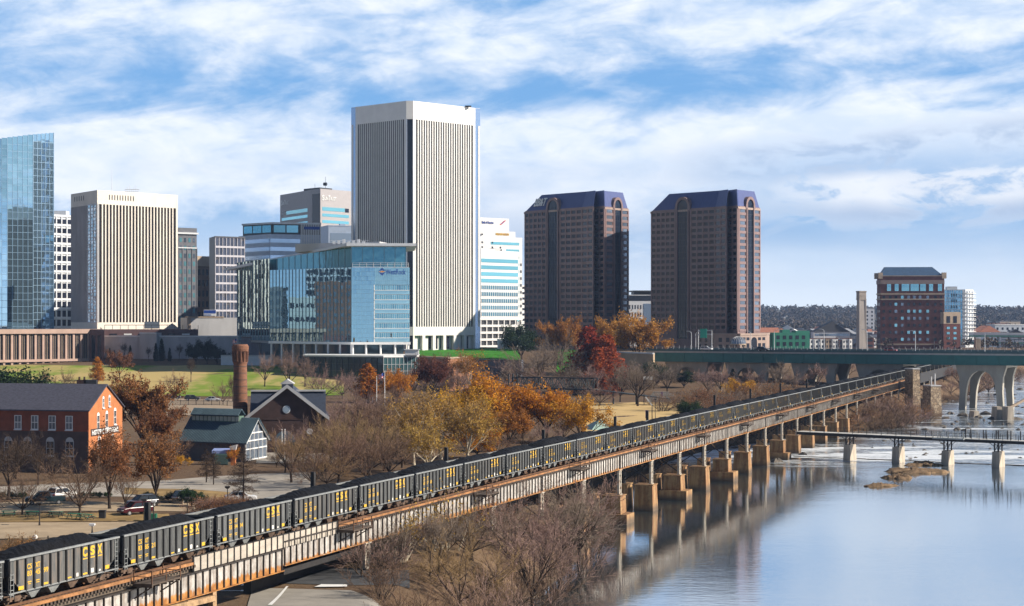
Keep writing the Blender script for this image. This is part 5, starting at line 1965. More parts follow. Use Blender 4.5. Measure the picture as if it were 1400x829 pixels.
def girder_mat():
    m = bpy.data.materials.new('peeling_girder_paint')
    m.use_nodes = True
    T = NT(m.node_tree)
    b = T.n['Principled BSDF']
    pos = T.node('ShaderNodeTexCoord').outputs['Object']
    x, y, z = T.xyz(pos)
    oi = T.node('ShaderNodeObjectInfo').outputs['Random']
    drip = T.noise(T.vec(T.math('MULTIPLY', x, 2.4), y, T.math('MULTIPLY', z, 0.35)), 1.0, 6, 0.65)
    blot = T.noise(pos, 0.9, 6, 0.65)
    patch = T.noise(T.vec(T.math('MULTIPLY', x, 0.09), 0.0, 0.0), 1.0, 3, 0.6)
    white = T.mix(T.smooth(blot, 0.3, 0.7), (0.25, 0.23, 0.21), (0.50, 0.475, 0.445))
    white = T.mix(T.math('MULTIPLY', T.smooth(drip, 0.47, 0.62), 0.75), white, (0.20, 0.155, 0.125))
    rust = T.mix(T.smooth(blot, 0.3, 0.7), (0.24, 0.095, 0.022), (0.46, 0.21, 0.05))
    # rust creeps up from the bottom flange (z about 9.5) and takes whole panels here and there
    low = T.math('ADD', T.math('MULTIPLY', T.smooth(z, 9.25, 8.35), 0.62), T.math('MULTIPLY', T.math('SUBTRACT', drip, 0.5), 1.1))
    low = T.math('ADD', low, T.math('MULTIPLY', T.smooth(patch, 0.54, 0.68), 0.22))
    low = T.math('ADD', low, T.smooth(T.math('ABSOLUTE', T.math('SUBTRACT', x, 78.0)), 16.0, 6.0, 0.0, 0.30))
    k = T.smooth(low, 0.34, 0.56)
    T.l.new(T.mix(k, white, rust), b.inputs['Base Color'])
    b.inputs['Roughness'].default_value = 0.8
    return m


M_GIRD = girder_mat()
M_KERB = pm('rusty_kerb', (0.30, 0.14, 0.055), 0.9, var=0.4, scale=1.2)
M_STIF = pm('stiffener_steel', (0.032, 0.024, 0.020), 0.85, var=0.4, scale=2)  # shadow lines of the stiffeners are put into this near-black colour


def pier_mat():
    m = bpy.data.materials.new('rust_stained_concrete')
    m.use_nodes = True
    T = NT(m.node_tree)
    b = T.n['Principled BSDF']
    pos = T.node('ShaderNodeTexCoord').outputs['Object']
    x, y, z = T.xyz(pos)
    oi = T.node('ShaderNodeObjectInfo').outputs['Random']
    v = T.vec(T.math('ADD', T.math('MULTIPLY', x, 1.2), T.math('MULTIPLY', oi, 40)), T.math('MULTIPLY', y, 1.2), T.math('MULTIPLY', z, 0.16))
    st = T.noise(v, 1.0, 7, 0.65)
    bl = T.noise(pos, 0.8, 6, 0.7)
    c = T.mix(T.smooth(st, 0.36, 0.62), (0.35, 0.22, 0.10), (0.22, 0.105, 0.042))
    c = T.mix(T.math('MULTIPLY', T.smooth(bl, 0.5, 0.75), 0.75), c, (0.06, 0.04, 0.028))
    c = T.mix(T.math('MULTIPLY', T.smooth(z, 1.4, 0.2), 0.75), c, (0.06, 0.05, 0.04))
    T.l.new(c, b.inputs['Base Color'])
    b.inputs['Roughness'].default_value = 0.9
    bn = T.node('ShaderNodeBump'); T.put(bn, 'Height', bl)
    bn.inputs['Strength'].default_value = 0.4; bn.inputs['Distance'].default_value = 0.15
    T.l.new(bn.outputs[0], b.inputs['Normal'])
    return m


M_PIER = pier_mat()
SPAN, S0 = 20.36, 150.3
OG, OF = 2.55, -2.3           # offsets of the river-side and the far girder
ZG0, ZG1 = 8.55, 10.95
S_END = 760.0


def build_viaduct():
    v = empty('railway_viaduct', TRK0, TRZ, 'long steel girder railway viaduct with peeling white and rusty plates', 'viaduct')
    # deck under the loaded track
    m = MB(); m.box(-70, S_END, -2.3, 2.6, 10.05, 10.45)
    m.build('deck', M_BALL, v)
    for y in (0.72, -0.72):
        m = MB(); m.box(-70, S_END, y - 0.04, y + 0.04, 10.72, ZRAIL); m.box(-70, S_END, y - 0.08, y + 0.08, 10.68, 10.73)
        m.build('rail', M_RUST, v)
    m = MB()
    s = -70.0
    while s < 420:
        m.box(s, s + 0.24, -1.35, 1.35, 10.45, 10.68)
        s += 0.55
    o = m.build('sleeper', M_TIE, v); o['kind'] = 'stuff'
    # sleeper ends show as teeth under a rusty kerb timber on the river edge
    a, c = s_at(262, OG), s_at(459, OG)
    m = MB()
    s = -70.0
    while s < 520:
        if not (a < s < c):
            m.box(s, s + 0.26, -OG - 0.30, -1.4, 10.62, 10.86)
        s += 0.52
    o = m.build('sleeper', M_TIE, v); o['kind'] = 'stuff'
    for u, w in ((-70, a), (c, S_END)):
        m = MB(); m.box(u, w, -OG - 0.22, -OG + 0.02, 10.86, 11.10)
        m.build('kerb_timber', M_KERB, v)
    # stretch with pale concrete parapet panels between dark posts
    n = 24
    for k in range(n):
        m = MB(); x0 = a + (c - a) * k / n; x1 = a + (c - a) * (k + 1) / n
        m.box(x0 + 0.02, x1 - 0.02, -OG - 0.16, -OG - 0.04, 10.28, 11.52)
        m.build('parapet_panel', M_DECK, v)
    m = MB()
    for k in range(n + 1):
        x = a + (c - a) * k / n
        m.box(x - 0.07, x + 0.07, -OG - 0.24, -OG - 0.16, 10.2, 11.62)
    m.box(a, c, -OG - 0.22, -OG, 11.52, 11.58)
    m.build('handrail', M_STEEL, v)
    # girders, one per span
    cache = {}
    for k in range(-9, 29):
        s = S0 + SPAN * k
        e = s + SPAN
        m = MB()
        y = -OG
        near = e < s_at(470, OG)
        ZG0, ZG1 = (8.1, 10.22) if near else (8.55, 10.90)
        m.box(s + 0.05, e - 0.05, y - 0.03, y + 0.03, ZG0, ZG1)
        m.box(s + 0.05, e - 0.05, y - 0.30, y + 0.2, ZG1 - 0.10, ZG1, 1)
        m.box(s + 0.05, e - 0.05, y - 0.26, y + 0.2, ZG0 - 0.08, ZG0)
        for i in range(16):
            x = s + 0.3 + (SPAN - 0.6) * i / 15
            m.box(x - 0.06, x + 0.06, y - 0.17, y - 0.03, ZG0, ZG1 - 0.10, 1)
        m.build('girder', [M_GIRD, M_STIF], v)
        m = MB()
        y = -OF
        m.box(s + 0.05, e - 0.05, y - 0.05, y + 0.05, ZG0 - 0.3, 10.3)
        for i in range(8):
            x = s + 0.4 + (SPAN - 0.8) * i / 7
            m.box(x - 0.08, x + 0.08, -OG + 0.1, -OF, ZG0 + 0.1, ZG0 + 0.5)
            m.bar((x, -OG + 0.1, ZG0), (min(e, x + 2), -OF, ZG0), 0.12)
        m.build('floor_beam', M_STEEL, v)
    ZG0, ZG1 = 8.55, 10.9
    # lattice posts down to the piers, both sides, with cross struts
    M_POST = pm('post_paint', (0.60, 0.54, 0.45), 0.8, var=0.3, scale=1.5, col2=(0.30, 0.15, 0.07), thresh=(0.52, 0.72))
    for k in range(-5, 25):
        s = S0 + SPAN * k
        p = tw(s, OG)
        zb = 4.45 if k >= -3 else max(ground_z(p.x, p.y) + 0.2, 2.0)
        for y, mt in ((-OG, M_POST), (-OF, M_STEEL)):
            m = MB()
            for dx in (-0.55, 0.55):
                m.box(s + dx - 0.14, s + dx + 0.14, y - 0.18, y + 0.18, zb, ZG0 - 0.08)
            h = ZG0 - 0.1 - zb
            nz = max(2, int(h / 0.95))
            for i in range(nz):
                z0, z1 = zb + h * i / nz, zb + h * (i + 1) / nz
                for yy in (-0.15, 0.15):
                    m.bar((s - 0.5, y + yy, z0), (s + 0.5, y + yy, z1), 0.09); m.bar((s + 0.5, y + yy, z0), (s - 0.5, y + yy, z1), 0.09)
            m.box(s - 0.75, s + 0.75, y - 0.32, y + 0.32, zb - 0.02, zb + 0.14); m.box(s - 0.75, s + 0.75, y - 0.3, y + 0.3, ZG0 - 0.22, ZG0 - 0.08)
            m.build('lattice_post', mt, v)
        m = MB()
        m.bar((s, -OG, ZG0 - 0.4), (s, -OF, zb + 0.4), 0.16); m.bar((s, -OF, ZG0 - 0.4), (s, -OG, zb + 0.4), 0.16)
        m.box(s - 0.25, s + 0.25, -OG, -OF, ZG0 - 0.6, ZG0 - 0.1)
        m.build('cross_brace', M_STEEL, v)
    # refuge platforms every second span
    for k in range(-4, 14):
        s = S0 + SPAN * (2 * k + 0.72)
        if not -40 < s < 480: continue
        m = MB()
        m.box(s - 2.4, s + 2.4, -OG - 2.1, -OG - 0.3, 10.55, 10.68)
        for i in range(5): m.box(s - 2.4 + i * 1.15, s - 2.2 + i * 1.15, -OG - 2.1, -OG - 0.3, 10.38, 10.55)
        m.bar((s - 2.1, -OG - 1.9, 10.4), (s - 2.1, -OG - 0.3, 9.4), 0.1); m.bar((s + 2.1, -OG - 1.9, 10.4), (s + 2.1, -OG - 0.3, 9.4), 0.1)
        pf = m.build('refuge_platform', M_TIE, v)
        m = MB()
        for x, y in ((-2.35, -2.05), (0, -2.05), (2.35, -2.05), (-2.35, -0.4), (2.35, -0.4)):
            m.box(s + x - 0.04, s + x + 0.04, -OG + y - 0.04, -OG + y + 0.04, 10.6, 11.75)
        for z in (11.2, 11.7):
            m.box(s - 2.35, s + 2.35, -OG - 2.08, -OG - 2.02, z, z + 0.06); m.box(s - 2.38, s - 2.32, -OG - 2.05, -OG - 0.4, z, z + 0.06); m.box(s + 2.32, s + 2.38, -OG - 2.05, -OG - 0.4, z, z + 0.06)
        m.build('railing', M_RUST, pf)
    # dark posts on the far side of the line
    for px in (202, 428, 610, 743, 841, 885, 977, 1026, 1067, 1103):
        s = s_at(px, -3.2)
        m = MB(); m.box(s - 0.22, s + 0.22, 3.0, 3.4, 10.3, 15.9 if px < 900 else 16.6); m.build('line_post', M_STEEL, v)
    # dark block put in for shade and portal beam, with columns over the street
    m = MB(); m.box(s_at(338, -2), s_at(500, -2), 1.6, 2.4, 4.9, 9.2); m.box(s_at(338, -2), s_at(500, -2), -OG + 0.6, 1.6, 7.4, 8.0); m.build('deep_girder', M_STEEL, v)
    for px in (343, 365):
        s = s_at(px, -2); m = MB(); q = tw(s, -2)
        m.box(s - 0.45, s + 0.45, 1.6, 2.4, ground_z(q.x, q.y) - 0.3, 4.9); m.build('column', M_STEEL, v)
    s = s_at(291, OG); m = MB(); q = tw(s, OG)
    m.box(s - 0.35, s + 0.35, -OG - 0.2, -OG + 0.3, 1, 8.0); m.bar((s, -OG - 0.1, ZG0 - 1.1), (s - 14, -OG - 0.1, ZG0 - 0.7), 0.5); m.bar((s, -OG - 0.1, 7.4), (s - 5, -OG - 0.1, ZG0 - 0.8), 0.3)
    m.build('braced_post', pm('post_rust', (0.34, 0.22, 0.12), 0.85, var=0.4, scale=1.5), v)
    # stone-pier end: the deck thickens where it runs in under the road bridge
    m = MB(); m.box(s_at(1243, 2), S_END, -3.2, 3.2, 8.6, 10.3)
    for y in (-3.2, 3.1): m.box(s_at(1243, 2), S_END, y, y + 0.12, 10.3, 12.4)
    m.build('end_span', M_STEEL, v)
    return v


build_viaduct()


def build_piers():
    for k in range(-3, 20):
        s = S0 + SPAN * k
        p = tw(s, 0.1)
        base = -2.0 if k > -2 else ground_z(*tw(s, OG)[:2]) - 2.0
        base = min(base, -1.0)
        lab = ['{} rust stained concrete pier of the railway viaduct, counted from the near river bank'.format(w) for w in
               ('first', 'second', 'third', 'fourth', 'fifth', 'sixth', 'seventh', 'eighth', 'ninth', 'tenth', 'eleventh', 'twelfth', 'thirteenth', 'fourteenth', 'fifteenth', 'sixteenth',
                'seventeenth', 'eighteenth', 'nineteenth', 'twentieth', 'twenty first', 'twenty second', 'twenty third')][k + 3]
        r = empty('concrete_pier', (p.x, p.y, 0), TRZ, lab, 'bridge pier', 'concrete piers under the railway viaduct')
        m = MB()
        t = 1.6
        for y0, y1, nm in ((-3.05, 0.0, 'shaft'), (1.3, 3.2, 'rear_shaft')):
            m = MB()
            m.prism([(-t - 0.3, y0 - 0.25), (t + 0.3, y0 - 0.25), (t + 0.3, y1 + 0.25), (-t - 0.3, y1 + 0.25)], base, 4.3, 0, [(-t, y0), (t, y0), (t, y1), (-t, y1)])
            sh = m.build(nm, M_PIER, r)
            m = MB(); m.box(-t - 0.12, t + 0.12, y0 - 0.15, y1 + 0.15, 4.3, 4.46); m.build('cap_stone', M_PIER, sh)
        if k in (0, 2, 4, 7):
            m = MB(); h = {0: 1.5, 2: 1.7, 4: 1.9, 7: 1.6}[k]
            m.prism([(-t - 0.7, -4.3), (t + 0.7, -4.3), (t + 0.7, 0.8), (-t - 0.7, 0.8)], base, h)
            m.build('footing', M_PIER, r)


build_piers()


def stone_piers():
    st = bpy.data.materials.new('rubble_masonry'); st.use_nodes = True
    T = NT(st.node_tree); b = T.n['Principled BSDF']
    pos = T.node('ShaderNodeTexCoord').outputs['Object']
    vo = T.node('ShaderNodeTexVoronoi'); T.put(vo, 'Vector', pos); vo.inputs['Scale'].default_value = 1.1
    k = T.xyz(vo.outputs['Color'])[0]
    vd = T.node('ShaderNodeTexVoronoi', feature='DISTANCE_TO_EDGE'); T.put(vd, 'Vector', pos); vd.inputs['Scale'].default_value = 1.1
    c = T.mix(k, (0.20, 0.14, 0.09), (0.42, 0.33, 0.23))
    c = T.mix(T.smooth(vd.outputs['Distance'], 0.10, 0.02), c, (0.10, 0.075, 0.055))
    T.l.new(c, b.inputs['Base Color']); b.inputs['Roughness'].default_value = 0.95
    for px, Y, w, py_top, lab in ((1247.5, 640, 1.35, 505, 'taller rubble stone pier beside the viaduct near the road bridge'), (1274, 622, 1.9, 528, 'shorter rubble stone pier standing at the edge of the rapids')):
        x0, y0 = P(px, Y)
        r = empty('stone_pier', (x0, y0, 0), R(18), lab, 'stone pier')
        zt = Z(py_top, Y)
        m = MB()
        m.prism([(-w * 1.15, -3.0), (w * 1.15, -3.0), (w * 1.15, 3.0), (-w * 1.15, 3.0)], -2, zt, 0, [(-w, -2.6), (w, -2.6), (w, 2.6), (-w, 2.6)])
        m.build('shaft', st, r)
        m = MB(); m.box(-w - 0.15, w + 0.15, -2.8, 2.8, zt, zt + 0.35)
        if px > 1260: m.box(-0.9, -0.5, -1.0, -0.6, zt + 0.3, zt + 3.2); m.box(0.5, 0.9, -1.0, -0.6, zt + 0.3, zt + 4.2)
        m.build('cap_stone', M_GREYC, r)


stone_piers()

# ------------------------------------------------------------------ coal train
def car_mat():
    m = bpy.data.materials.new('weathered_wagon_paint')
    m.use_nodes = True
    T = NT(m.node_tree)
    b = T.n['Principled BSDF']
    pos = T.node('ShaderNodeTexCoord').outputs['Object']
    x, y, z = T.xyz(pos)
    oi = T.node('ShaderNodeObjectInfo').outputs['Random']
    st = T.noise(T.vec(T.math('ADD', T.math('MULTIPLY', x, 2.2), T.math('MULTIPLY', oi, 60)), y, T.math('MULTIPLY', z, 0.35)), 1.0, 6, 0.65)
    bl = T.noise(pos, 1.3, 6, 0.7)
    c = T.mix(T.smooth(st, 0.32, 0.68), (0.045, 0.049, 0.051), (0.110, 0.113, 0.112))
    c = T.mix(T.math('MULTIPLY', T.smooth(bl, 0.55, 0.8), 0.5), c, (0.17, 0.165, 0.155))
    rk = T.math('MULTIPLY', T.smooth(T.math('FRACT', T.math('MULTIPLY', oi, 13.7)), 0.55, 1.0), T.smooth(st, 0.42, 0.70))
    c = T.mix(T.math('MULTIPLY', rk, 0.7), c, (0.13, 0.085, 0.055))
    hs = T.node('ShaderNodeHueSaturation'); T.put(hs, 'Color', c); T.put(hs, 'Value', T.lin(oi, 0, 1, 0.72, 1.30))
    T.l.new(hs.outputs[0], b.inputs['Base Color'])
    b.inputs['Roughness'].default_value = 0.6
    return m


M_CAR = car_mat()
M_CARD = pm('wagon_black', (0.018, 0.018, 0.019), 0.7, var=0.25)
M_CHORD = pm('wagon_top_chord', (0.22, 0.23, 0.23), 0.55, 0.1, var=0.2, scale=2)  # pale grey carries the highlight along the top chord
M_COAL = pm('coal', (0.007, 0.007, 0.0085), 0.7, var=0.5, scale=6, bump=0.9, bscale=5, spec=0.12)
M_YEL = pm('yellow_lettering', (0.60, 0.36, 0.025), 0.6, var=0.12, scale=3)
M_WLET = pm('white_stencil', (0.62, 0.60, 0.56), 0.7, var=0.2, scale=4)
M_BOG = pm('bogie_rust', (0.11, 0.07, 0.048), 0.85, var=0.4, scale=3)


def panel_x(i): return -7.16 + 1.10 * i + 0.0     # 14 panels along the side


def wagon_lettering(num):
    m = MB()
    for sg in (-1, 1):
        y = sg * 1.525
        d = (1, 0, 0) if sg < 0 else (-1, 0, 0)
        ox = (lambda i, w: panel_x(i) - w / 2) if sg < 0 else (lambda i, w: -panel_x(i) + w / 2)
        for i, t, z in ((2, 'CS', 2.55), (3, 'XT', 2.55), (2, num[0:2], 2.02), (3, num[2:4], 2.02), (4, num[4:6], 2.02)):
            put_text(m, t, 1, (ox(i, 0.62), y, z), d, (0, 0, 1), 0.02, 0.01, (0.62, 0.40))
        for i, t in ((9, 'C'), (10, 'S'), (11, 'X')):
            put_text(m, t, 1, (ox(i, 0.72), y, 2.52), d, (0, 0, 1), 0.05, 0.01, (0.72, 0.78))
            xx = panel_x(i) * (1 if sg < 0 else -1)
            m.box(xx - 0.36, xx + 0.36, y - 0.012, y + 0.012, 2.33, 2.42)
        for i, z0, z1, w in ((1, 1.12, 1.40, 0.34), (4, 1.10, 1.26, 0.30), (7, 1.12, 1.22, 0.26), (9, 1.12, 1.26, 0.34), (12, 1.16, 1.46, 0.34), (2, 1.55, 1.62, 0.25), (3, 1.55, 1.62, 0.25), (2, 1.40, 1.46, 0.18), (3, 1.40, 1.46, 0.22)):
            xx = panel_x(i) * (1 if sg < 0 else -1)
            m.box(xx - w, xx + w, y - 0.012, y + 0.012, z0, z1)
        for i, z0, z1, w in ((8, 1.12, 1.40, 0.15), (10, 1.14, 1.50, 0.2), (11, 1.14, 1.28, 0.14)):
            xx = panel_x(i) * (1 if sg < 0 else -1)
            m.box(xx - w, xx + w, y - 0.013, y + 0.013, z0, z1, 1)
    return m


def make_wagon():
    r = empty('coal_hopper_wagon', (0, 0, 0))
    tag(r, 'x', 'train wagon', 'coal hopper wagons on the viaduct')
    m = MB()
    side = [(-7.7, 3.5), (-7.7, 2.35), (-5.95, 1.0), (6.0, 1.0), (7.7, 2.2), (7.7, 3.5)]
    for sg in (-1, 1):
        m.extrude(side, 'x' if False else 'y', sg * 1.50 - 0.02, sg * 1.50 + 0.02)
    for sg in (-1, 1):
        y0, y1 = (sg * 1.52, sg * 1.66)
        for i in range(13):
            x = panel_x(i) + 0.55
            m.box(x - 0.075, x + 0.075, min(y0, y1), max(y0, y1), 1.0 if -5.9 < x < 5.9 else 1.6, 3.46, 1)
        for x in (-7.66, 7.66): m.box(x - 0.05, x + 0.05, min(y0, y1), max(y0, y1) - 0.06, 2.3, 3.46, 1)
    b = m.build('body', [M_CAR, M_CARD], r); fix_normals(b)
    m = MB()
    # slope sheets, end walls, floor
    m.hexa([(-7.7, -1.5, 2.3), (-7.7, 1.5, 2.3), (-5.0, 1.5, 0.55), (-5.0, -1.5, 0.55), (-7.7, -1.5, 2.4), (-7.7, 1.5, 2.4), (-5.0, 1.5, 0.65), (-5.0, -1.5, 0.65)])
    m.hexa([(7.7, -1.5, 2.15), (7.7, 1.5, 2.15), (5.0, 1.5, 0.55), (5.0, -1.5, 0.55), (7.7, -1.5, 2.25), (7.7, 1.5, 2.25), (5.0, 1.5, 0.65), (5.0, -1.5, 0.65)])
    m.box(-7.72, -7.64, -1.5, 1.5, 2.3, 3.5); m.box(7.64, 7.72, -1.5, 1.5, 2.15, 3.5)
    m.box(-5.0, 5.0, -1.45, 1.45, 0.9, 1.0)
    m.box(-7.6, 7.6, -0.35, 0.35, 0.62, 1.0); m.box(-8.08, 8.08, -0.16, 0.16, 0.72, 0.98)
    m.box(-7.75, -7.2, -1.5, 1.5, 0.86, 1.0); m.box(7.2, 7.75, -1.5, 1.5, 0.86, 1.0)
    for x in (-7.55, 7.55):
        for y in (-1.4, 1.4): m.box(x - 0.06, x + 0.06, y - 0.06, y + 0.06, 1.0, 2.4)
    m.box(-7.78, -7.6, -1.62, 1.62, 3.42, 3.58); m.box(7.6, 7.78, -1.62, 1.62, 3.42, 3.58)
    b2 = m.build('underframe', M_CARD, r); fix_normals(b2)
    m = MB()
    for sg in (-1, 1):
        m.box(-7.75, 7.75, sg * 1.58 - 0.12, sg * 1.58 + 0.12, 3.46, 3.60)
        m.box(-7.7, 7.7, sg * 1.55 - 0.06, sg * 1.55 + 0.06, 0.94, 1.04)
    m.build('top_chord', M_CHORD, r)
    # coal heap
    m = MB()
    nx, ny = 44, 9
    vs = []
    for i in range(nx + 1):
        for j in range(ny + 1):
            u, v = i / nx, j / ny
            x = -7.55 + 14.2 * u
            y = -1.42 + 2.84 * v
            prof = min(1, u / 0.30) ** 0.8 * min(1, (1 - u) / 0.14)
            z = 3.20 + 0.25 * min(1, u / 0.06) * min(1, (1 - u) / 0.1) + prof * 0.66 * (1 - (2 * v - 1) ** 2 * 0.85)
            z += 0.09 * mnoise.noise(Vector((x * 0.9, y * 1.3, 0))) + rng.uniform(-0.045, 0.045)
            if i == nx: z -= 1.0
            vs.append((x, y, z))
    m.add(vs, [(i * (ny + 1) + j, (i + 1) * (ny + 1) + j, (i + 1) * (ny + 1) + j + 1, i * (ny + 1) + j + 1) for i in range(nx) for j in range(ny)])
    o = m.build('coal_load', M_COAL, r)
    # discharge chutes
    for x in (-4.0, -1.3, 1.4, 4.1):
        m = MB()
        m.add([(x - 1.05, -1.35, 1.0), (x + 1.05, -1.35, 1.0), (x + 1.05, 1.35, 1.0), (x - 1.05, 1.35, 1.0), (x - 0.22, -1.2, 0.28), (x + 0.22, -1.2, 0.28), (x + 0.22, 1.2, 0.28), (x - 0.22, 1.2, 0.28)],
              [(0, 1, 5, 4), (1, 2, 6, 5), (2, 3, 7, 6), (3, 0, 4, 7), (4, 5, 6, 7)])
        o = m.build('discharge_chute', M_BOG if x > 0 else M_CHORD, r); fix_normals(o)
    # bogies
    for x in (-5.95, 5.95):
        m = MB()
        for sg in (-1, 1):
            y = sg * 1.02
            m.box(x - 1.35, x + 1.35, y - 0.10, y + 0.10, 0.42, 0.62); m.box(x - 0.4, x + 0.4, y - 0.14, y + 0.14, 0.25, 0.75)
            for dx in (-0.88, 0.88): m.box(x + dx - 0.17, x + dx + 0.17, y - 0.14, y + 0.14, 0.3, 0.62)
        m.box(x - 0.2, x + 0.2, -1.1, 1.1, 0.5, 0.8)
        bo = m.build('bogie', M_BOG, r)
        for dx in (-0.88, 0.88):
            m = MB()
            for y in (-0.80, 0.72): m.tube((x + dx, y, 0.44), (x + dx, y + 0.10, 0.44), 0.43, 0.43, 16)
            m.tube((x + dx, -0.8, 0.44), (x + dx, 0.8, 0.44), 0.08, 0.08, 6)
            m.build('wheelset', M_BOG, bo)
    # ladders at the corners
    for x in (-7.35, 7.35):
        for y in (-1.60, 1.60):
            m = MB()
            for dx in (-0.2, 0.2): m.box(x + dx - 0.025, x + dx + 0.025, y - 0.025, y + 0.025, 0.7, 3.4 if x > 0 else 2.5)
            for k in range(7 if x > 0 else 5): m.box(x - 0.2, x + 0.2, y - 0.02, y + 0.02, 0.85 + k * 0.38, 0.9 + k * 0.38)
            m.build('ladder', M_CHORD, r)
    return r


def build_train():
    proto = make_wagon()
    nums = ['834512', '834599', '838521', '833434', '831267', '836018', '832745', '830923', '835310', '837246']
    words = ['first', 'second', 'third', 'fourth', 'fifth', 'sixth', 'seventh', 'eighth', 'ninth', 'tenth', 'eleventh', 'twelfth', 'thirteenth', 'fourteenth', 'fifteenth', 'sixteenth', 'seventeenth', 'eighteenth', 'nineteenth',
             'twentieth', 'twenty first', 'twenty second', 'twenty third', 'twenty fourth', 'twenty fifth', 'twenty sixth', 'twenty seventh', 'twenty eighth', 'twenty ninth', 'thirtieth',
             'thirty first', 'thirty second', 'thirty third', 'thirty fourth', 'thirty fifth', 'thirty sixth', 'thirty seventh', 'thirty eighth', 'thirty ninth', 'fortieth', 'forty first', 'forty second', 'forty third', 'forty fourth',
             'forty fifth', 'forty sixth', 'forty seventh', 'forty eighth', 'forty ninth', 'fiftieth']
    let = [wagon_lettering(n) for n in nums]
    roots = []
    for k in range(48):
        o = proto if k == 0 else copy_tree(proto)
        s = -8.1 + 16.2 * (k - 1)
        p = tw(s, 0)
        o.location = (p.x, p.y, ZRAIL)
        o.rotation_euler = (0, 0, TRZ)
        if k == 0: o['label'] = 'black coal wagon cut off by the left edge, only its end corner in view'
        elif k < 10: o['label'] = 'black coal hopper wagon numbered {} in yellow, {} whole wagon from the left edge'.format(nums[k], words[k - 1])
        else: o['label'] = 'black coal hopper wagon with faint yellow marks, {} whole wagon from the left edge'.format(words[k - 1])
        roots.append(o)
        for ch in kids(o):
            if ch.name.startswith('coal_load'): ch.scale = (rng.uniform(0.97, 1.0), 1, rng.uniform(0.95, 1.045))
    shared = {}
    for k, o in enumerate(roots):
        i = k if k < len(nums) else 3 + k % 7
        if i not in shared:
            shared[i] = let[i].build('lettering', [M_YEL, M_WLET], o)
        else:
            c = shared[i].copy(); link(c, o)


build_train()

# ------------------------------------------------------------------ footbridge on old dam piers, right
def footbridge():
    A, B = Vector((*P(1093, 432), 0)), Vector((*P(1440, 398), 0))
    d = (B - A); L = d.length; d.normalize()
    zA, zB = Z(589.5, 432), Z(604.5, 398)
    rz = math.atan2(d.y, d.x)
    r = empty('footbridge', (A.x, A.y, 0), rz, 'narrow dark footbridge crossing the rapids on stubby concrete piers', 'footbridge')
    zz = lambda x: zA + (zB - zA) * x / L
    m = MB()
    m.hexa([(0, -1.6, zz(0) - 0.75), (L, -1.6, zz(L) - 0.75), (L, 1.6, zz(L) - 0.75), (0, 1.6, zz(0) - 0.75), (0, -1.6, zz(0) - 0.12), (L, -1.6, zz(L) - 0.12), (L, 1.6, zz(L) - 0.12), (0, 1.6, zz(0) - 0.12)])
    m.build('girder', M_STEEL, r)
    m = MB()
    m.hexa([(0, -1.8, zz(0) - 0.12), (L, -1.8, zz(L) - 0.12), (L, 1.8, zz(L) - 0.12), (0, 1.8, zz(0) - 0.12), (0, -1.8, zz(0)), (L, -1.8, zz(L)), (L, 1.8, zz(L)), (0, 1.8, zz(0))])
    m.build('deck', pm('pale_deck', (0.50, 0.49, 0.46), 0.8, var=0.1), r)
    m = MB()
    n = 34
    for k in range(n + 1):
        x = L * k / n
        for y in (-1.75, 1.75):
            if k % 2 == 0 or x > L * 0.55: m.box(x - 0.05, x + 0.05, y - 0.05, y + 0.05, zz(x), zz(x) + 1.25)
    for y in (-1.75, 1.75):
        for h in (0.4, 0.8, 1.15):
            m.bar((0, y, zz(0) + h), (L, y, zz(L) + h), 0.035)
    m.build('railing', M_STEEL, r)
    # lookout with paler railing
    x0 = (P(1300, 412)[0] - A.x) / d.x
    m = MB(); m.box(x0 - 3.6, x0 + 3.6, -2.6, 2.6, zz(x0) - 0.3, zz(x0) + 0.02)
    for k in range(7):
        x = x0 - 3.5 + 7 * k / 6
        m.box(x - 0.06, x + 0.06, -2.6, -2.48, zz(x0), zz(x0) + 1.4)
    for h in (0.5, 0.95, 1.35): m.box(x0 - 3.5, x0 + 3.5, -2.6, -2.5, zz(x0) + h, zz(x0) + h + 0.07)
    m.build('lookout', pm('lookout_grey', (0.36, 0.38, 0.38), 0.6), r)
    for k, px in enumerate((1326, 1332, 1347, 1350, 1362, 1364.5, 1375, 1379, 1390)):
        x = (P(px, 404)[0] - A.x) / d.x
        m = MB(); m.box(x - 0.10, x + 0.10, 1.0, 1.2, zz(x), zz(x) + 2.0); m.build('information_post', M_STEEL, r)
    words = ['first', 'second', 'third', 'fourth', 'fifth']
    for k, px in enumerate((1162.5, 1228, 1294.5, 1362.5, 1429)):
        Y = 425 - 7.0 * k
        x, y = P(px, Y)
        lx = (Vector((x, y, 0)) - A).dot(d)
        q = empty('footbridge_pier', (A + d * lx).to_tuple()[:2] + (0,), rz, '{} stubby concrete pier under the footbridge from the viaduct'.format(words[k]), 'bridge pier', 'concrete piers of the footbridge')
        zt = zz(lx) - (2.6 if k not in (2,) else 2.9)
        m = MB(); m.prism([(-0.95, -1.9), (0.95, -1.9), (0.95, 1.9), (-0.95, 1.9)], -2, zt, 0, [(-0.8, -1.6), (0.8, -1.6), (0.8, 1.6), (-0.8, 1.6)])
        m.build('shaft', pm('dam_pier_concrete', (0.42, 0.36, 0.29), 0.9, var=0.2, scale=0.8, stretch=(1, 1, 0.3)), q)
        m = MB()
        for sx in (-0.45, 0.45):
            for y_ in (-1.1, 1.1): m.box(sx - 0.13, sx + 0.13, y_ - 0.13, y_ + 0.13, zt, zz(lx) - 0.7)
        for y_ in (-1.1, 1.1):
            m.bar((-0.45, y_, zt), (0.45, y_, zz(lx) - 0.75), 0.1)
            m.bar((0.3, y_, zt + 1.0), (1.6, y_, zz(lx) - 0.75), 0.1); m.bar((-0.3, y_, zt + 1.0), (-1.6, y_, zz(lx) - 0.75), 0.1)
        m.build('steel_trestle', M_STEEL, q)


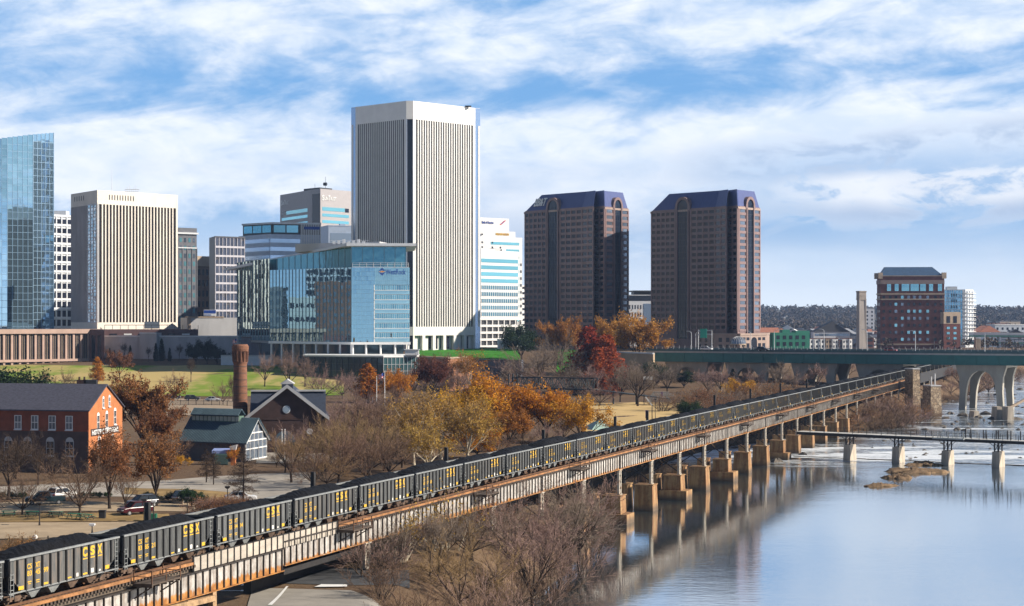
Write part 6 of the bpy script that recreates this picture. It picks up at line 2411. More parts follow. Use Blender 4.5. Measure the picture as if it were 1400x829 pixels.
footbridge()


# ------------------------------------------------------------------ green road bridge on arched piers
def road_bridge():
    A, B = Vector((*P(884, 735), 0)), Vector((*P(1430, 660), 0))
    d = (B - A); L = d.length; d.normalize()
    rz = math.atan2(d.y, d.x)
    zt = 20.6
    r = empty('road_bridge', (A.x, A.y, 0), rz, 'long flat green girder road bridge on arched concrete piers crossing at the right', 'road bridge')
    m = MB(); m.box(0, L, -1, 22, zt - 0.9, zt); m.build('deck', pm('deck_concrete', (0.36, 0.36, 0.36), 0.85, var=0.1), r)
    grn = pm('green_girder_paint', (0.022, 0.135, 0.130), 0.6, var=0.15, scale=0.2)
    for k in range(5):
        y = -0.5 + k * 5.2
        m = MB(); m.box(0, L, y - 0.15, y + 0.15, zt - 4.4, zt - 0.9); m.box(0, L, y - 0.45, y + 0.45, zt - 4.5, zt - 4.4)
        n = int(L / 8)
        for i in range(n): m.box(L * i / n - 0.08, L * i / n + 0.08, y - 0.35, y + 0.35, zt - 4.4, zt - 0.9)
        m.build('girder', grn, r)
    m = MB(); m.box(0, L, -1.15, -0.85, zt - 0.25, zt + 0.55); m.box(0, L, 21.7, 22.0, zt, zt + 0.8); m.build('parapet', pm('dark_green_parapet', (0.05, 0.10, 0.11), 0.7, var=0.15), r)
    m = MB()
    n = int(L / 2.4)
    for i in range(n + 1):
        x = L * i / n
        m.box(x - 0.05, x + 0.05, -1.05, -0.95, zt + 0.5, zt + 1.5)
        m.box(x - 0.05, x + 0.05, 21.8, 21.9, zt + 0.8, zt + 1.7)
    for h in (1.0, 1.45): m.box(0, L, -1.03, -0.97, zt + h, zt + h + 0.05)
    m.build('railing', M_GREYC, r)
    words = ['leftmost arched concrete pier of the road bridge among the trees', 'second arched concrete pier of the road bridge from the left', 'third arched concrete pier of the road bridge from the left', 'arched concrete pier of the road bridge just left of the stone piers', 'tall arched concrete pier of the road bridge standing in the rapids']
    cc = pm('bridge_pier_concrete', (0.32, 0.30, 0.26), 0.88, var=0.15, scale=0.3, stretch=(1, 1, 0.3))
    for k, px in enumerate((938, 1022, 1114, 1203, 1341)):
        Yb = A.y + (B.y - A.y) * ((px - 884) / 546)
        x, y = P(px, Yb)
        lx = (Vector((x, y, 0)) - A).dot(d)
        c = A + d * lx
        q = empty('arched_pier', (c.x, c.y, 0), rz, words[k], 'bridge pier', 'arched piers of the green road bridge')
        w = 9.3
        top, bot = zt - 4.5, min(-2.0, ground_z(c.x, c.y) - 3)
        arch = 14.0
        right = [(w, top), (w * 0.98, top - 0.9), (w * 0.86, top - 4.5), (w * 0.84, 7), (w * 0.90, bot)]
        inner = [(w * 0.64, bot), (w * 0.62, 4), (w * 0.54, 8)] + [(w * 0.52 * math.cos(t), 8.5 + (arch - 8.5) * math.sin(t)) for t in (0.25, 0.55, 0.9, 1.25, math.pi / 2)]
        half = [(0, top)] + right + inner
        left = [(-a, z) for a, z in reversed(half[1:-1])]
        for y0, y1 in ((1.0, 3.4), (16.0, 18.4)):
            m = MB()
            # strips between outer and inner outline, so the outline stays concave
            out = [(w, top), (w * 0.98, top - 0.9), (w * 0.86, top - 4.5), (w * 0.84, 7), (w * 0.90, bot)]
            for sg in (-1, 1):
                o_ = [(sg * w * 0.0, top), (sg * w * 0.25, top), (sg * w * 0.5, top), (sg * w, top), (sg * w * 0.98, top - 0.9), (sg * w * 0.86, top - 4.5), (sg * w * 0.84, 6.5), (sg * w * 0.90, bot)]
                i_ = [(0, arch), (sg * w * 0.18, arch - 0.25), (sg * w * 0.34, arch - 1.2), (sg * w * 0.45, arch - 2.6), (sg * w * 0.50, arch - 3.6), (sg * w * 0.55, arch - 5.6), (sg * w * 0.60, 5.5), (sg * w * 0.66, bot)]
                for a in range(len(o_) - 1):
                    quad = [o_[a], o_[a + 1], i_[a + 1], i_[a]]
                    m.extrude(quad if sg > 0 else list(reversed(quad)), 'y', y0, y1)
            o = m.build('arch_frame', cc, q); fix_normals(o)
        m = MB(); m.box(-w * 0.98, w * 0.98, 3.4, 16.0, top - 0.9, top - 0.05); m.build('cross_head', cc, q)
    # lamps and gantry on the deck
    def at(px):
        t = (px - 884) / 546
        # solve along the line
        tt = (px - CX) / FPX
        return (tt * A.y - A.x) / (d.x - tt * d.y)
    def lamp(px, h, side, lab):
        lx = at(px); c = A + d * lx
        q = empty('street_lamp', (c.x, c.y, zt), rz, lab, 'street lamp', 'lamps along the road bridge')
        m = MB(); m.tube((0, 0.5, 0), (0, 0.5, h - 0.9), 0.16, 0.10, 8)
        for i in range(5):
            t0, t1 = math.pi / 2 * i / 5, math.pi / 2 * (i + 1) / 5
            m.tube((side * 1.3 * (1 - math.cos(t0)), 0.5, h - 0.9 + 0.9 * math.sin(t0)), (side * 1.3 * (1 - math.cos(t1)), 0.5, h - 0.9 + 0.9 * math.sin(t1)), 0.09, 0.09, 6)
        m.build('pole', M_LIGHTG, q)
        m = MB(); m.hexa([(side * 1.2, 0.35, h - 0.05), (side * 2.1, 0.35, h - 0.05), (side * 2.1, 0.65, h - 0.05), (side * 1.2, 0.65, h - 0.05), (side * 1.2, 0.4, h + 0.12), (side * 2.0, 0.4, h + 0.10), (side * 2.0, 0.6, h + 0.10), (side * 1.2, 0.6, h + 0.12)])
        o = m.build('lamp_head', M_LIGHTG, q); fix_normals(o)
    lamp(944.5, 7.6, -1, 'curved street lamp left of the green sign on the road bridge')
    lamp(950.5, 7.4, 1, 'curved street lamp directly beside the left post of the green sign')
    lamp(1026, 7.6, -1, 'curved street lamp in front of the glass dome pavilion on the road bridge')
    lamp(1058, 8.2, 1, 'curved street lamp in front of the bright green building')
    lamp(1126, 8.6, -1, 'curved street lamp in front of the white rowhouses')
    lamp(1185, 8.4, -1, 'curved street lamp by the slim concrete tower')
    lamp(1251, 8.0, -1, 'curved street lamp in front of the dark brick tower')
    lamp(1346, 7.4, 1, 'curved street lamp near the elevated expressway at the right')
    lx = at(961.5); c = A + d * lx
    q = empty('sign_gantry', (c.x, c.y, zt), rz, 'green road sign hung on a pale gantry over the road bridge', 'road sign')
    m = MB(); m.tube((-2.5, 1, 0), (-2.5, 1, 8.2), 0.16, 0.16, 8); m.tube((3.2, 1, 0), (3.2, 1, 8.0), 0.16, 0.16, 8)
    for h in (6.4, 7.9): m.bar((-2.5, 1, h), (3.2, 1, h), 0.2)
    m.build('frame', M_LIGHTG, q)
    m = MB(); m.box(-1.6, 1.2, 0.6, 0.75, 5.0, 8.6); m.build('sign_panel', pm('sign_green', (0.008, 0.34, 0.24), 0.5, var=0.05), q)
    # glass-domed pavilion beyond the deck
    x0, y0 = P(1009, 800)
    q = empty('domed_pavilion', (x0, y0, 17.5), 0, 'round pavilion with a ribbed glass dome at the foot of the right granite tower', 'pavilion')
    m = MB()
    for i in range(10):
        a = math.pi * i / 9
        m.tube((3.3 * math.cos(a), -1.6 * math.sin(a), 0), (3.3 * math.cos(a), -1.6 * math.sin(a), 4.4), 0.22, 0.22, 6)
    m.tube((0, 0, 4.4), (0, 0, 4.9), 3.6, 3.6, 20)
    m.build('column_ring', M_TANST, q)
    m = MB()
    for i in range(6):
        t0, t1 = math.pi / 2 * i / 6, math.pi / 2 * (i + 1) / 6
        m.tube((0, 0, 4.9 + 3.2 * math.sin(t0)), (0, 0, 4.9 + 3.2 * math.sin(t1)), 3.5 * math.cos(t0), max(0.05, 3.5 * math.cos(t1)), 20)
    dm = m.build('dome', G_GREY, q)
    m = MB()
    for j in range(20):
        a = 2 * math.pi * j / 20
        for i in range(6):
            t0, t1 = math.pi / 2 * i / 6, math.pi / 2 * (i + 1) / 6
            m.bar((3.55 * math.cos(t0) * math.cos(a), 3.55 * math.cos(t0) * math.sin(a), 4.9 + 3.25 * math.sin(t0)), (3.55 * math.cos(t1) * math.cos(a), 3.55 * math.cos(t1) * math.sin(a), 4.9 + 3.25 * math.sin(t1)), 0.14)
    m.build('dome_rib', M_GREYC, dm)


road_bridge()


# ------------------------------------------------------------------ dark truss footbridge in the middle distance
def truss_bridge():
    A, B = Vector((*P(700, 590), 0)), Vector((*P(812, 575), 0))
    d = B - A; L = d.length; d.normalize()
    zb, zt = Z(531, 588), Z(516, 588)
    r = empty('truss_footbridge', (A.x, A.y, 0), math.atan2(d.y, d.x), 'dark steel truss footbridge half hidden among bare trees', 'footbridge')
    dk = pm('truss_steel', (0.035, 0.045, 0.05), 0.7)
    for y in (0, 2.6):
        m = MB(); n = 14
        m.bar((0, y, zb), (L, y, zb), 0.26, 0.40); m.bar((0, y, zt), (L, y, zt), 0.26)
        for k in range(n + 1):
            x = L * k / n
            m.bar((x, y, zb), (x, y, zt), 0.16)
            if k < n: m.bar((x, y, zb if k % 2 else zt), (L * (k + 1) / n, y, zt if k % 2 else zb), 0.16)
        m.build('truss', dk, r)
    m = MB(); m.box(0, L, 0, 2.6, zb + 0.1, zb + 0.3); m.build('deck', M_TIE, r)
    m = MB(); m.hexa([(L, 0, zb - 0.2), (L + 36, 0, zb - 3.4), (L + 36, 2.6, zb - 3.4), (L, 2.6, zb - 0.2), (L, 0, zb + 0.1), (L + 36, 0, zb - 3.1), (L + 36, 2.6, zb - 3.1), (L, 2.6, zb + 0.1)])
    for k in range(4): m.box(L + 6 + k * 8, L + 6.4 + k * 8, 1, 1.4, 4, zb - 0.3 - k * 0.7)
    m.build('ramp', dk, r)
    for x in (-0.4, L * 0.55):
        m = MB()
        for dx in (-0.8, 0.8):
            for y in (0, 2.6): m.bar((x + dx, y, 4), (x + dx, y, zt + 1.0 if x < 0 else zb), 0.3)
        for z in (7, 9, 11): m.bar((x - 0.8, 0, z), (x + 0.8, 0, min(z + 2, zb)), 0.18)
        m.build('tower_frame', dk, r)


truss_bridge()
# ------------------------------------------------------------------ trees
def tubes_mesh(name, segs, n, smooth=True):
    """segs: array rows (p0 xyz, p1 xyz, r0, r1) -> one mesh of n-sided tapered tubes"""
    S = np.array(segs, dtype=np.float64)
    p0, p1, r0, r1 = S[:, 0:3], S[:, 3:6], S[:, 6:7], S[:, 7:8]
    d = p1 - p0
    d /= np.linalg.norm(d, axis=1, keepdims=True) + 1e-9
    up = np.tile(np.array([0.0, 0.0, 1.0]), (len(S), 1))
    up[np.abs(d[:, 2]) > 0.95] = (1.0, 0.0, 0.0)
    a = np.cross(d, up); a /= np.linalg.norm(a, axis=1, keepdims=True) + 1e-9
    b = np.cross(d, a)
    V = np.zeros((len(S), 2 * n, 3))
    for i in range(n):
        t = 2 * math.pi * i / n
        o = a * math.cos(t) + b * math.sin(t)
        V[:, i] = p0 + o * r0
        V[:, n + i] = p1 + o * r1
    base = (np.arange(len(S)) * 2 * n)[:, None]
    Fs = []
    for i in range(n):
        j = (i + 1) % n
        Fs.append(np.concatenate([base + i, base + n + i, base + n + j, base + j], axis=1))
    Fq = np.stack(Fs, axis=1).reshape(-1, 4)
    return fast_mesh(name, V.reshape(-1, 3), Fq, smooth)


def fast_mesh(name, V, F, smooth=False):
    me = bpy.data.meshes.new(name)
    nv, nf = len(V), len(F)
    k = F.shape[1]
    me.vertices.add(nv); me.loops.add(nf * k); me.polygons.add(nf)
    me.vertices.foreach_set('co', V.astype(np.float32).ravel())
    me.loops.foreach_set('vertex_index', F.astype(np.int32).ravel())
    me.polygons.foreach_set('loop_start', np.arange(0, nf * k, k, dtype=np.int32))
    me.polygons.foreach_set('loop_total', np.full(nf, k, dtype=np.int32))
    if smooth: me.polygons.foreach_set('use_smooth', np.ones(nf, dtype=bool))
    me.update(); me.validate()
    return me


def leaf_quads(pts, size, g, flat=0.0):
    """random leaf-clump quads round the given points"""
    n = len(pts)
    P_ = np.array(pts)
    r = np.random.RandomState(g)
    a = r.normal(size=(n, 3)); a[:, 2] *= (1 - flat); a /= np.linalg.norm(a, axis=1, keepdims=True)
    t = r.normal(size=(n, 3))
    b = np.cross(a, t); b /= np.linalg.norm(b, axis=1, keepdims=True)
    s = size * r.uniform(0.6, 1.35, size=(n, 1))
    V = np.stack([P_ - a * s, P_ - b * s * 0.6, P_ + a * s, P_ + b * s * 0.6], axis=1).reshape(-1, 3)
    F = np.arange(4 * n).reshape(n, 4)
    return V, F


def unit(v):
    return v / (np.linalg.norm(v) + 1e-9)


class TreeGen:
    def __init__(s, seed):
        s.r = np.random.RandomState(seed)
        s.limb, s.twig, s.tips = [], [], []

    def turn(s, d, ang):
        ax = unit(np.cross(d, s.r.normal(size=3)))
        return unit(d * math.cos(ang) + ax * math.sin(ang))

    def grow(s, p, d, L, r, lvl, top, kids_n, spread, up, wob, tw_r):
        n = 4 if lvl <= 1 else (3 if lvl == 2 else 2)
        pts = [p]
        for i in range(n):
            d = unit(d + s.r.normal(size=3) * wob + np.array([0, 0, up]) * (0.5 if lvl else 0.15))
            q = p + d * (L / n)
            ra = r * (1 - 0.62 * i / n); rb = r * (1 - 0.62 * (i + 1) / n)
            (s.limb if lvl < 2 else s.twig).append((*p, *q, max(ra, tw_r), max(rb, tw_r)))
            p = q
            pts.append((p, d, rb))
        if lvl >= top:
            s.tips.append(p)
            if len(pts) > 2: s.tips.append(pts[1][0])
            return
        m = kids_n[lvl]
        for i in range(m):
            t = (i + s.r.uniform(0.1, 0.9)) / m
            t = 0.28 + 0.72 * t if lvl else 0.45 + 0.55 * t
            f = t * n
            k = min(n - 1, int(f))
            a = pts[k] if k == 0 else pts[k][0]
            b_, dd, rr = pts[k + 1]
            q = np.array(a) + (np.array(b_) - np.array(a)) * (f - k)
            nd = s.turn(dd, spread[lvl] * s.r.uniform(0.7, 1.25))
            s.grow(q, nd, L * s.r.uniform(0.42, 0.72) * (1.12 - 0.45 * t), rr * 0.62, lvl + 1, top, kids_n, spread, up, wob, tw_r)
        # leader carries on
        s.grow(p, s.turn(d, 0.25), L * 0.55, r * 0.38, lvl + 1, top, kids_n, spread, up, wob, tw_r)


def make_spreading(seed, trunk=0.22, limbs=6, kids_n=(6, 7, 6, 4), spread=(0.75, 0.7, 0.75, 0.8), up=0.10, width=0.5, tw_r=0.0016, wob=0.10, tr=0.022):
    g = TreeGen(seed)
    p = np.array([0.0, 0, -0.02]); d = np.array([0.0, 0, 1])
    n = 3
    for i in range(n):
        q = p + unit(d + g.r.normal(size=3) * 0.05) * (trunk + 0.02) / n
        g.limb.append((*p, *q, tr * (1.25 - 0.12 * i if i else 1.5), tr * (1.13 - 0.12 * i)))
        p = q
    for i in range(limbs):
        a = 2 * math.pi * (i + g.r.uniform(-0.3, 0.3)) / limbs
        tilt = g.r.uniform(0.35, 0.95) * width * 1.9 if i else 0.1
        dd = np.array([math.cos(a) * math.sin(tilt), math.sin(a) * math.sin(tilt), math.cos(tilt)])
        g.grow(p, dd, g.r.uniform(0.42, 0.56), tr * 0.62, 0, len(kids_n) - 1, kids_n, spread, up, wob, tw_r)
    return g


def make_conical(seed, whorls=26, per=5, base=0.16, length=0.30, droop=-0.12, tw_r=0.0014, sub=7):
    g = TreeGen(seed)
    p = np.array([0.0, 0, -0.02])
    for i in range(10):
        q = np.array([g.r.normal() * 0.004, g.r.normal() * 0.004, (i + 1) / 10])
        g.limb.append((*p, *q, 0.018 * (1 - i / 10.5) + 0.002, 0.018 * (1 - (i + 1) / 10.5) + 0.002))
        p = q
    for w in range(whorls):
        z = base + (0.97 - base) * (w + g.r.uniform(0, 0.6)) / whorls
        L = length * (1 - ((z - base) / (1 - base)) ** 1.4) + 0.03
        if z < base + 0.1: L *= 0.7
        for k in range(per):
            a = g.r.uniform(0, 2 * math.pi)
            d = np.array([math.cos(a), math.sin(a), droop + 0.55 * (z - 0.3) + g.r.uniform(-0.1, 0.15)])
            l_ = L * g.r.uniform(0.75, 1.15)
            p = np.array([0, 0, z])
            n = 4
            for i in range(n):
                d = unit(d + g.r.normal(size=3) * 0.09)
                q = p + d * l_ / n
                g.twig.append((*p, *q, max(0.005 * (1 - i / n) * (1.2 - z), tw_r), max(0.005 * (1 - (i + 1) / n) * (1.2 - z), tw_r)))
                for j in range(sub):
                    dd = g.turn(d, g.r.uniform(0.5, 1.0))
                    st = p + (q - p) * g.r.uniform(0, 1)
                    e = st + dd * l_ * g.r.uniform(0.12, 0.30)
                    g.twig.append((*st, *e, tw_r * 1.1, tw_r))
                    g.tips.append(e)
                    for _ in range(2):
                        d3 = g.turn(dd, 0.6); s2 = st + (e - st) * g.r.uniform(0.3, 0.9)
                        e2 = s2 + d3 * l_ * g.r.uniform(0.06, 0.14)
                        g.twig.append((*s2, *e2, tw_r, tw_r * 0.8)); g.tips.append(e2)
                p = q
    return g


def make_shrub(seed, stems=22, kids_n=(5, 5, 4), width=0.9, tw_r=0.0024):
    g = TreeGen(seed)
    for i in range(stems):
        a = g.r.uniform(0, 2 * math.pi); rr = g.r.uniform(0, 0.22)
        tilt = g.r.uniform(0.05, 0.95) * width
        p = np.array([rr * math.cos(a), rr * math.sin(a), -0.02])
        d = np.array([math.cos(a) * math.sin(tilt), math.sin(a) * math.sin(tilt), math.cos(tilt)])
        g.grow(p, d, g.r.uniform(0.42, 0.72), 0.010, 0, len(kids_n) - 1, kids_n, (0.55, 0.65, 0.7), 0.09, 0.13, tw_r)
    return g


def norm_h(g):
    """scale so the crown top sits at 1"""
    tops = max(t[2] for t in g.tips)
    k = 1.0 / np.percentile([t[2] for t in g.tips], 99.5)
    g.limb = [tuple(x * k for x in r) for r in g.limb]
    g.twig = [tuple(x * k for x in r[:6]) + r[6:] for r in g.twig]
    g.tips = [np.array(t) * k for t in g.tips]
    return g


def leafmat(name, cols, var=0.35, trans=0.38):
    """leaves: each leaf clump its own tone between a few leaf colours"""
    if name in MATS: return MATS[name]
    m = bpy.data.materials.new(name)
    m.use_nodes = True
    T = NT(m.node_tree)
    b = T.n['Principled BSDF']
    isl = T.node('ShaderNodeNewGeometry').outputs['Random Per Island']
    pos = T.node('ShaderNodeTexCoord').outputs['Object']
    nz = T.noise(pos, 5.0, 3, 0.6)
    k = T.math('ADD', T.math('MULTIPLY', isl, 0.6), T.math('MULTIPLY', T.smooth(nz, 0.35, 0.65), 0.4))
    rp = T.node('ShaderNodeValToRGB')
    T.put(rp, 0, k)
    el = rp.color_ramp.elements
    el[0].color = (*cols[0], 1); el[1].color = (*cols[-1], 1)
    for i, c in enumerate(cols[1:-1]):
        e = el.new((i + 1) / (len(cols) - 1)); e.color = (*c, 1)
    oi = T.node('ShaderNodeObjectInfo').outputs['Random']
    hs = T.node('ShaderNodeHueSaturation'); T.put(hs, 'Color', rp.outputs[0]); T.put(hs, 'Value', T.lin(oi, 0, 1, 0.82, 1.18)); T.put(hs, 'Hue', T.lin(oi, 0, 1, 0.488, 0.512))
    T.l.new(hs.outputs[0], b.inputs['Base Color'])
    b.inputs['Roughness'].default_value = 0.7
    b.inputs['Specular IOR Level'].default_value = 0.2
    tr = T.node('ShaderNodeBsdfTranslucent'); T.put(tr, 0, hs.outputs[0])
    mx = T.node('ShaderNodeMixShader'); mx.inputs[0].default_value = trans
    T.l.new(b.outputs[0], mx.inputs[1]); T.l.new(tr.outputs[0], mx.inputs[2])
    T.l.new(mx.outputs[0], T.n['Material Output'].inputs[0])
    MATS[name] = m
    return m


BARK = pm('grey_brown_bark', (0.085, 0.062, 0.048), 0.95, var=0.3, scale=12, spec=0.1)
BARKD = pm('dark_bark', (0.045, 0.034, 0.028), 0.95, var=0.3, scale=12, spec=0.1)
BARKW = pm('pale_mottled_bark', (0.42, 0.37, 0.29), 0.9, var=0.35, scale=14, spec=0.1)
TW_BROWN = pm('brown_twigs', (0.185, 0.118, 0.082), 0.95, var=0.25, scale=8, rnd=0.16, spec=0.1)
TW_PURP = pm('mauve_twigs', (0.25, 0.165, 0.142), 0.95, var=0.25, scale=8, rnd=0.15, spec=0.1)
TW_GREY = pm('grey_twigs', (0.205, 0.160, 0.125), 0.95, var=0.25, scale=8, rnd=0.15, spec=0.1)
TW_DARK = pm('dark_twigs', (0.085, 0.060, 0.046), 0.95, var=0.25, scale=8, rnd=0.15, spec=0.1)
TW_OCHRE = pm('ochre_twigs', (0.25, 0.165, 0.085), 0.95, var=0.25, scale=8, rnd=0.15, spec=0.1)
LF_RUST = leafmat('rust_leaves', [(0.13, 0.058, 0.024), (0.29, 0.130, 0.045), (0.40, 0.20, 0.07)])
LF_ORANGE = leafmat('orange_leaves', [(0.24, 0.075, 0.010), (0.56, 0.21, 0.018), (0.68, 0.33, 0.03)])
LF_YELLOW = leafmat('yellow_leaves', [(0.32, 0.15, 0.015), (0.66, 0.34, 0.025), (0.74, 0.46, 0.04)])
LF_TAN = leafmat('olive_tan_leaves', [(0.22, 0.125, 0.028), (0.44, 0.27, 0.055), (0.58, 0.39, 0.10)])
LF_RED = leafmat('cypress_red_leaves', [(0.17, 0.034, 0.012), (0.38, 0.080, 0.024), (0.52, 0.16, 0.04)])
LF_RUSSET = leafmat('russet_leaves', [(0.085, 0.03, 0.02), (0.18, 0.07, 0.04), (0.24, 0.10, 0.055)])
LF_GREEN = leafmat('evergreen_leaves', [(0.010, 0.022, 0.010), (0.022, 0.048, 0.020), (0.045, 0.085, 0.028)])
LF_DKGREEN = leafmat('dark_conifer_leaves', [(0.008, 0.014, 0.012), (0.015, 0.028, 0.020), (0.025, 0.045, 0.030)])

PROTO = {}


def proto(key, g, leaf_n=0, leaf_s=0.02, seed=1, jit=0.03, bark=BARK, twig=TW_BROWN, leaf=None, keep_twigs=True, flat=0.0):
    """a prototype = (trunk mesh, crown mesh of twigs, optional leaf mesh)"""
    norm_h(g)
    tm = tubes_mesh('trunk', g.limb, 6)
    cm = tubes_mesh('crown', g.twig, 3, False) if keep_twigs else None
    lm = None
    if leaf_n:
        r = np.random.RandomState(seed)
        tips = np.array(g.tips)
        idx = r.randint(0, len(tips), leaf_n)
        pts = tips[idx] + r.normal(size=(leaf_n, 3)) * jit
        pts[:, 2] = np.maximum(pts[:, 2], 0.04)
        V, Fq = leaf_quads(pts, leaf_s, seed, flat)
        lm = fast_mesh('leaves', V, Fq)
    PROTO[key] = (tm, cm, lm, bark, twig, leaf)


proto('bareA', make_spreading(11, 0.20, 7, (5, 6, 5, 3), width=0.52), bark=BARKD)
proto('bareB', make_spreading(23, 0.28, 6, (5, 6, 5, 4), width=0.42), bark=BARKD)
proto('bareC', make_spreading(37, 0.14, 8, (5, 6, 5, 3), width=0.62), bark=BARK)
proto('bareT', make_spreading(41, 0.34, 5, (6, 6, 5, 3), width=0.30, up=0.16), bark=BARK)
proto('rustA', make_spreading(53, 0.20, 7, (5, 6, 5, 3), width=0.45), 8500, 0.013, 5, 0.018, BARKD, TW_BROWN, LF_RUST)
proto('rustB', make_spreading(59, 0.22, 7, (5, 6, 5, 3), width=0.55), 15000, 0.0155, 6, 0.022, BARKD, TW_BROWN, LF_RUST)
proto('fullA', make_spreading(61, 0.16, 8, (5, 6, 5, 2), width=0.55), 11000, 0.0165, 7, 0.028, BARKD, TW_BROWN, LF_ORANGE)
proto('fullB', make_spreading(67, 0.14, 8, (5, 6, 5, 2), width=0.60), 9000, 0.018, 8, 0.030, BARKD, TW_BROWN, LF_YELLOW)
proto('sycA', make_spreading(71, 0.20, 7, (5, 6, 5, 3), width=0.46), 3600, 0.0135, 9, 0.022, BARKW, TW_OCHRE, LF_TAN)
proto('sycB', make_spreading(73, 0.16, 7, (5, 6, 5, 3), width=0.54), 4400, 0.0135, 10, 0.022, BARKW, TW_OCHRE, LF_TAN)
proto('coneO', make_conical(79, 22, 5, 0.14, 0.26, 0.05), 7000, 0.017, 11, 0.016, BARK, TW_BROWN, LF_ORANGE)
proto('coneR', make_conical(83, 34, 6, 0.06, 0.24, 0.10, sub=6), 12000, 0.0165, 12, 0.018, BARK, TW_BROWN, LF_RED)
proto('pin', make_conical(89, 22, 4, 0.22, 0.30, -0.10, sub=6), bark=BARKD, twig=TW_DARK)
proto('coneG', make_conical(97, 26, 6, 0.03, 0.26, 0.15, sub=6), 11000, 0.020, 13, 0.018, BARKD, TW_DARK, LF_DKGREEN)
proto('roundG', make_spreading(101, 0.10, 9, (5, 6, 4), width=0.62), 13000, 0.022, 14, 0.045, BARKD, TW_DARK, LF_GREEN)
proto('shrubA', make_shrub(103, 24, (5, 5, 4), 0.95), bark=BARK, twig=TW_PURP)
proto('shrubB', make_shrub(107, 18, (5, 6, 4), 0.80), bark=BARK, twig=TW_PURP)
proto('shrubC', make_shrub(109, 26, (5, 5, 4), 1.10), 1500, 0.020, 15, 0.03, BARK, TW_BROWN, LF_RUST)
proto('shrubW', make_shrub(113, 16, (4, 5, 4), 0.85), 900, 0.022, 16, 0.02, BARKW, TW_GREY, LF_TAN)
DATA_COPY = {}


def tree(kind, px, Y, top, label, w=1.0, twig=None, leaf=None, name=None, group=None, rot=None, z=None, cat=None, sink=0.0):
    """stand a tree at picture column px and distance Y, its crown reaching picture row top"""
    tm, cm, lm, bark, tw_, lf_ = PROTO[kind]
    x, y = P(px, Y)
    gz = ground_z(x, y) if z is None else z
    h = Z(top, Y) - gz
    shrub = kind.startswith('shrub')
    nm = name or {'bare': 'bare_tree', 'rust': 'autumn_tree', 'full': 'autumn_tree', 'sycA': 'sycamore_tree', 'sycB': 'sycamore_tree', 'cone': 'conical_tree', 'pin': 'bare_conical_tree', 'roun': 'evergreen_tree', 'shru': 'bare_shrub'}[kind if kind in ('sycA', 'sycB', 'pin') else kind[:4]]
    r = empty(nm, (x, y, gz - 0.1 - sink), rng.uniform(0, 6.28) if rot is None else rot, label, cat or ('shrub' if shrub else 'tree'), group)
    r.scale = (h * w, h * w, h + sink)
    o = mesh_obj('stem' if shrub else 'trunk', tm, r)
    if not tm.materials: tm.materials.append(bark)
    if not cm.materials: cm.materials.append(tw_)
    c = mesh_obj('crown', cm, r)
    t2 = twig or tw_
    c.material_slots[0].link = 'OBJECT'; c.material_slots[0].material = t2
    if lm is not None:
        if not lm.materials: lm.materials.append(lf_)
        l_ = mesh_obj('foliage', lm, r)
        l_.material_slots[0].link = 'OBJECT'; l_.material_slots[0].material = leaf or lf_
    return r


# ---- left foreground, by the car park and in front of the brick museum
for a in [
    ('bareA', 12, 268, 588, 'dark bare tree at the left edge in front of the brick museum wall', 1.0, TW_DARK),
    ('bareB', 52, 292, 604, 'slim bare tree in front of the sooty ground floor of the museum', 0.9, TW_DARK),
    ('bareC', 30, 249, 640, 'low spreading bare tree among the green picnic tables, leaning left', 0.95, TW_BROWN),
    ('bareC', 109, 247, 612, 'dark forked bare tree right of the picnic tables', 1.0, TW_BROWN),
    ('rustA', 150, 256, 586, 'tall rusty leafed tree in front of the sunlit museum gable', 0.95, TW_BROWN),
    ('bareB', 171, 250, 640, 'small bare tree with pale stem beside the dark red car', 0.8, TW_BROWN),
    ('rustA', 214, 262, 588, 'tall brown tree with a straight dark trunk right of the museum gable', 0.92, TW_BROWN),
    ('bareA', 95, 320, 598, 'bare reddish tree close against the museum corner', 0.9, TW_BROWN),
    ('rustB', 196, 352, 514, 'big round rust brown oak behind the brick museum', 0.85, None),
    ('rustA', 222, 338, 552, 'smaller brown tree in front of the big rust brown oak', 1.0, None),
    ('pin', 282, 300, 612, 'dark feathery bare tree left of the two by the plaza', 0.95, TW_DARK),
    ('pin', 292, 296, 616, 'dark feathery bare tree in the middle of the plaza pair', 0.9, TW_DARK),
    ('pin', 333, 268, 612, 'dark straight feathery bare tree just above the third wagon', 1.05, TW_DARK),
    ('bareB', 271, 310, 640, 'low bare tree beside the dark parked van', 1.0, TW_DARK),
]:
    tree(a[0], a[1], a[2], a[3], a[4], a[5], a[6])
for i, (px, Y, t) in enumerate(((-8, 300, 600), (22, 304, 596), (72, 300, 606), (128, 306, 610), (238, 330, 588), (160, 340, 600))):
    tree('bareA' if i % 2 else 'bareC', px, Y, t, 'bare brown tree in the row before the brick museum', 0.95, TW_DARK if i < 4 else TW_BROWN, group='bare trees in the row before the museum')
tree('roundG', 22, 430, 505, 'dark evergreen clump behind the left end of the museum roof', 1.25, twig=TW_DARK)
tree('roundG', 2, 436, 511, 'lower dark evergreen at the left edge behind the museum roof', 1.3, twig=TW_DARK)
tree('coneO', 133, 650, 489, 'small orange conical tree on the lawn', 1.1)
tree('rustB', 164, 668, 480, 'small round brown tree on the lawn right of the orange one', 0.85, leaf=LF_RUSSET)
tree('bareT', 261, 660, 489, 'thin dark sapling standing alone on the lawn', 0.8, TW_DARK)
tree('rustA', 319, 333, 611, 'small orange shrubby tree beside the sunlit brick pier', 1.1, leaf=LF_ORANGE)
tree('fullB', 246, 330, 622, 'small yellow bush left of the visitor hall', 1.4, name='yellow_bush', cat='bush')
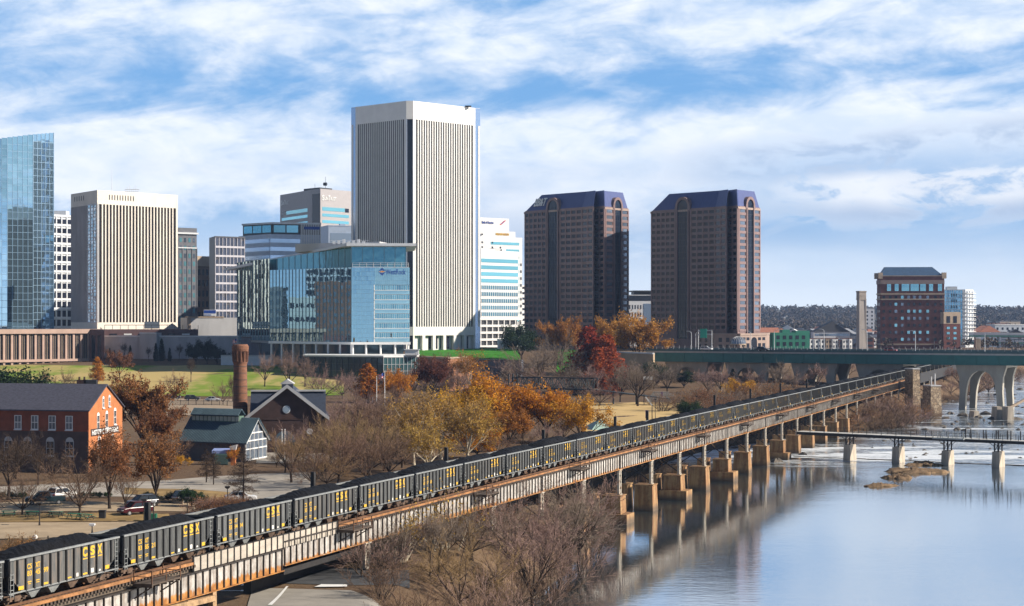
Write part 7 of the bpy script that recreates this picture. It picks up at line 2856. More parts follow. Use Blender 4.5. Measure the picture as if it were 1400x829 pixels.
for i, (px, Y, t) in enumerate(((172, 560, 521), (305, 540, 520), (318, 560, 512), (238, 590, 505), (62, 600, 505), (88, 610, 503))):
    tree('bareC' if i % 2 else 'bareT', px, Y, t, 'thin bare sapling along the lower edge of the lawn', 0.8, TW_BROWN, group='saplings along the lower edge of the lawn')
for i, (px, t) in enumerate(((150, 476), (156, 479), (178, 473), (213, 470), (221, 464), (232, 476))):
    tree('coneG', px, 775, t, 'dark narrow conifer against the long blue shaded wall', 0.55, group='conifers against the shaded wall')
for i, (px, t, w) in enumerate(((268, 470, 0.85), (283, 466, 0.9), (297, 474, 0.9))):
    tree('roundG', px, 750, t, ('dark evergreen left of the other two below the shaded wall', 'tallest of the three dark evergreens below the shaded wall', 'dark evergreen nearest the pale wall left of the chimney')[i], w, leaf=LF_DKGREEN)
for i, (px, t) in enumerate(((170, 468), (203, 474), (245, 470), (330, 480))):
    tree('bareT', px, 770, t, 'thin bare tree in the shade of the long blue wall', 0.9, TW_DARK, group='bare trees in the shade of the long wall')

# ---- behind the foundry and round the glass headquarters
for a in [
    ('bareA', 362, 640, 482, 'small mauve bare tree just right of the tall chimney', 0.85, TW_PURP),
    ('bareA', 396, 628, 478, 'larger mauve bare tree left of the glass headquarters', 0.9, TW_PURP),
    ('bareB', 417, 640, 484, 'slim mauve bare tree in front of the glass podium', 0.8, TW_PURP),
    ('bareC', 440, 560, 499, 'wide pinkish bare tree right of the foundry roof', 1.0, TW_PURP),
    ('bareC', 468, 585, 506, 'low pinkish bare tree in front of the teal podium', 1.0, TW_PURP),
    ('coneO', 503, 560, 498, 'orange tree with a rounded top in front of the teal podium', 1.35, None),
    ('fullA', 543, 562, 505, 'orange bushy tree right of the flagpoles', 0.95, None),
    ('bareB', 566, 590, 498, 'mauve bare tree between the orange tree and the russet tree', 0.95, TW_PURP),
    ('rustB', 590, 575, 488, 'russet round tree in front of the brown brick terrace wall', 1.0, None),
    ('sycA', 641, 640, 478, 'thin ochre tree below the tallest white tower', 1.15, None),
    ('bareT', 612, 680, 480, 'bare sapling below the base of the tallest white tower', 0.8, TW_GREY),
    ('roundG', 713, 800, 446, 'dark green round evergreen left of the granite towers', 1.05, None),
    ('bareC', 738, 640, 462, 'large grey brown bare tree above the truss footbridge', 1.35, TW_GREY),
    ('rustB', 766, 770, 436, 'ochre orange tree in front of the left granite tower', 0.82, None),
    ('bareC', 770, 690, 455, 'grey bare tree in front of the ochre orange tree', 1.1, TW_GREY),
    ('coneR', 804, 650, 450, 'tall dark red cypress, left of the red pair', 1.35, None),
    ('coneR', 829, 645, 461, 'shorter dark red cypress, right of the red pair', 1.35, None),
    ('coneR', 817, 640, 478, 'low red cypress in front between the red pair', 1.4, None),
    ('rustB', 838, 780, 436, 'brownish tree behind the red cypresses', 0.82, None),
    ('rustB', 877, 735, 430, 'broad orange brown oak left of the right granite tower', 0.82, None),
    ('bareA', 872, 560, 493, 'dense grey brown bare tree above the straw coloured lawn', 1.05, TW_GREY),
    ('bareA', 848, 590, 505, 'grey bare tree left of the dense one by the straw coloured lawn', 1.0, TW_GREY),
    ('roundG', 940, 470, 548, 'dark green bush behind the train in the middle', 1.1, None),
    ('roundG', 898, 690, 497, 'blue green evergreen under the left end of the road bridge', 1.2, None),
    ('roundG', 935, 680, 508, 'dark evergreen in the shade under the road bridge', 1.2, None),
    ('coneG', 1002, 690, 505, 'dark conifer between the first arches of the road bridge', 1.0, None),
    ('fullB', 1012, 610, 519, 'yellow leaved shrub in front of the road bridge arches', 1.5, None),
]:
    lf = LF_RUSSET if 'russet' in a[4] else (leafmat('ochre_leaves', [(0.18, 0.07, 0.02), (0.44, 0.19, 0.035), (0.52, 0.26, 0.06)]) if ('ochre' in a[4] or 'oak left' in a[4] or 'brownish' in a[4]) else None)
    tree(a[0], a[1], a[2], a[3], a[4], a[5], a[6] if len(a) > 6 else None, lf)
# ---- the bare wood behind the front of the train
for i, (kind, px, Y, t, w, tw_) in enumerate([
    ('bareA', 398, 300, 588, 1.0, TW_OCHRE), ('bareC', 428, 288, 600, 1.1, TW_BROWN), ('bareA', 452, 335, 566, 1.0, TW_BROWN), ('bareC', 470, 318, 560, 1.0, TW_OCHRE),
    ('bareB', 492, 350, 552, 1.1, TW_BROWN), ('bareA', 515, 372, 540, 1.1, TW_BROWN), ('bareC', 506, 310, 575, 1.1, TW_BROWN), ('bareA', 538, 345, 556, 1.0, TW_BROWN),
    ('bareC', 480, 400, 532, 1.1, TW_PURP), ('bareA', 545, 410, 528, 1.0, TW_BROWN), ('bareC', 415, 340, 572, 1.1, TW_PURP), ('bareA', 378, 330, 618, 1.0, TW_OCHRE), ('bareC', 447, 290, 610, 1.0, TW_OCHRE),
    ('bareA', 390, 318, 602, 1.1, TW_BROWN), ('bareC', 440, 312, 585, 1.15, TW_OCHRE), ('bareA', 463, 296, 588, 1.1, TW_BROWN), ('bareC', 484, 330, 566, 1.15, TW_OCHRE), ('bareA', 525, 322, 572, 1.1, TW_OCHRE), ('bareC', 550, 330, 566, 1.1, TW_OCHRE),
    ('bareA', 505, 392, 534, 1.2, TW_PURP), ('bareC', 530, 400, 530, 1.2, TW_BROWN), ('bareC', 460, 372, 548, 1.2, TW_PURP), ('bareA', 436, 380, 552, 1.1, TW_PURP), ('bareC', 575, 380, 540, 1.2, TW_OCHRE), ('bareA', 600, 400, 535, 1.2, TW_BROWN), ('bareC', 620, 385, 545, 1.2, TW_OCHRE),
    ('bareC', 500, 300, 592, 1.1, TW_BROWN), ('bareA', 532, 303, 590, 1.1, TW_BROWN), ('bareC', 680, 350, 585, 1.1, TW_BROWN), ('bareA', 715, 372, 578, 1.1, TW_BROWN), ('bareC', 745, 385, 575, 1.1, TW_PURP), ('bareA', 770, 400, 572, 1.1, TW_PURP),
    ('bareB', 700, 430, 560, 1.1, TW_PURP), ('bareC', 738, 420, 566, 1.0, TW_BROWN), ('bareA', 680, 380, 572, 1.0, TW_BROWN)]):
    tree(kind, px, Y, t, 'bare brown tree in the thicket behind the front half of the train', w, tw_, group='bare thicket behind the train')
tree('sycA', 566, 336, 543, 'tan leafed sycamore with pale branches, leftmost of the pale barked trees', 1.20)
tree('sycB', 602, 352, 530, 'tallest olive tan sycamore with pale branches behind the train', 1.20)
tree('sycA', 640, 340, 548, 'olive tan sycamore with pale branches right of the tallest one', 1.26)
tree('sycB', 585, 318, 572, 'low tan sycamore just above the sixth wagon', 1.20)
tree('fullA', 664, 405, 511, 'tall bright orange tree rising above the sycamores', 1.20)
tree('fullA', 640, 395, 530, 'orange tree left of the tall bright orange one', 1.08, leaf=LF_YELLOW)
tree('fullA', 652, 352, 575, 'orange leafed tree just above the eighth wagon', 1.14)
tree('fullA', 714, 410, 532, 'orange tree right of the tall bright orange one', 1.08)
tree('rustB', 748, 402, 532, 'deep orange tree between the orange tree and the yellow one', 1.14, leaf=LF_ORANGE)
tree('fullB', 794, 396, 543, 'golden yellow tree at the right end of the autumn trees', 1.02)
tree('rustB', 694, 372, 560, 'thin orange brown tree in front of the orange ones', 1.14, leaf=leafmat('ochre_leaves', []) if 'ochre_leaves' in MATS else None)
# ---- middle distance scrub between the truss footbridge and the road bridge
for i, (kind, px, Y, t, w, tw_) in enumerate([
    ('bareC', 700, 610, 512, 1.2, TW_PURP), ('bareC', 725, 595, 520, 1.2, TW_PURP), ('bareA', 760, 610, 515, 1.1, TW_PURP), ('bareC', 790, 625, 512, 1.2, TW_GREY), ('bareC', 820, 560, 522, 1.2, TW_PURP),
    ('bareC', 680, 520, 530, 1.3, TW_PURP), ('bareC', 735, 550, 536, 1.3, TW_PURP), ('bareA', 765, 560, 532, 1.2, TW_PURP), ('bareC', 800, 570, 534, 1.2, TW_GREY), ('bareA', 650, 560, 520, 1.2, TW_PURP), ('bareC', 590, 600, 508, 1.2, TW_PURP), ('bareA', 480, 600, 508, 1.1, TW_PURP), ('bareC', 545, 620, 503, 1.2, TW_PURP),
    ('bareA', 700, 640, 490, 1.1, TW_PURP), ('bareC', 780, 630, 492, 1.2, TW_GREY), ('bareA', 850, 640, 492, 1.1, TW_GREY), ('bareC', 660, 600, 512, 1.1, TW_PURP), ('bareA', 625, 600, 505, 1.0, TW_PURP)]):
    tree(kind, px, Y, t, 'mauve bare tree in the scrub round the truss footbridge', w, tw_, group='bare trees round the truss footbridge')
for i, (kind, px, Y, t, w, tw_) in enumerate([
    ('bareA', 912, 640, 497, 1.1, TW_GREY), ('bareC', 968, 650, 499, 1.15, TW_PURP), ('bareA', 985, 640, 500, 1.1, TW_PURP), ('bareC', 1026, 655, 500, 1.1, TW_PURP), ('bareA', 1068, 650, 494, 1.1, TW_GREY),
    ('bareC', 1085, 665, 503, 1.1, TW_PURP), ('bareA', 1118, 680, 497, 1.1, TW_PURP), ('bareC', 1060, 610, 515, 1.0, TW_GREY), ('bareA', 1160, 740, 492, 1.0, leafmat and TW_PURP), ('bareC', 955, 600, 525, 1.2, TW_GREY)]):
    tree(kind, px, Y, t, 'bare grey tree standing in front of the road bridge arches', w, tw_, group='bare trees before the bridge arches')
for i, (px, Y, t) in enumerate(((905, 530, 534), (935, 545, 530), (968, 535, 527), (1000, 545, 524), (1032, 560, 522), (985, 500, 538), (1015, 515, 535), (1050, 530, 530), (1080, 560, 524), (1105, 580, 522), (960, 510, 540), (1060, 600, 520))):
    tree('shrubC' if i % 3 else 'shrubA', px, Y, t, 'dry grey brush in the strip behind the middle of the train', 1.5, TW_GREY if i % 2 else TW_BROWN, group='dry brush behind the train')
for i in range(26):
    px, Y = rng.uniform(585, 905), rng.uniform(610, 690)
    tree(('bareA', 'bareC', 'bareC')[i % 3], px, Y, 508 - (Y - 610) * 0.12 + rng.uniform(-7, 10), 'mauve bare tree in the scrub round the truss footbridge', 1.25, (TW_PURP, TW_BROWN, TW_GREY)[i % 3], group='bare trees round the truss footbridge')
for i in range(30):
    Y = 284 + i * 8.6
    x = lerp_tab(SHORE, Y) - rng.uniform(1.5, 6.0)
    tree(('shrubA', 'shrubB', 'shrubC')[i % 3], CX + x * FPX / Y, Y, HY + (CZ - rng.uniform(6.6, 8.6)) * FPX / Y, 'dark leafless brush on the shaded bank seen beneath the viaduct', 1.25, TW_DARK, group='dark brush beneath the viaduct')
# ---- river bank under and in front of the viaduct
for i, (kind, px, Y, t, w, tw_) in enumerate([
    ('shrubA', 498, 192, 722, 1.3, TW_PURP), ('shrubB', 530, 198, 708, 1.2, TW_GREY), ('bareC', 560, 206, 694, 1.2, TW_PURP), ('bareA', 600, 200, 700, 1.1, TW_GREY), ('bareC', 645, 212, 680, 1.2, TW_GREY),
    ('bareC', 706, 224, 664, 1.2, TW_PURP), ('bareC', 765, 236, 650, 1.1, TW_GREY), ('bareA', 792, 244, 652, 1.0, TW_PURP),
    ('shrubA', 806, 250, 676, 0.85, TW_PURP), ('shrubB', 520, 178, 760, 1.3, TW_BROWN), ('bareC', 630, 190, 722, 1.1, TW_OCHRE), ('shrubA', 690, 198, 744, 1.1, TW_BROWN),
    ('bareA', 728, 208, 702, 1.0, TW_PURP), ('shrubB', 758, 218, 722, 0.9, TW_PURP), ('shrubC', 610, 225, 690, 1.2, TW_BROWN), ('shrubC', 650, 232, 672, 1.2, TW_BROWN), ('shrubB', 690, 186, 775, 1.0, TW_PURP), ('shrubA', 640, 178, 792, 1.2, TW_BROWN), ('shrubA', 555, 170, 790, 1.3, TW_BROWN), ('bareB', 780, 240, 668, 1.0, TW_GREY)]):
    tree(kind, px, Y, t, 'leafless mauve bush on the near river bank below the viaduct girders', w, tw_, group='bare bushes on the near bank')
tree('shrubW', 545, 204, 690, 'pale twigged bush with a few yellow leaves against the dark street opening', 1.1)
tree('shrubW', 612, 215, 668, 'pale branched bush hugging the girder in the middle of the bank', 1.0)
tree('bareT', 588, 196, 700, 'pale slender bare tree rising above the bank bushes', 0.8, TW_GREY)
tree('bareB', 742, 222, 690, 'dark stemmed bare tree at the front of the near bank', 1.0, TW_PURP)
# ---- island scrub right of the viaduct, trees behind the arched pier
for i, (kind, px, Y, t, w) in enumerate([('shrubA', 1194, 552, 542, 1.35), ('shrubB', 1208, 560, 536, 1.3), ('shrubA', 1222, 556, 534, 1.35), ('shrubC', 1234, 566, 539, 1.3), ('shrubA', 1246, 575, 546, 1.2), ('shrubB', 1216, 548, 548, 1.4), ('shrubA', 1170, 540, 560, 1.3), ('shrubB', 1180, 545, 552, 1.3), ('shrubC', 1190, 546, 556, 1.3), ('shrubA', 1202, 543, 560, 1.3), ('shrubB', 1230, 552, 556, 1.3), ('shrubA', 1260, 590, 548, 1.2)]):
    tree(kind, px, Y, t, 'brown leafless bush on the island beside the viaduct', w, TW_BROWN if i % 2 else TW_PURP, group='bushes on the island')
for i, (px, Y, t) in enumerate(((1268, 780, 498), (1290, 790, 500), (1312, 800, 497), (1334, 800, 502), (1352, 830, 500), (1376, 950, 500), (1392, 1020, 499), (1300, 760, 518), (1330, 770, 522), (1284, 750, 522), (1360, 900, 497))):
    tree('bareC' if i % 2 else 'bareA', px, Y, t, 'bare brown tree on the far bank behind the arched bridge piers', 1.35, TW_PURP if i % 2 else TW_BROWN, group='bare trees on the far bank')
for px, Y in ((1262, 700), (1275, 715), (1288, 725), (1300, 735), (1312, 745), (1296, 760), (1322, 760), (1285, 745)):
    tree('shrubB' if px % 2 else 'shrubA', px, Y, 536, 'low brown brush on the far bank behind the stone piers', 1.5, TW_BROWN, group='brush on the far bank')
tree('shrubB', 1245, 420, 645 - 22, 'thin bare sapling on the grassy rock bar in the river', 0.7, TW_PURP, z=0.3)
tree('shrubA', 1279, 640, 560, 'bare bush on the rocks below the shorter stone pier', 1.2, TW_BROWN)
# ---- hedge and verge planting on the left
for i, (px, Y) in enumerate(((2, 268), (17, 269), (32, 270), (112, 272), (124, 272), (136, 272), (148, 272), (206, 266), (262, 262), (236, 268))):
    tree('roundG', px, Y, 672 if px < 250 else 668, 'clipped dark hedge bush at the back of the car park', 1.3, group='hedge bushes at the car park', name='hedge_bush', cat='bush', leaf=LF_DKGREEN if i % 2 else LF_GREEN)
for i, (px, Y) in enumerate(((292, 252), (304, 252), (316, 254), (328, 254), (282, 250))):
    tree('shrubC', px, Y, 676, 'low reddish twiggy shrub in the bed above the third wagon', 1.8, TW_PURP, group='twiggy shrubs in the bed')
tree('shrubC', 30, 203, 730, 'straw coloured twiggy shrub behind the railing at the left edge', 1.9, TW_OCHRE)
tree('shrubC', 12, 205, 737, 'shorter straw coloured shrub at the very left edge behind the railing', 1.9, TW_OCHRE)
# ------------------------------------------------------------------ vehicles, furniture, flags
TYRE = pm('tyre_rubber', (0.02, 0.02, 0.02), 0.9)
RIM = pm('alloy_rim', (0.45, 0.46, 0.47), 0.35, 0.6)
CARGL = pm('car_glass', (0.02, 0.025, 0.03), 0.08)


def car(px, py, rz, col, label, kind='suv', cat='car', at=None):
    x, y, z = at or on_ground(px, py)
    r = empty('parked_car' if kind != 'pickup' else 'pickup_truck', (x, y, z + 0.05), rz, label, cat)
    paint = pm('car_paint_' + '_'.join('%d' % int(c * 999) for c in col), col, 0.3, 0.0, var=0.04)
    L, Wd = (4.7, 1.85) if kind != 'pickup' else (5.6, 1.95)
    hs = L / 2
    prof = {'suv': [(-hs, 0.38), (hs, 0.38), (hs, 0.72), (hs - 0.15, 0.95), (hs - 1.15, 1.06), (-hs + 0.1, 1.08), (-hs, 0.9)],
            'sedan': [(-hs, 0.34), (hs, 0.34), (hs, 0.62), (hs - 0.2, 0.80), (hs - 1.3, 0.92), (-hs + 0.5, 0.95), (-hs, 0.85)],
            'pickup': [(-hs, 0.45), (hs, 0.45), (hs, 0.85), (hs - 0.2, 1.05), (hs - 1.2, 1.12), (-hs + 0.05, 1.12), (-hs, 1.05)]}[kind]
    cab = {'suv': [(-hs + 0.12, 1.06), (hs - 1.2, 1.04), (hs - 1.95, 1.68), (-hs + 0.5, 1.70)],
           'sedan': [(-hs + 0.55, 0.94), (hs - 1.35, 0.90), (hs - 2.0, 1.42), (-hs + 1.35, 1.42)],
           'pickup': [(-0.75, 1.10), (hs - 1.25, 1.10), (hs - 1.9, 1.78), (-0.55, 1.80)]}[kind]
    m = MB()
    m.extrude(prof, 'y', -Wd / 2, Wd / 2)
    o = m.build('body', paint, r); fix_normals(o)
    bv = o.modifiers.new('bevel', 'BEVEL'); bv.width = 0.09; bv.segments = 2
    m = MB()
    n = len(cab)
    b_ = [(t, -Wd / 2 + (0.06 if z_ < 1.2 else 0.22), z_) for t, z_ in cab] + [(t, Wd / 2 - (0.06 if z_ < 1.2 else 0.22), z_) for t, z_ in cab]
    m.add(b_, [(0, 1, 2, 3), (7, 6, 5, 4), (0, 4, 5, 1), (1, 5, 6, 2), (2, 6, 7, 3), (3, 7, 4, 0)])
    o = m.build('cabin_glass', CARGL, r); fix_normals(o)
    m = MB()
    (a0, z0_), (a1, z1_) = cab[3], cab[2]
    m.box(a0 + 0.02, a1 - 0.02, -Wd / 2 + 0.2, Wd / 2 - 0.2, max(z0_, z1_) - 0.03, max(z0_, z1_) + 0.05)
    for sg in (-1, 1):
        for i in range(4):
            j = (i + 1) % 4
            if i != 0: m.bar(b_[i] if sg < 0 else b_[4 + i], b_[j] if sg < 0 else b_[4 + j], 0.10)
        mid0 = (cab[0][0] + cab[1][0]) / 2; mid1 = (cab[2][0] + cab[3][0]) / 2
        m.bar((mid0, sg * (Wd / 2 - 0.06), cab[0][1]), (mid1, sg * (Wd / 2 - 0.22), cab[3][1]), 0.09)
    m.build('roof', paint, r)
    if kind == 'pickup':
        m = MB(); m.box(-hs + 0.1, -0.85, -Wd / 2 + 0.12, Wd / 2 - 0.12, 1.10, 1.125); m.build('load_bed', TYRE, r)
    for sx in (-hs + 0.95, hs - 0.95):
        for sy in (-1, 1):
            m = MB(); y0 = sy * (Wd / 2 - 0.12); m.tube((sx, y0 - 0.12, 0.34), (sx, y0 + 0.12, 0.34), 0.35, 0.35, 18)
            w = m.build('wheel', TYRE, r)
            m = MB(); m.tube((sx, y0 + sy * 0.10, 0.34), (sx, y0 + sy * 0.135, 0.34), 0.22, 0.20, 12); m.build('rim', RIM, w)
    for sy in (-0.65, 0.65):
        m = MB(); m.box(hs - 0.06, hs + 0.02, sy - 0.2, sy + 0.2, 0.66, 0.80); m.build('headlight', pm('headlight_glass', (0.7, 0.72, 0.75), 0.15), r)
        m = MB(); m.box(-hs - 0.02, -hs + 0.05, sy - 0.18, sy + 0.18, 0.72, 0.92); m.build('tail_light', M_RED, r)
    return r


car(62, 690, R(195), (0.018, 0.04, 0.05), 'dark teal pickup truck under the trees at the left of the car park', 'pickup', 'pickup truck')
car(84, 683, R(62), (0.70, 0.70, 0.69), 'white four wheel drive car beside the dark teal pickup', 'suv')
car(185, 704, R(222), (0.055, 0.005, 0.010), 'dark red car at the right of the car park', 'suv')
car(194, 694, R(222), (0.015, 0.016, 0.02), 'black car with pale windscreen behind the dark red one', 'suv')
car(258, 687, R(40), (0.012, 0.013, 0.014), 'black van half hidden by a bare tree above the second wagon', 'suv')
car(329, 686, R(10), (0.66, 0.67, 0.68), 'white car peeping over the coal of the third wagon', 'sedan')
car(72, 530, R(5), (0.55, 0.60, 0.68), 'pale car on the road behind the museum roof', 'sedan')
car(291, 549, R(2), (0.62, 0.64, 0.68), 'silver car on the tan road left of the chimney', 'sedan')
car(263, 548, R(2), (0.02, 0.02, 0.025), 'dark car on the tan road beside the silver one', 'suv')
car(237, 546, R(2), (0.03, 0.035, 0.05), 'dark blue car on the tan road farthest from the chimney', 'suv')

for px, Y, c, l in ((966, 722, (0.68, 0.68, 0.68), 'white car on the road bridge beneath the green sign'), (1043, 708, (0.04, 0.05, 0.06), 'dark car on the road bridge left of the green building'), (1218, 690, (0.22, 0.02, 0.02), 'red car on the road bridge before the dark brick tower')):
    car(0, 0, R(-28), c, l, 'suv', at=(X(px, Y), Y, 20.6))


def picnic(px, py, rz, label):
    x, y, z = on_ground(px, py)
    r = empty('picnic_table', (x, y, z), rz, label, 'picnic table', 'green picnic tables beside the car park')
    grn = pm('green_plastic', (0.012, 0.13, 0.075), 0.6)
    m = MB()
    for k in range(3): m.box(-0.95, 0.95, -0.38 + k * 0.26, -0.14 + k * 0.26, 0.72, 0.77)
    m.build('table_top', grn, r)
    for y_ in (-0.72, 0.72):
        m = MB(); m.box(-0.95, 0.95, y_ - 0.14, y_ + 0.14, 0.42, 0.47); m.build('seat', grn, r)
    for x_ in (-0.7, 0.7):
        m = MB(); m.bar((x_, -0.65, 0), (x_, -0.2, 0.72), 0.07); m.bar((x_, 0.65, 0), (x_, 0.2, 0.72), 0.07); m.bar((x_, -0.75, 0.41), (x_, 0.75, 0.41), 0.07); m.build('leg', M_DKMET, r)


for k, (px, py) in enumerate(((12, 706.5), (44, 707), (76, 707.5), (101, 710), (118, 711))):
    picnic(px, py, R(6 - 9 * k), ('leftmost green picnic table beside the leaning bare tree', 'green picnic table between the leaning tree and the lamp post', 'green picnic table right of the lamp post', 'green picnic table left of the forked bare tree', 'rightmost green picnic table behind the forked bare tree')[k])
x, y, z = on_ground(140, 709)
r = empty('litter_bin', (x, y, z), 0, 'square dark litter bin at the foot of the tall rusty tree', 'bin')
m = MB(); m.prism([(-0.4, -0.4), (0.4, -0.4), (0.4, 0.4), (-0.4, 0.4)], 0, 1.0); m.build('body', M_DKMET, r)
m = MB(); m.box(-0.46, 0.46, -0.46, 0.46, 1.0, 1.1); m.build('lid', M_STEEL, r)
x, y, z = on_ground(206, 713)
r = empty('portable_cabinet', (x, y, z), 0, 'small green utility cabinet between the dark post and the lamp', 'cabinet')
m = MB(); m.box(-0.8, 0.8, -0.4, 0.4, 0, 1.0); m.build('body', pm('green_plastic', (0.012, 0.13, 0.075)), r); m = MB(); m.box(-0.7, -0.02, -0.44, -0.4, 0.1, 0.9); m.box(0.02, 0.7, -0.44, -0.4, 0.1, 0.9); m.build('door', pm('green_plastic', (0.012, 0.13, 0.075)), r)


def lamp_post(px, py, top, label, kind='box'):
    x, y, z = on_ground(px, py)
    h = Z(top, y) - z
    r = empty('lamp_post', (x, y, z), 0, label, 'lamp post', 'lamp posts in the park')
    m = MB(); m.tube((0, 0, 0), (0, 0, 0.5), 0.14, 0.10, 8); m.tube((0, 0, 0.5), (0, 0, h - 0.3), 0.075, 0.06, 8); m.build('pole', M_STEEL, r)
    m = MB()
    if kind == 'globe':
        for i in range(8):
            t0, t1 = math.pi * i / 8, math.pi * (i + 1) / 8
            m.tube((0, 0, h - 0.3 - 0.3 * math.cos(t0)), (0, 0, h - 0.3 - 0.3 * math.cos(t1)), max(0.02, 0.3 * math.sin(t0)), max(0.02, 0.3 * math.sin(t1)), 12, cap=False)
        m.build('lamp_globe', M_WPAINT, r, True)
    else:
        m.box(-0.34, 0.34, -0.34, 0.34, h - 0.22, h); m.box(-0.2, 0.2, -0.2, 0.2, h - 0.34, h - 0.22)
        m.build('lamp_head', M_STEEL if kind == 'box' else M_LIGHTG, r)


lamp_post(54, 719, 687, 'dark lamp post between the picnic tables', 'box')
lamp_post(126, 731, 716, 'lamp with a pale square head just above the first wagon', 'pale')
lamp_post(48, 752, 731, 'white globe lamp behind the railing at the lower left', 'globe')
lamp_post(197, 716, 682, 'broad dark post beside the dark red car', 'box')
lamp_post(210, 714, 684, 'slim lamp post with a pale head beside the green cabinet', 'pale')
lamp_post(256, 704, 680, 'dark lamp post rising behind the coal of the second wagon', 'box')
lamp_post(311, 688, 665, 'dark lamp post in the bed of reddish shrubs', 'box')
lamp_post(896, 575, 545, 'lamp post on the straw coloured lawn', 'box')
lamp_post(952, 566, 541, 'twin headed lamp post right of the dark green bush', 'box')


def flagpole(px, Y, top, label, flag=True, base=None):
    x, y = P(px, Y)
    z = ground_z(x, y) if base is None else base
    h = Z(top, Y) - z
    r = empty('flagpole', (x, y, z), 0, label, 'flagpole', 'white flagpoles')
    m = MB(); m.tube((0, 0, 0), (0, 0, h), 0.11, 0.06, 8); m.tube((0, 0, h), (0, 0, h + 0.16), 0.1, 0.1, 8); m.build('pole', M_WPAINT, r)
    if flag:
        m = MB()
        n = 8
        rows = 7
        for j in range(rows):
            for i in range(n):
                f = lambda a: (0.1 - 1.9 * a / n, 0.18 * math.sin(a * 1.1), h - 0.2 - 0.10 * a)
                a0, a1 = f(i), f(i + 1)
                dz0, dz1 = -1.5 * j / rows, -1.5 * (j + 1) / rows
                mi = 2 if (i < 4 and j < 4) else j % 2
                m.add([(a0[0], a0[1], a0[2] + dz1), (a1[0], a1[1], a1[2] + dz1), (a1[0], a1[1], a1[2] + dz0), (a0[0], a0[1], a0[2] + dz0)], [(0, 1, 2, 3)], mi)
        m.build('flag', [M_RED, M_WPAINT, M_BLUESIGN], r)


flagpole(385.5, 345, 588, 'left white pole in front of the foundry doorway', False)
flagpole(389.5, 345, 588, 'right white pole in front of the foundry doorway', False)
flagpole(526, 540, 508, 'flagpole with striped flag in front of the teal podium', True)
flagpole(515, 535, 515, 'bare white flagpole left of the striped flag', False)
flagpole(509, 560, 516, 'shorter white flagpole before the orange conical tree', False)
flagpole(324, 740, 462, 'thin flagpole left of the headquarters lobby beside the chimney top', True)

# sports lights and signs by the straw lawn
for px, py, top, lab in ((880.5, 554, 515, 'pole with a pale board at the edge of the amphitheatre'), (891.5, 575, 548, 'leaning floodlight pole on the straw coloured lawn'), (905, 553, 536, 'short purple banner post by the amphitheatre steps'), (884, 578, 561, 'lower purple banner post above the train')):
    x, y, z = on_ground(px, py); h = Z(top, y) - z
    r = empty('pole_sign', (x, y, z), 0, lab, 'pole')
    m = MB(); m.tube((0, 0, 0), (0, 0, h), 0.12, 0.09, 8); m.build('pole', M_DKMET, r)
    m = MB()
    if 'board' in lab: m.box(-0.2, 2.6, -0.1, 0.1, h - 1.0, h)
    elif 'flood' in lab: m.bar((0, 0, h - 1.2), (-1.7, 0, h + 1.0), 0.3)
    else: m.box(-0.3, 0.3, -0.06, 0.06, h * 0.35, h)
    m.build('board', M_LIGHTG if 'banner' not in lab else pm('purple_banner', (0.16, 0.09, 0.22), 0.8), r)
# amphitheatre steps
x0, y0, z0 = on_ground(908, 551)
r = empty('stone_steps', (x0, y0, z0), R(-4), 'pale curved stone seating steps beside the straw coloured lawn', 'steps')
for k in range(7):
    m = MB(); m.box(-5.6 + k * 0.35, 6.2 - k * 0.75, k * 1.5, k * 1.5 + 1.45, -0.4, 0.45 * (k + 1)); m.build('step', M_WALKC, r)
# green-roofed shelter peeping over the train
x0, y0 = P(820, 425)
r = empty('park_shelter', (x0, y0, ground_z(x0, y0)), R(20), 'park shelter with a pale green pyramid roof just behind the train', 'shelter')
zt = Z(573, 425) - r.location.z
m = MB(); m.add([(-3.4, -3.4, zt - 2.3), (3.4, -3.4, zt - 2.3), (3.4, 3.4, zt - 2.3), (-3.4, 3.4, zt - 2.3), (0, 0, zt)], [(0, 1, 4), (1, 2, 4), (2, 3, 4), (3, 0, 4), (3, 2, 1, 0)]); m.build('roof', pm('pale_green_roof', (0.30, 0.42, 0.37), 0.6, var=0.1), r)
for sx in (-2.6, 2.6):
    for sy in (-2.6, 2.6):
        m = MB(); m.box(sx - 0.12, sx + 0.12, sy - 0.12, sy + 0.12, 0, zt - 2.3); m.build('post', M_DKMET, r)


def fence(label, a, c, n, h):
    """picket railing on the ground between two picture points"""
    A, B = Vector(on_ground(*a)), Vector(on_ground(*c))
    r = empty('metal_fence', A, 0, label, 'fence')
    m = MB()
    L = (B - A)
    L2 = Vector((L.x, L.y, 0))
    def pt(t): p = A + L2 * t; return Vector((L2.x * t, L2.y * t, ground_z(p.x, p.y) - A.z))
    for k in range(n):
        p = pt(k / (n - 1)); m.box(p.x - 0.018, p.x + 0.018, p.y - 0.018, p.y + 0.018, p.z, p.z + h)
    for zz in (0.15, h - 0.12):
        for k in range(20): m.bar(pt(k / 20) + Vector((0, 0, zz)), pt((k + 1) / 20) + Vector((0, 0, zz)), 0.045)
    m.build('railing', M_STEEL, r)
    for k in range(0, 13):
        p = pt(k / 12); m = MB(); m.box(p.x - 0.06, p.x + 0.06, p.y - 0.06, p.y + 0.06, p.z, p.z + h + 0.15); m.build('post', M_STEEL, r)


fence('black picket railing above the first wagon at the lower left', (-40, 753), (170, 748), 140, 1.4)
fence('dark fence along the tan road between the museum and the chimney', (205, 553), (332, 556), 160, 1.5)
x, y, z = on_ground(120, 691)


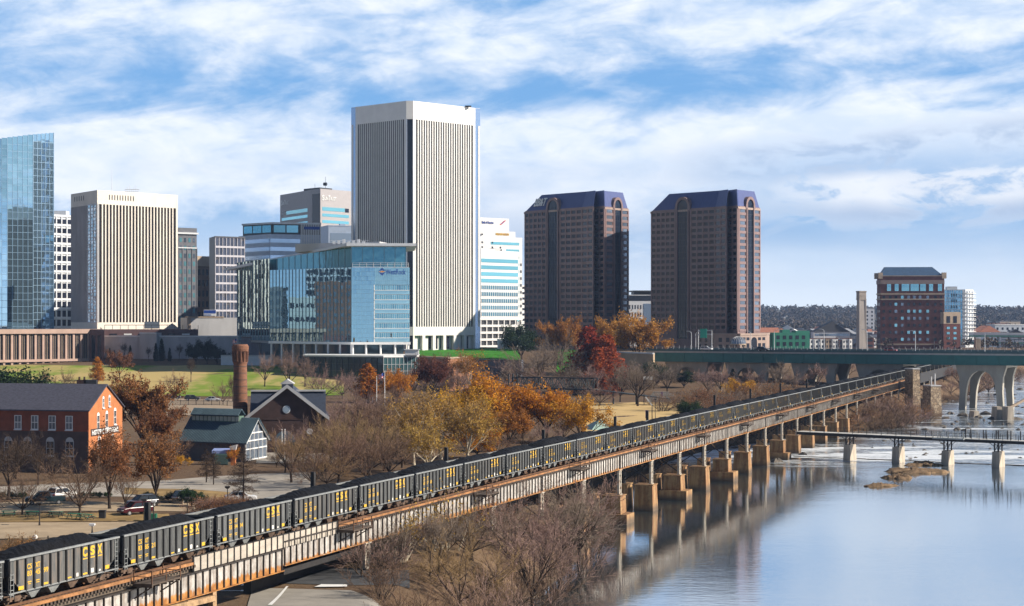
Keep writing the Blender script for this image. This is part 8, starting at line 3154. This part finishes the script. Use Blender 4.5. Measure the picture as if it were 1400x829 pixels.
def low_wall():
    A, B = Vector(on_ground(235, 688)), Vector(on_ground(250, 690))
    r = empty('low_stone_wall', A, 0, 'short tan wall panel left of the black van', 'wall')
    m = MB(); d = B - A; m.hexa([(0, 0, 0), (d.x, d.y, 0), (d.x, d.y + 0.4, 0), (0, 0.4, 0), (0, 0, 0.8), (d.x, d.y, 0.8), (d.x, d.y + 0.4, 0.8), (0, 0.4, 0.8)]); m.build('panel', M_TANST, r)
    m = MB(); m.hexa([(-0.05, -0.05, 0.8), (d.x + 0.05, d.y - 0.05, 0.8), (d.x + 0.05, d.y + 0.45, 0.8), (-0.05, 0.45, 0.8), (-0.05, -0.05, 0.9), (d.x + 0.05, d.y - 0.05, 0.9), (d.x + 0.05, d.y + 0.45, 0.9), (-0.05, 0.45, 0.9)]); m.build('coping', M_LIGHTG, r)


low_wall()


# road markings on the riverside street
def arrow(px, py):
    x, y, z = on_ground(px, py)
    m = MB()
    m.add([(x - 1.6, y - 0.12, z + 0.10), (x + 0.6, y - 0.12, z + 0.10), (x + 0.6, y + 0.12, z + 0.10), (x - 1.6, y + 0.12, z + 0.10)], [(0, 1, 2, 3)])
    m.add([(x + 0.6, y - 0.45, z + 0.10), (x + 1.7, y, z + 0.10), (x + 0.6, y + 0.45, z + 0.10)], [(0, 1, 2)])
    o = m.build('road_marking', M_WPAINT); tag(o, kind='structure')


arrow(322, 801); arrow(321, 809)
sheet('road_marking', [(366, 829), (372, 829), (394, 804), (391, 804)], M_WPAINT, 2, 6, 0.14)
sheet('road_marking', [(430, 804), (475, 803), (475, 800), (440, 800)], M_WPAINT, 4, 2, 0.14)


# ------------------------------------------------------------------ rocks and bars in the river
ROCK = pm('river_rock', (0.10, 0.085, 0.07), 0.9, var=0.4, scale=1.5, bump=0.5, bscale=3)
BARM = pm('dry_grass_bar', (0.17, 0.11, 0.06), 0.95, var=0.55, scale=1.4, bump=0.6, bscale=4)


def lump(mat, x, y, a, b_, h, seed, rz=0.0, n=14, rings=6):
    r = np.random.RandomState(seed)
    ph = r.uniform(0, 6.28, 4)
    rough = 0.13 if n < 20 else 0.05
    vs = []
    for i in range(rings):
        t = (i / (rings - 1)) * math.pi / 2
        for j in range(n):
            q = 2 * math.pi * j / n
            k = 1 + 0.22 * math.sin(2 * q + ph[0]) + 0.14 * math.sin(3 * q + ph[1]) + 0.10 * math.sin(5 * q + ph[2])
            k += 0.55 * mnoise.fractal(Vector((math.cos(q) * 2.2 + seed, math.sin(q) * 2.2, t * 0.7)), 0.9, 2.0, 4) + r.uniform(-rough, rough) * 0.6
            zz = math.sin(t) if n < 20 else math.sin(t) ** 0.6 * (1 + 0.8 * mnoise.noise(Vector((q * 2.5, t * 4, seed))))
            vs.append((a * k * math.cos(q) * math.cos(t), b_ * k * math.sin(q) * math.cos(t), -0.5 + (h + 0.5) * zz * (1 + r.uniform(-rough, rough))))
    m = MB()
    m.add(vs, [(i * n + j, i * n + (j + 1) % n, (i + 1) * n + (j + 1) % n, (i + 1) * n + j) for i in range(rings - 1) for j in range(n)])
    return m


def water_pt(px, py):
    Y = FPX * CZ / (py - HY)
    return X(px, Y), Y


for k, (px, py, a, b_, h, lab) in enumerate(((1246, 646, 6.4, 4.0, 0.7, 'largest brown grassy bar in the river below the footbridge'), (1228, 654, 3.9, 1.8, 0.55, 'middle brown grassy bar in the river'), (1203, 665, 4.2, 1.1, 0.4, 'low brown bar nearest the camera in the river'),
                                             (1262, 636, 4.2, 3.0, 0.6, 'brown bar behind the largest grassy bar'))):
    x, y = water_pt(px, py)
    o = lump(BARM, x, y, a, b_, h, 50 + k, 0, 44, 9).build('river_bar', BARM, None, True, (x, y, 0)); o.rotation_euler = (0, 0, R(12)); tag(o, lab, 'river bar')
rr = random.Random(5)
rocks = [(1316, 569, 2.0, 1.0), (1338, 571, 1.3, 0.7), (1348, 567, 2.2, 1.1), (1372, 560, 1.2, 0.6), (1388, 574, 2.2, 0.8), (1300, 566, 1.5, 0.7), (1395, 533, 2.0, 1.0), (1376, 528, 1.4, 0.7), (1362, 540, 1.5, 0.6), (1385, 545, 1.6, 0.6), (1293, 572, 1.4, 0.5), (1325, 580, 1.1, 0.4),
         (1285, 583, 2.4, 0.5), (1240, 604, 2.0, 0.5), (1231, 609, 1.3, 0.4), (1252, 601, 1.6, 0.5), (1098, 622, 1.0, 0.6), (1062, 632, 1.5, 0.9), (1068, 627, 1.0, 0.8), (1350, 552, 1.2, 0.5), (1390, 556, 1.5, 0.5), (1308, 577, 1.0, 0.4), (1265, 588, 1.6, 0.5), (1215, 600, 1.2, 0.4), (1380, 580, 1.2, 0.4)]
rocks += [(rr.uniform(1285, 1400), rr.uniform(518, 592), rr.uniform(0.5, 1.6), rr.uniform(0.2, 0.7)) for _ in range(34)] + [(rr.uniform(1190, 1400), rr.uniform(594, 628), rr.uniform(0.3, 0.9), rr.uniform(0.12, 0.35)) for _ in range(22)]
for k, (px, py, a, h) in enumerate(rocks):
    x, y = water_pt(px, py)
    o = lump(ROCK, x, y, a, a * rr.uniform(0.6, 1.0), h, 80 + k, n=10, rings=5).build('river_rock', ROCK, None, False, (x, y, 0))
    o.rotation_euler = (0, 0, rr.uniform(0, 6))
    tag(o, 'dark rock breaking the surface of the rapids', 'rock', 'rocks in the rapids')
for k, (px, py, top, lab) in enumerate(((1363, 573, 556, 'left concrete stump in the rapids below the tall arched pier'), (1378, 574, 556, 'right concrete stump in the rapids below the tall arched pier'), (1332, 570, 562, 'low broken concrete block in the rapids'))):
    x, y = water_pt(px, py); h = Z(top, y)
    r = empty('concrete_stump', (x, y, 0), R(8), lab, 'pier stump', 'old pier stumps in the rapids')
    m = MB(); m.prism([(-1.25, -2.4), (1.25, -2.4), (1.25, 2.4), (-1.25, 2.4)], -1, h, 0, [(-0.8, -2.1), (0.8, -2.1), (0.8, 2.1), (-0.8, 2.1)]); m.build('shaft', MATS['dam_pier_concrete'], r)
x, y = water_pt(1390, 560)
r = empty('broken_beam', (x, y, 0), 0, 'slanting tan broken beam lying over the rocks at the right edge', 'beam')
m = MB(); m.bar((-3.2, 0, 0.3), (6, 3, 4.6), 1.0, 0.8); m.build('beam', M_TANST, r)
# low weir line across the river under the footbridge
A, B = Vector((*P(1085, 436), 0)), Vector((*P(1440, 404), 0))
r = empty('old_weir', A, 0, 'low dark weir line crossing the river under the footbridge', 'weir')
m = MB(); d = B - A
for k in range(30):
    a, c = d * k / 30, d * (k + 1) / 30
    e = rr.uniform(-0.6, 0.6)
    m.hexa([(a.x, a.y + e, -0.6), (c.x, c.y + e, -0.6), (c.x, c.y + e + 1.6, -0.6), (a.x, a.y + e + 1.6, -0.6), (a.x, a.y + e + 0.2, rr.uniform(0.05, 0.22)), (c.x, c.y + e + 0.2, rr.uniform(0.05, 0.22)), (c.x, c.y + e + 1.2, 0.12), (a.x, a.y + e + 1.2, 0.12)])
m.build('sill', ROCK, r)


# ------------------------------------------------------------------ far town and wooded hills
FARC = [('white', (0.68, 0.68, 0.70)), ('pale grey', (0.42, 0.43, 0.46)), ('tan', (0.42, 0.33, 0.26)), ('brick red', (0.26, 0.11, 0.09)), ('slate blue', (0.16, 0.20, 0.29))]
RF = [pm('far_roof_grey', (0.20, 0.21, 0.24), 0.8, var=0.1), pm('far_roof_dark', (0.07, 0.075, 0.09), 0.8, var=0.1), pm('far_roof_red', (0.32, 0.13, 0.085), 0.8, var=0.1), pm('far_roof_white', (0.70, 0.70, 0.70), 0.7, var=0.05)]


def far_house(px, Y, w, dp, h, ci, ri, gable, side):
    x, y = P(px, Y)
    gz = ground_z(x, y)
    rz = rr.uniform(-0.5, 0.5)
    cn, cc = FARC[ci]
    r = empty('distant_house', (x, y, gz), rz, 'distant {} {} building {}'.format(cn, 'gabled' if gable else 'flat roofed', side), 'house', 'distant {} {} buildings {}'.format(cn, 'gabled' if gable else 'flat roofed', side))
    m = MB(); m.box(-w / 2, w / 2, 0, dp, -3, h)
    m.build('wall', pm('far_wall_' + cn.replace(' ', '_'), cc, 0.85, var=0.08), r)
    m = MB()
    if gable:
        q = h + w * 0.28
        m.add([(-w / 2 - 0.3, -0.3, h), (w / 2 + 0.3, -0.3, h), (0, -0.3, q), (-w / 2 - 0.3, dp + 0.3, h), (w / 2 + 0.3, dp + 0.3, h), (0, dp + 0.3, q)], [(0, 1, 2), (5, 4, 3), (0, 2, 5, 3), (2, 1, 4, 5), (1, 0, 3, 4)])
    else:
        m.box(-w / 2 - 0.15, w / 2 + 0.15, -0.15, dp + 0.15, h, h + 0.6); m.box(-w * 0.2, w * 0.1, dp * 0.3, dp * 0.6, h + 0.6, h + 2.2)
    m.build('roof', RF[ri], r)
    m = MB()
    ny = max(1, int(h / 3.4)); nx = max(2, int(w / 3.5))
    for j in range(ny):
        m.box(-w / 2 + 0.8, w / 2 - 0.8, -0.06, 0, j * h / ny + 1.0, j * h / ny + 2.4)
    m.build('window', G_GREY, r)


sides = ['left of the slim concrete tower', 'right of the dark brick tower']
for k in range(150):
    right = k % 3 == 2
    px = rr.uniform(1312, 1420) if right else rr.uniform(1036, 1200)
    Y = 1180 * (3.1 ** rr.random()) if not right else 1350 * (2.6 ** rr.random())
    w = rr.uniform(9, 26) * (0.7 if Y > 2200 else 1); h = rr.choice([5, 6, 7, 9, 11]) * (1.0 if Y < 2500 else 0.8)
    far_house(px, Y, w, rr.uniform(8, 18), h, rr.choice([0, 0, 1, 1, 2, 3, 4]), rr.choice([0, 0, 1, 2, 3]), rr.random() < 0.4, sides[1] if right else sides[0])
# a few that stand out
for px, Y, w, dp, h, col, lab in ((1365, 2600, 26, 16, 16, (0.48, 0.37, 0.28), 'tan twin towered school on the hilltop right of the apartment tower'), (1381, 2620, 30, 16, 19, (0.50, 0.40, 0.31), 'larger tan block beside the tan school on the hilltop'),
                                   (1343, 1420, 7, 12, 13, (0.40, 0.19, 0.12), 'brick cube building behind the elevated expressway'), (1388, 1500, 34, 20, 17, (0.50, 0.54, 0.60), 'wide pale warehouse with white flat roof at the right edge'), (1080, 1700, 46, 20, 9, (0.40, 0.37, 0.36), 'long low grey warehouse on the far slope left of the slim tower'),
                                   (1110, 1500, 22, 14, 7, (0.55, 0.22, 0.14), 'building with a long orange red roof behind the white rowhouses'), (1117, 1250, 12, 12, 8, (0.03, 0.20, 0.16), 'teal green block behind the white rowhouses'), (1066, 1350, 16, 12, 12, (0.06, 0.09, 0.20), 'dark blue block behind the green building'), (1189, 1900, 10, 10, 34, (0.48, 0.50, 0.56), 'pale stepped grain silo right of the slim concrete tower'),
                                   (1052, 1120, 13, 12, 9, (0.30, 0.13, 0.10), 'red gabled house right of the right granite tower')):
    x, y = P(px, Y); gz = ground_z(x, y)
    r = empty('distant_building', (x, y, gz), 0.1, lab, 'building')
    m = MB(); m.box(-w / 2, w / 2, 0, dp, -4, h)
    m.build('wall', pm('far_wall_%d_%d' % (px, Y), col, 0.85, var=0.1), r)
    m = MB(); m.box(-w / 2 - 0.3, w / 2 + 0.3, -0.3, dp + 0.3, h, h + 0.8)
    if 'gabled' in lab or 'red roof' in lab: m.add([(-w / 2 - 0.4, -0.4, h + 0.8), (w / 2 + 0.4, -0.4, h + 0.8), (w / 2 + 0.4, dp / 2, h + 4.5), (-w / 2 - 0.4, dp / 2, h + 4.5), (-w / 2 - 0.4, dp, h + 0.8), (w / 2 + 0.4, dp, h + 0.8)], [(0, 1, 2, 3), (3, 2, 5, 4), (0, 3, 4), (1, 5, 2)])
    if 'silo' in lab: m.box(0, w * 0.7, 1, 8, h - 12, h - 6)
    m.build('roof', RF[2] if 'red' in lab else (RF[3] if 'white flat' in lab else RF[0]), r)
    m = MB()
    for j in range(max(1, int(h / 4))):
        for i in range(max(2, int(w / 4))):
            xx = -w / 2 + (i + 0.5) * w / max(2, int(w / 4)); m.box(xx - 0.8, xx + 0.8, -0.08, 0, 1.2 + j * 4, 3.2 + j * 4)
    m.build('window', G_WIN, r)


def woods(name, n, pxr, Yr, hr, seed, mat, dens_y=1.0):
    r = np.random.RandomState(seed)
    V, Fq = [], []
    off = 0
    for k in range(n):
        px = r.uniform(*pxr)
        Y = Yr[0] * (Yr[1] / Yr[0]) ** (r.uniform(0, 1) ** dens_y)
        x, y = P(px, Y)
        gz = ground_z(x, y)
        h = r.uniform(*hr); w = h * r.uniform(0.5, 0.8)
        nq = 44
        u = r.normal(size=(nq, 3)); u /= np.linalg.norm(u, axis=1, keepdims=True)
        rad = r.uniform(0.4, 1.0, size=(nq, 1))
        pts = u * rad * np.array([w / 2, w / 2, h * 0.42]) + np.array([x, y, gz + h * 0.55])
        v, f = leaf_quads(pts, h * 0.105, seed + k)
        V.append(v); Fq.append(f + off); off += len(v)
    me = fast_mesh(name, np.concatenate(V), np.concatenate(Fq))
    o = mesh_obj(name, me, None, mat)
    tag(o, kind='stuff')
    return o


FARWOOD = leafmat('winter_wood', [(0.045, 0.040, 0.032), (0.085, 0.066, 0.050), (0.13, 0.10, 0.075)], trans=0.0)
FARGRN = leafmat('winter_evergreens', [(0.014, 0.024, 0.018), (0.03, 0.045, 0.03)], trans=0.0)
tag(woods('distant_woods', 1900, (990, 1440), (2250, 4700), (8, 22), 3, FARWOOD, 0.8), 'far off leafless woods covering the hills on the horizon', 'woods')
tag(woods('distant_evergreens', 500, (990, 1440), (1700, 4600), (9, 15), 9, FARGRN, 0.8), 'far off dark evergreens scattered through the hill woods', 'woods')
tag(woods('town_trees', 260, (1036, 1430), (1150, 2000), (5, 9), 15, FARWOOD), 'bare winter trees scattered between the distant houses', 'woods')
# ------------------------------------------------------------------ neighbours seen mirrored in the glass facades (they stand off to the left)
def neighbour(label, px_corner, x, y, w, dp, z0, z1, rz, wall, win, nc, nr, fw, fh, roof=None):
    c, s = math.cos(rz), math.sin(rz)
    q = [(0, 0), (w, 0), (w, dp), (0, dp)]
    pts = [(x + a * c - b_ * s, y + a * s + b_ * c) for a, b_ in q]
    b = Bld('neighbour_building', label, 'building', pts, z0, [wall])
    b.body(z1)
    for i in range(4):
        f = b.face(i)
        n = max(1, int(nc * f.w / w))
        m = MB()
        for j in range(nr):
            for k in range(n):
                u0 = f.w * (k + 0.5 - fw / 2) / n; u1 = f.w * (k + 0.5 + fw / 2) / n
                h = (z1 - z0 - 1) / nr
                b.fbox(f, u0, u1, z0 + h * (j + 0.5 - fh / 2), z0 + h * (j + 0.5 + fh / 2), 0, 0.1, 0, m)
        if i in (1, 2, 0): o = b.part('window', m, win); o['kind'] = 'stuff'
    b.done()


neighbour('dark gridded tower mirrored at the far left of the blue glass tower', 0, -452, 742, 26, 30, 15, 96, R(20), pm('pale_frame', (0.48, 0.47, 0.52)), GLS, 7, 20, 0.82, 0.74)
neighbour('white office block mirrored in the left bay of the glass headquarters', 0, -290, 955, 40, 30, 18, 72, R(0), MATS['white_cladding'], G_WIN, 9, 12, 0.6, 0.4)
neighbour('brown brick block mirrored at the right of the glass headquarters front', 0, -345, 737, 20, 19, 8, 53, R(0), pm('orange_brick', (0.15, 0.065, 0.042), 0.9), G_GREY, 7, 12, 0.5, 0.5)
neighbour('pale block mirrored in the middle of the glass headquarters front', 0, -352, 757, 20, 14, 8, 45, R(0), M_GREYC, G_WIN, 8, 5, 0.7, 0.35)
neighbour('dark block mirrored at the left of the glass headquarters front', 0, -340, 773, 18, 20, 8, 50, R(0), pm('dark_stone', (0.13, 0.135, 0.155)), G_GREY, 5, 9, 0.6, 0.5)
neighbour('dark brick mill mirrored low in the glass headquarters front', 0, -290, 732, 15, 40, 8, 25, R(0), M_DKBR, G_GREY, 4, 3, 0.5, 0.5)

# ------------------------------------------------------------------ the air
def haze():
    me = bpy.data.meshes.new('haze')
    m = MB(); m.box(-5200, 5200, -900, 5600, -3.0, 145.0)
    mt = bpy.data.materials.new('haze_air'); mt.use_nodes = True
    T = NT(mt.node_tree); T.n.clear()
    out = T.node('ShaderNodeOutputMaterial'); v = T.node('ShaderNodeVolumePrincipled')
    v.inputs['Color'].default_value = (0.42, 0.62, 1.0, 1)
    v.inputs['Density'].default_value = 0.00006
    v.inputs['Anisotropy'].default_value = 0.0
    T.l.new(v.outputs[0], out.inputs['Volume'])
    o = m.build('haze', mt); tag(o, kind='stuff', label='thin blue haze over the river and the far hills', cat='haze')


haze()
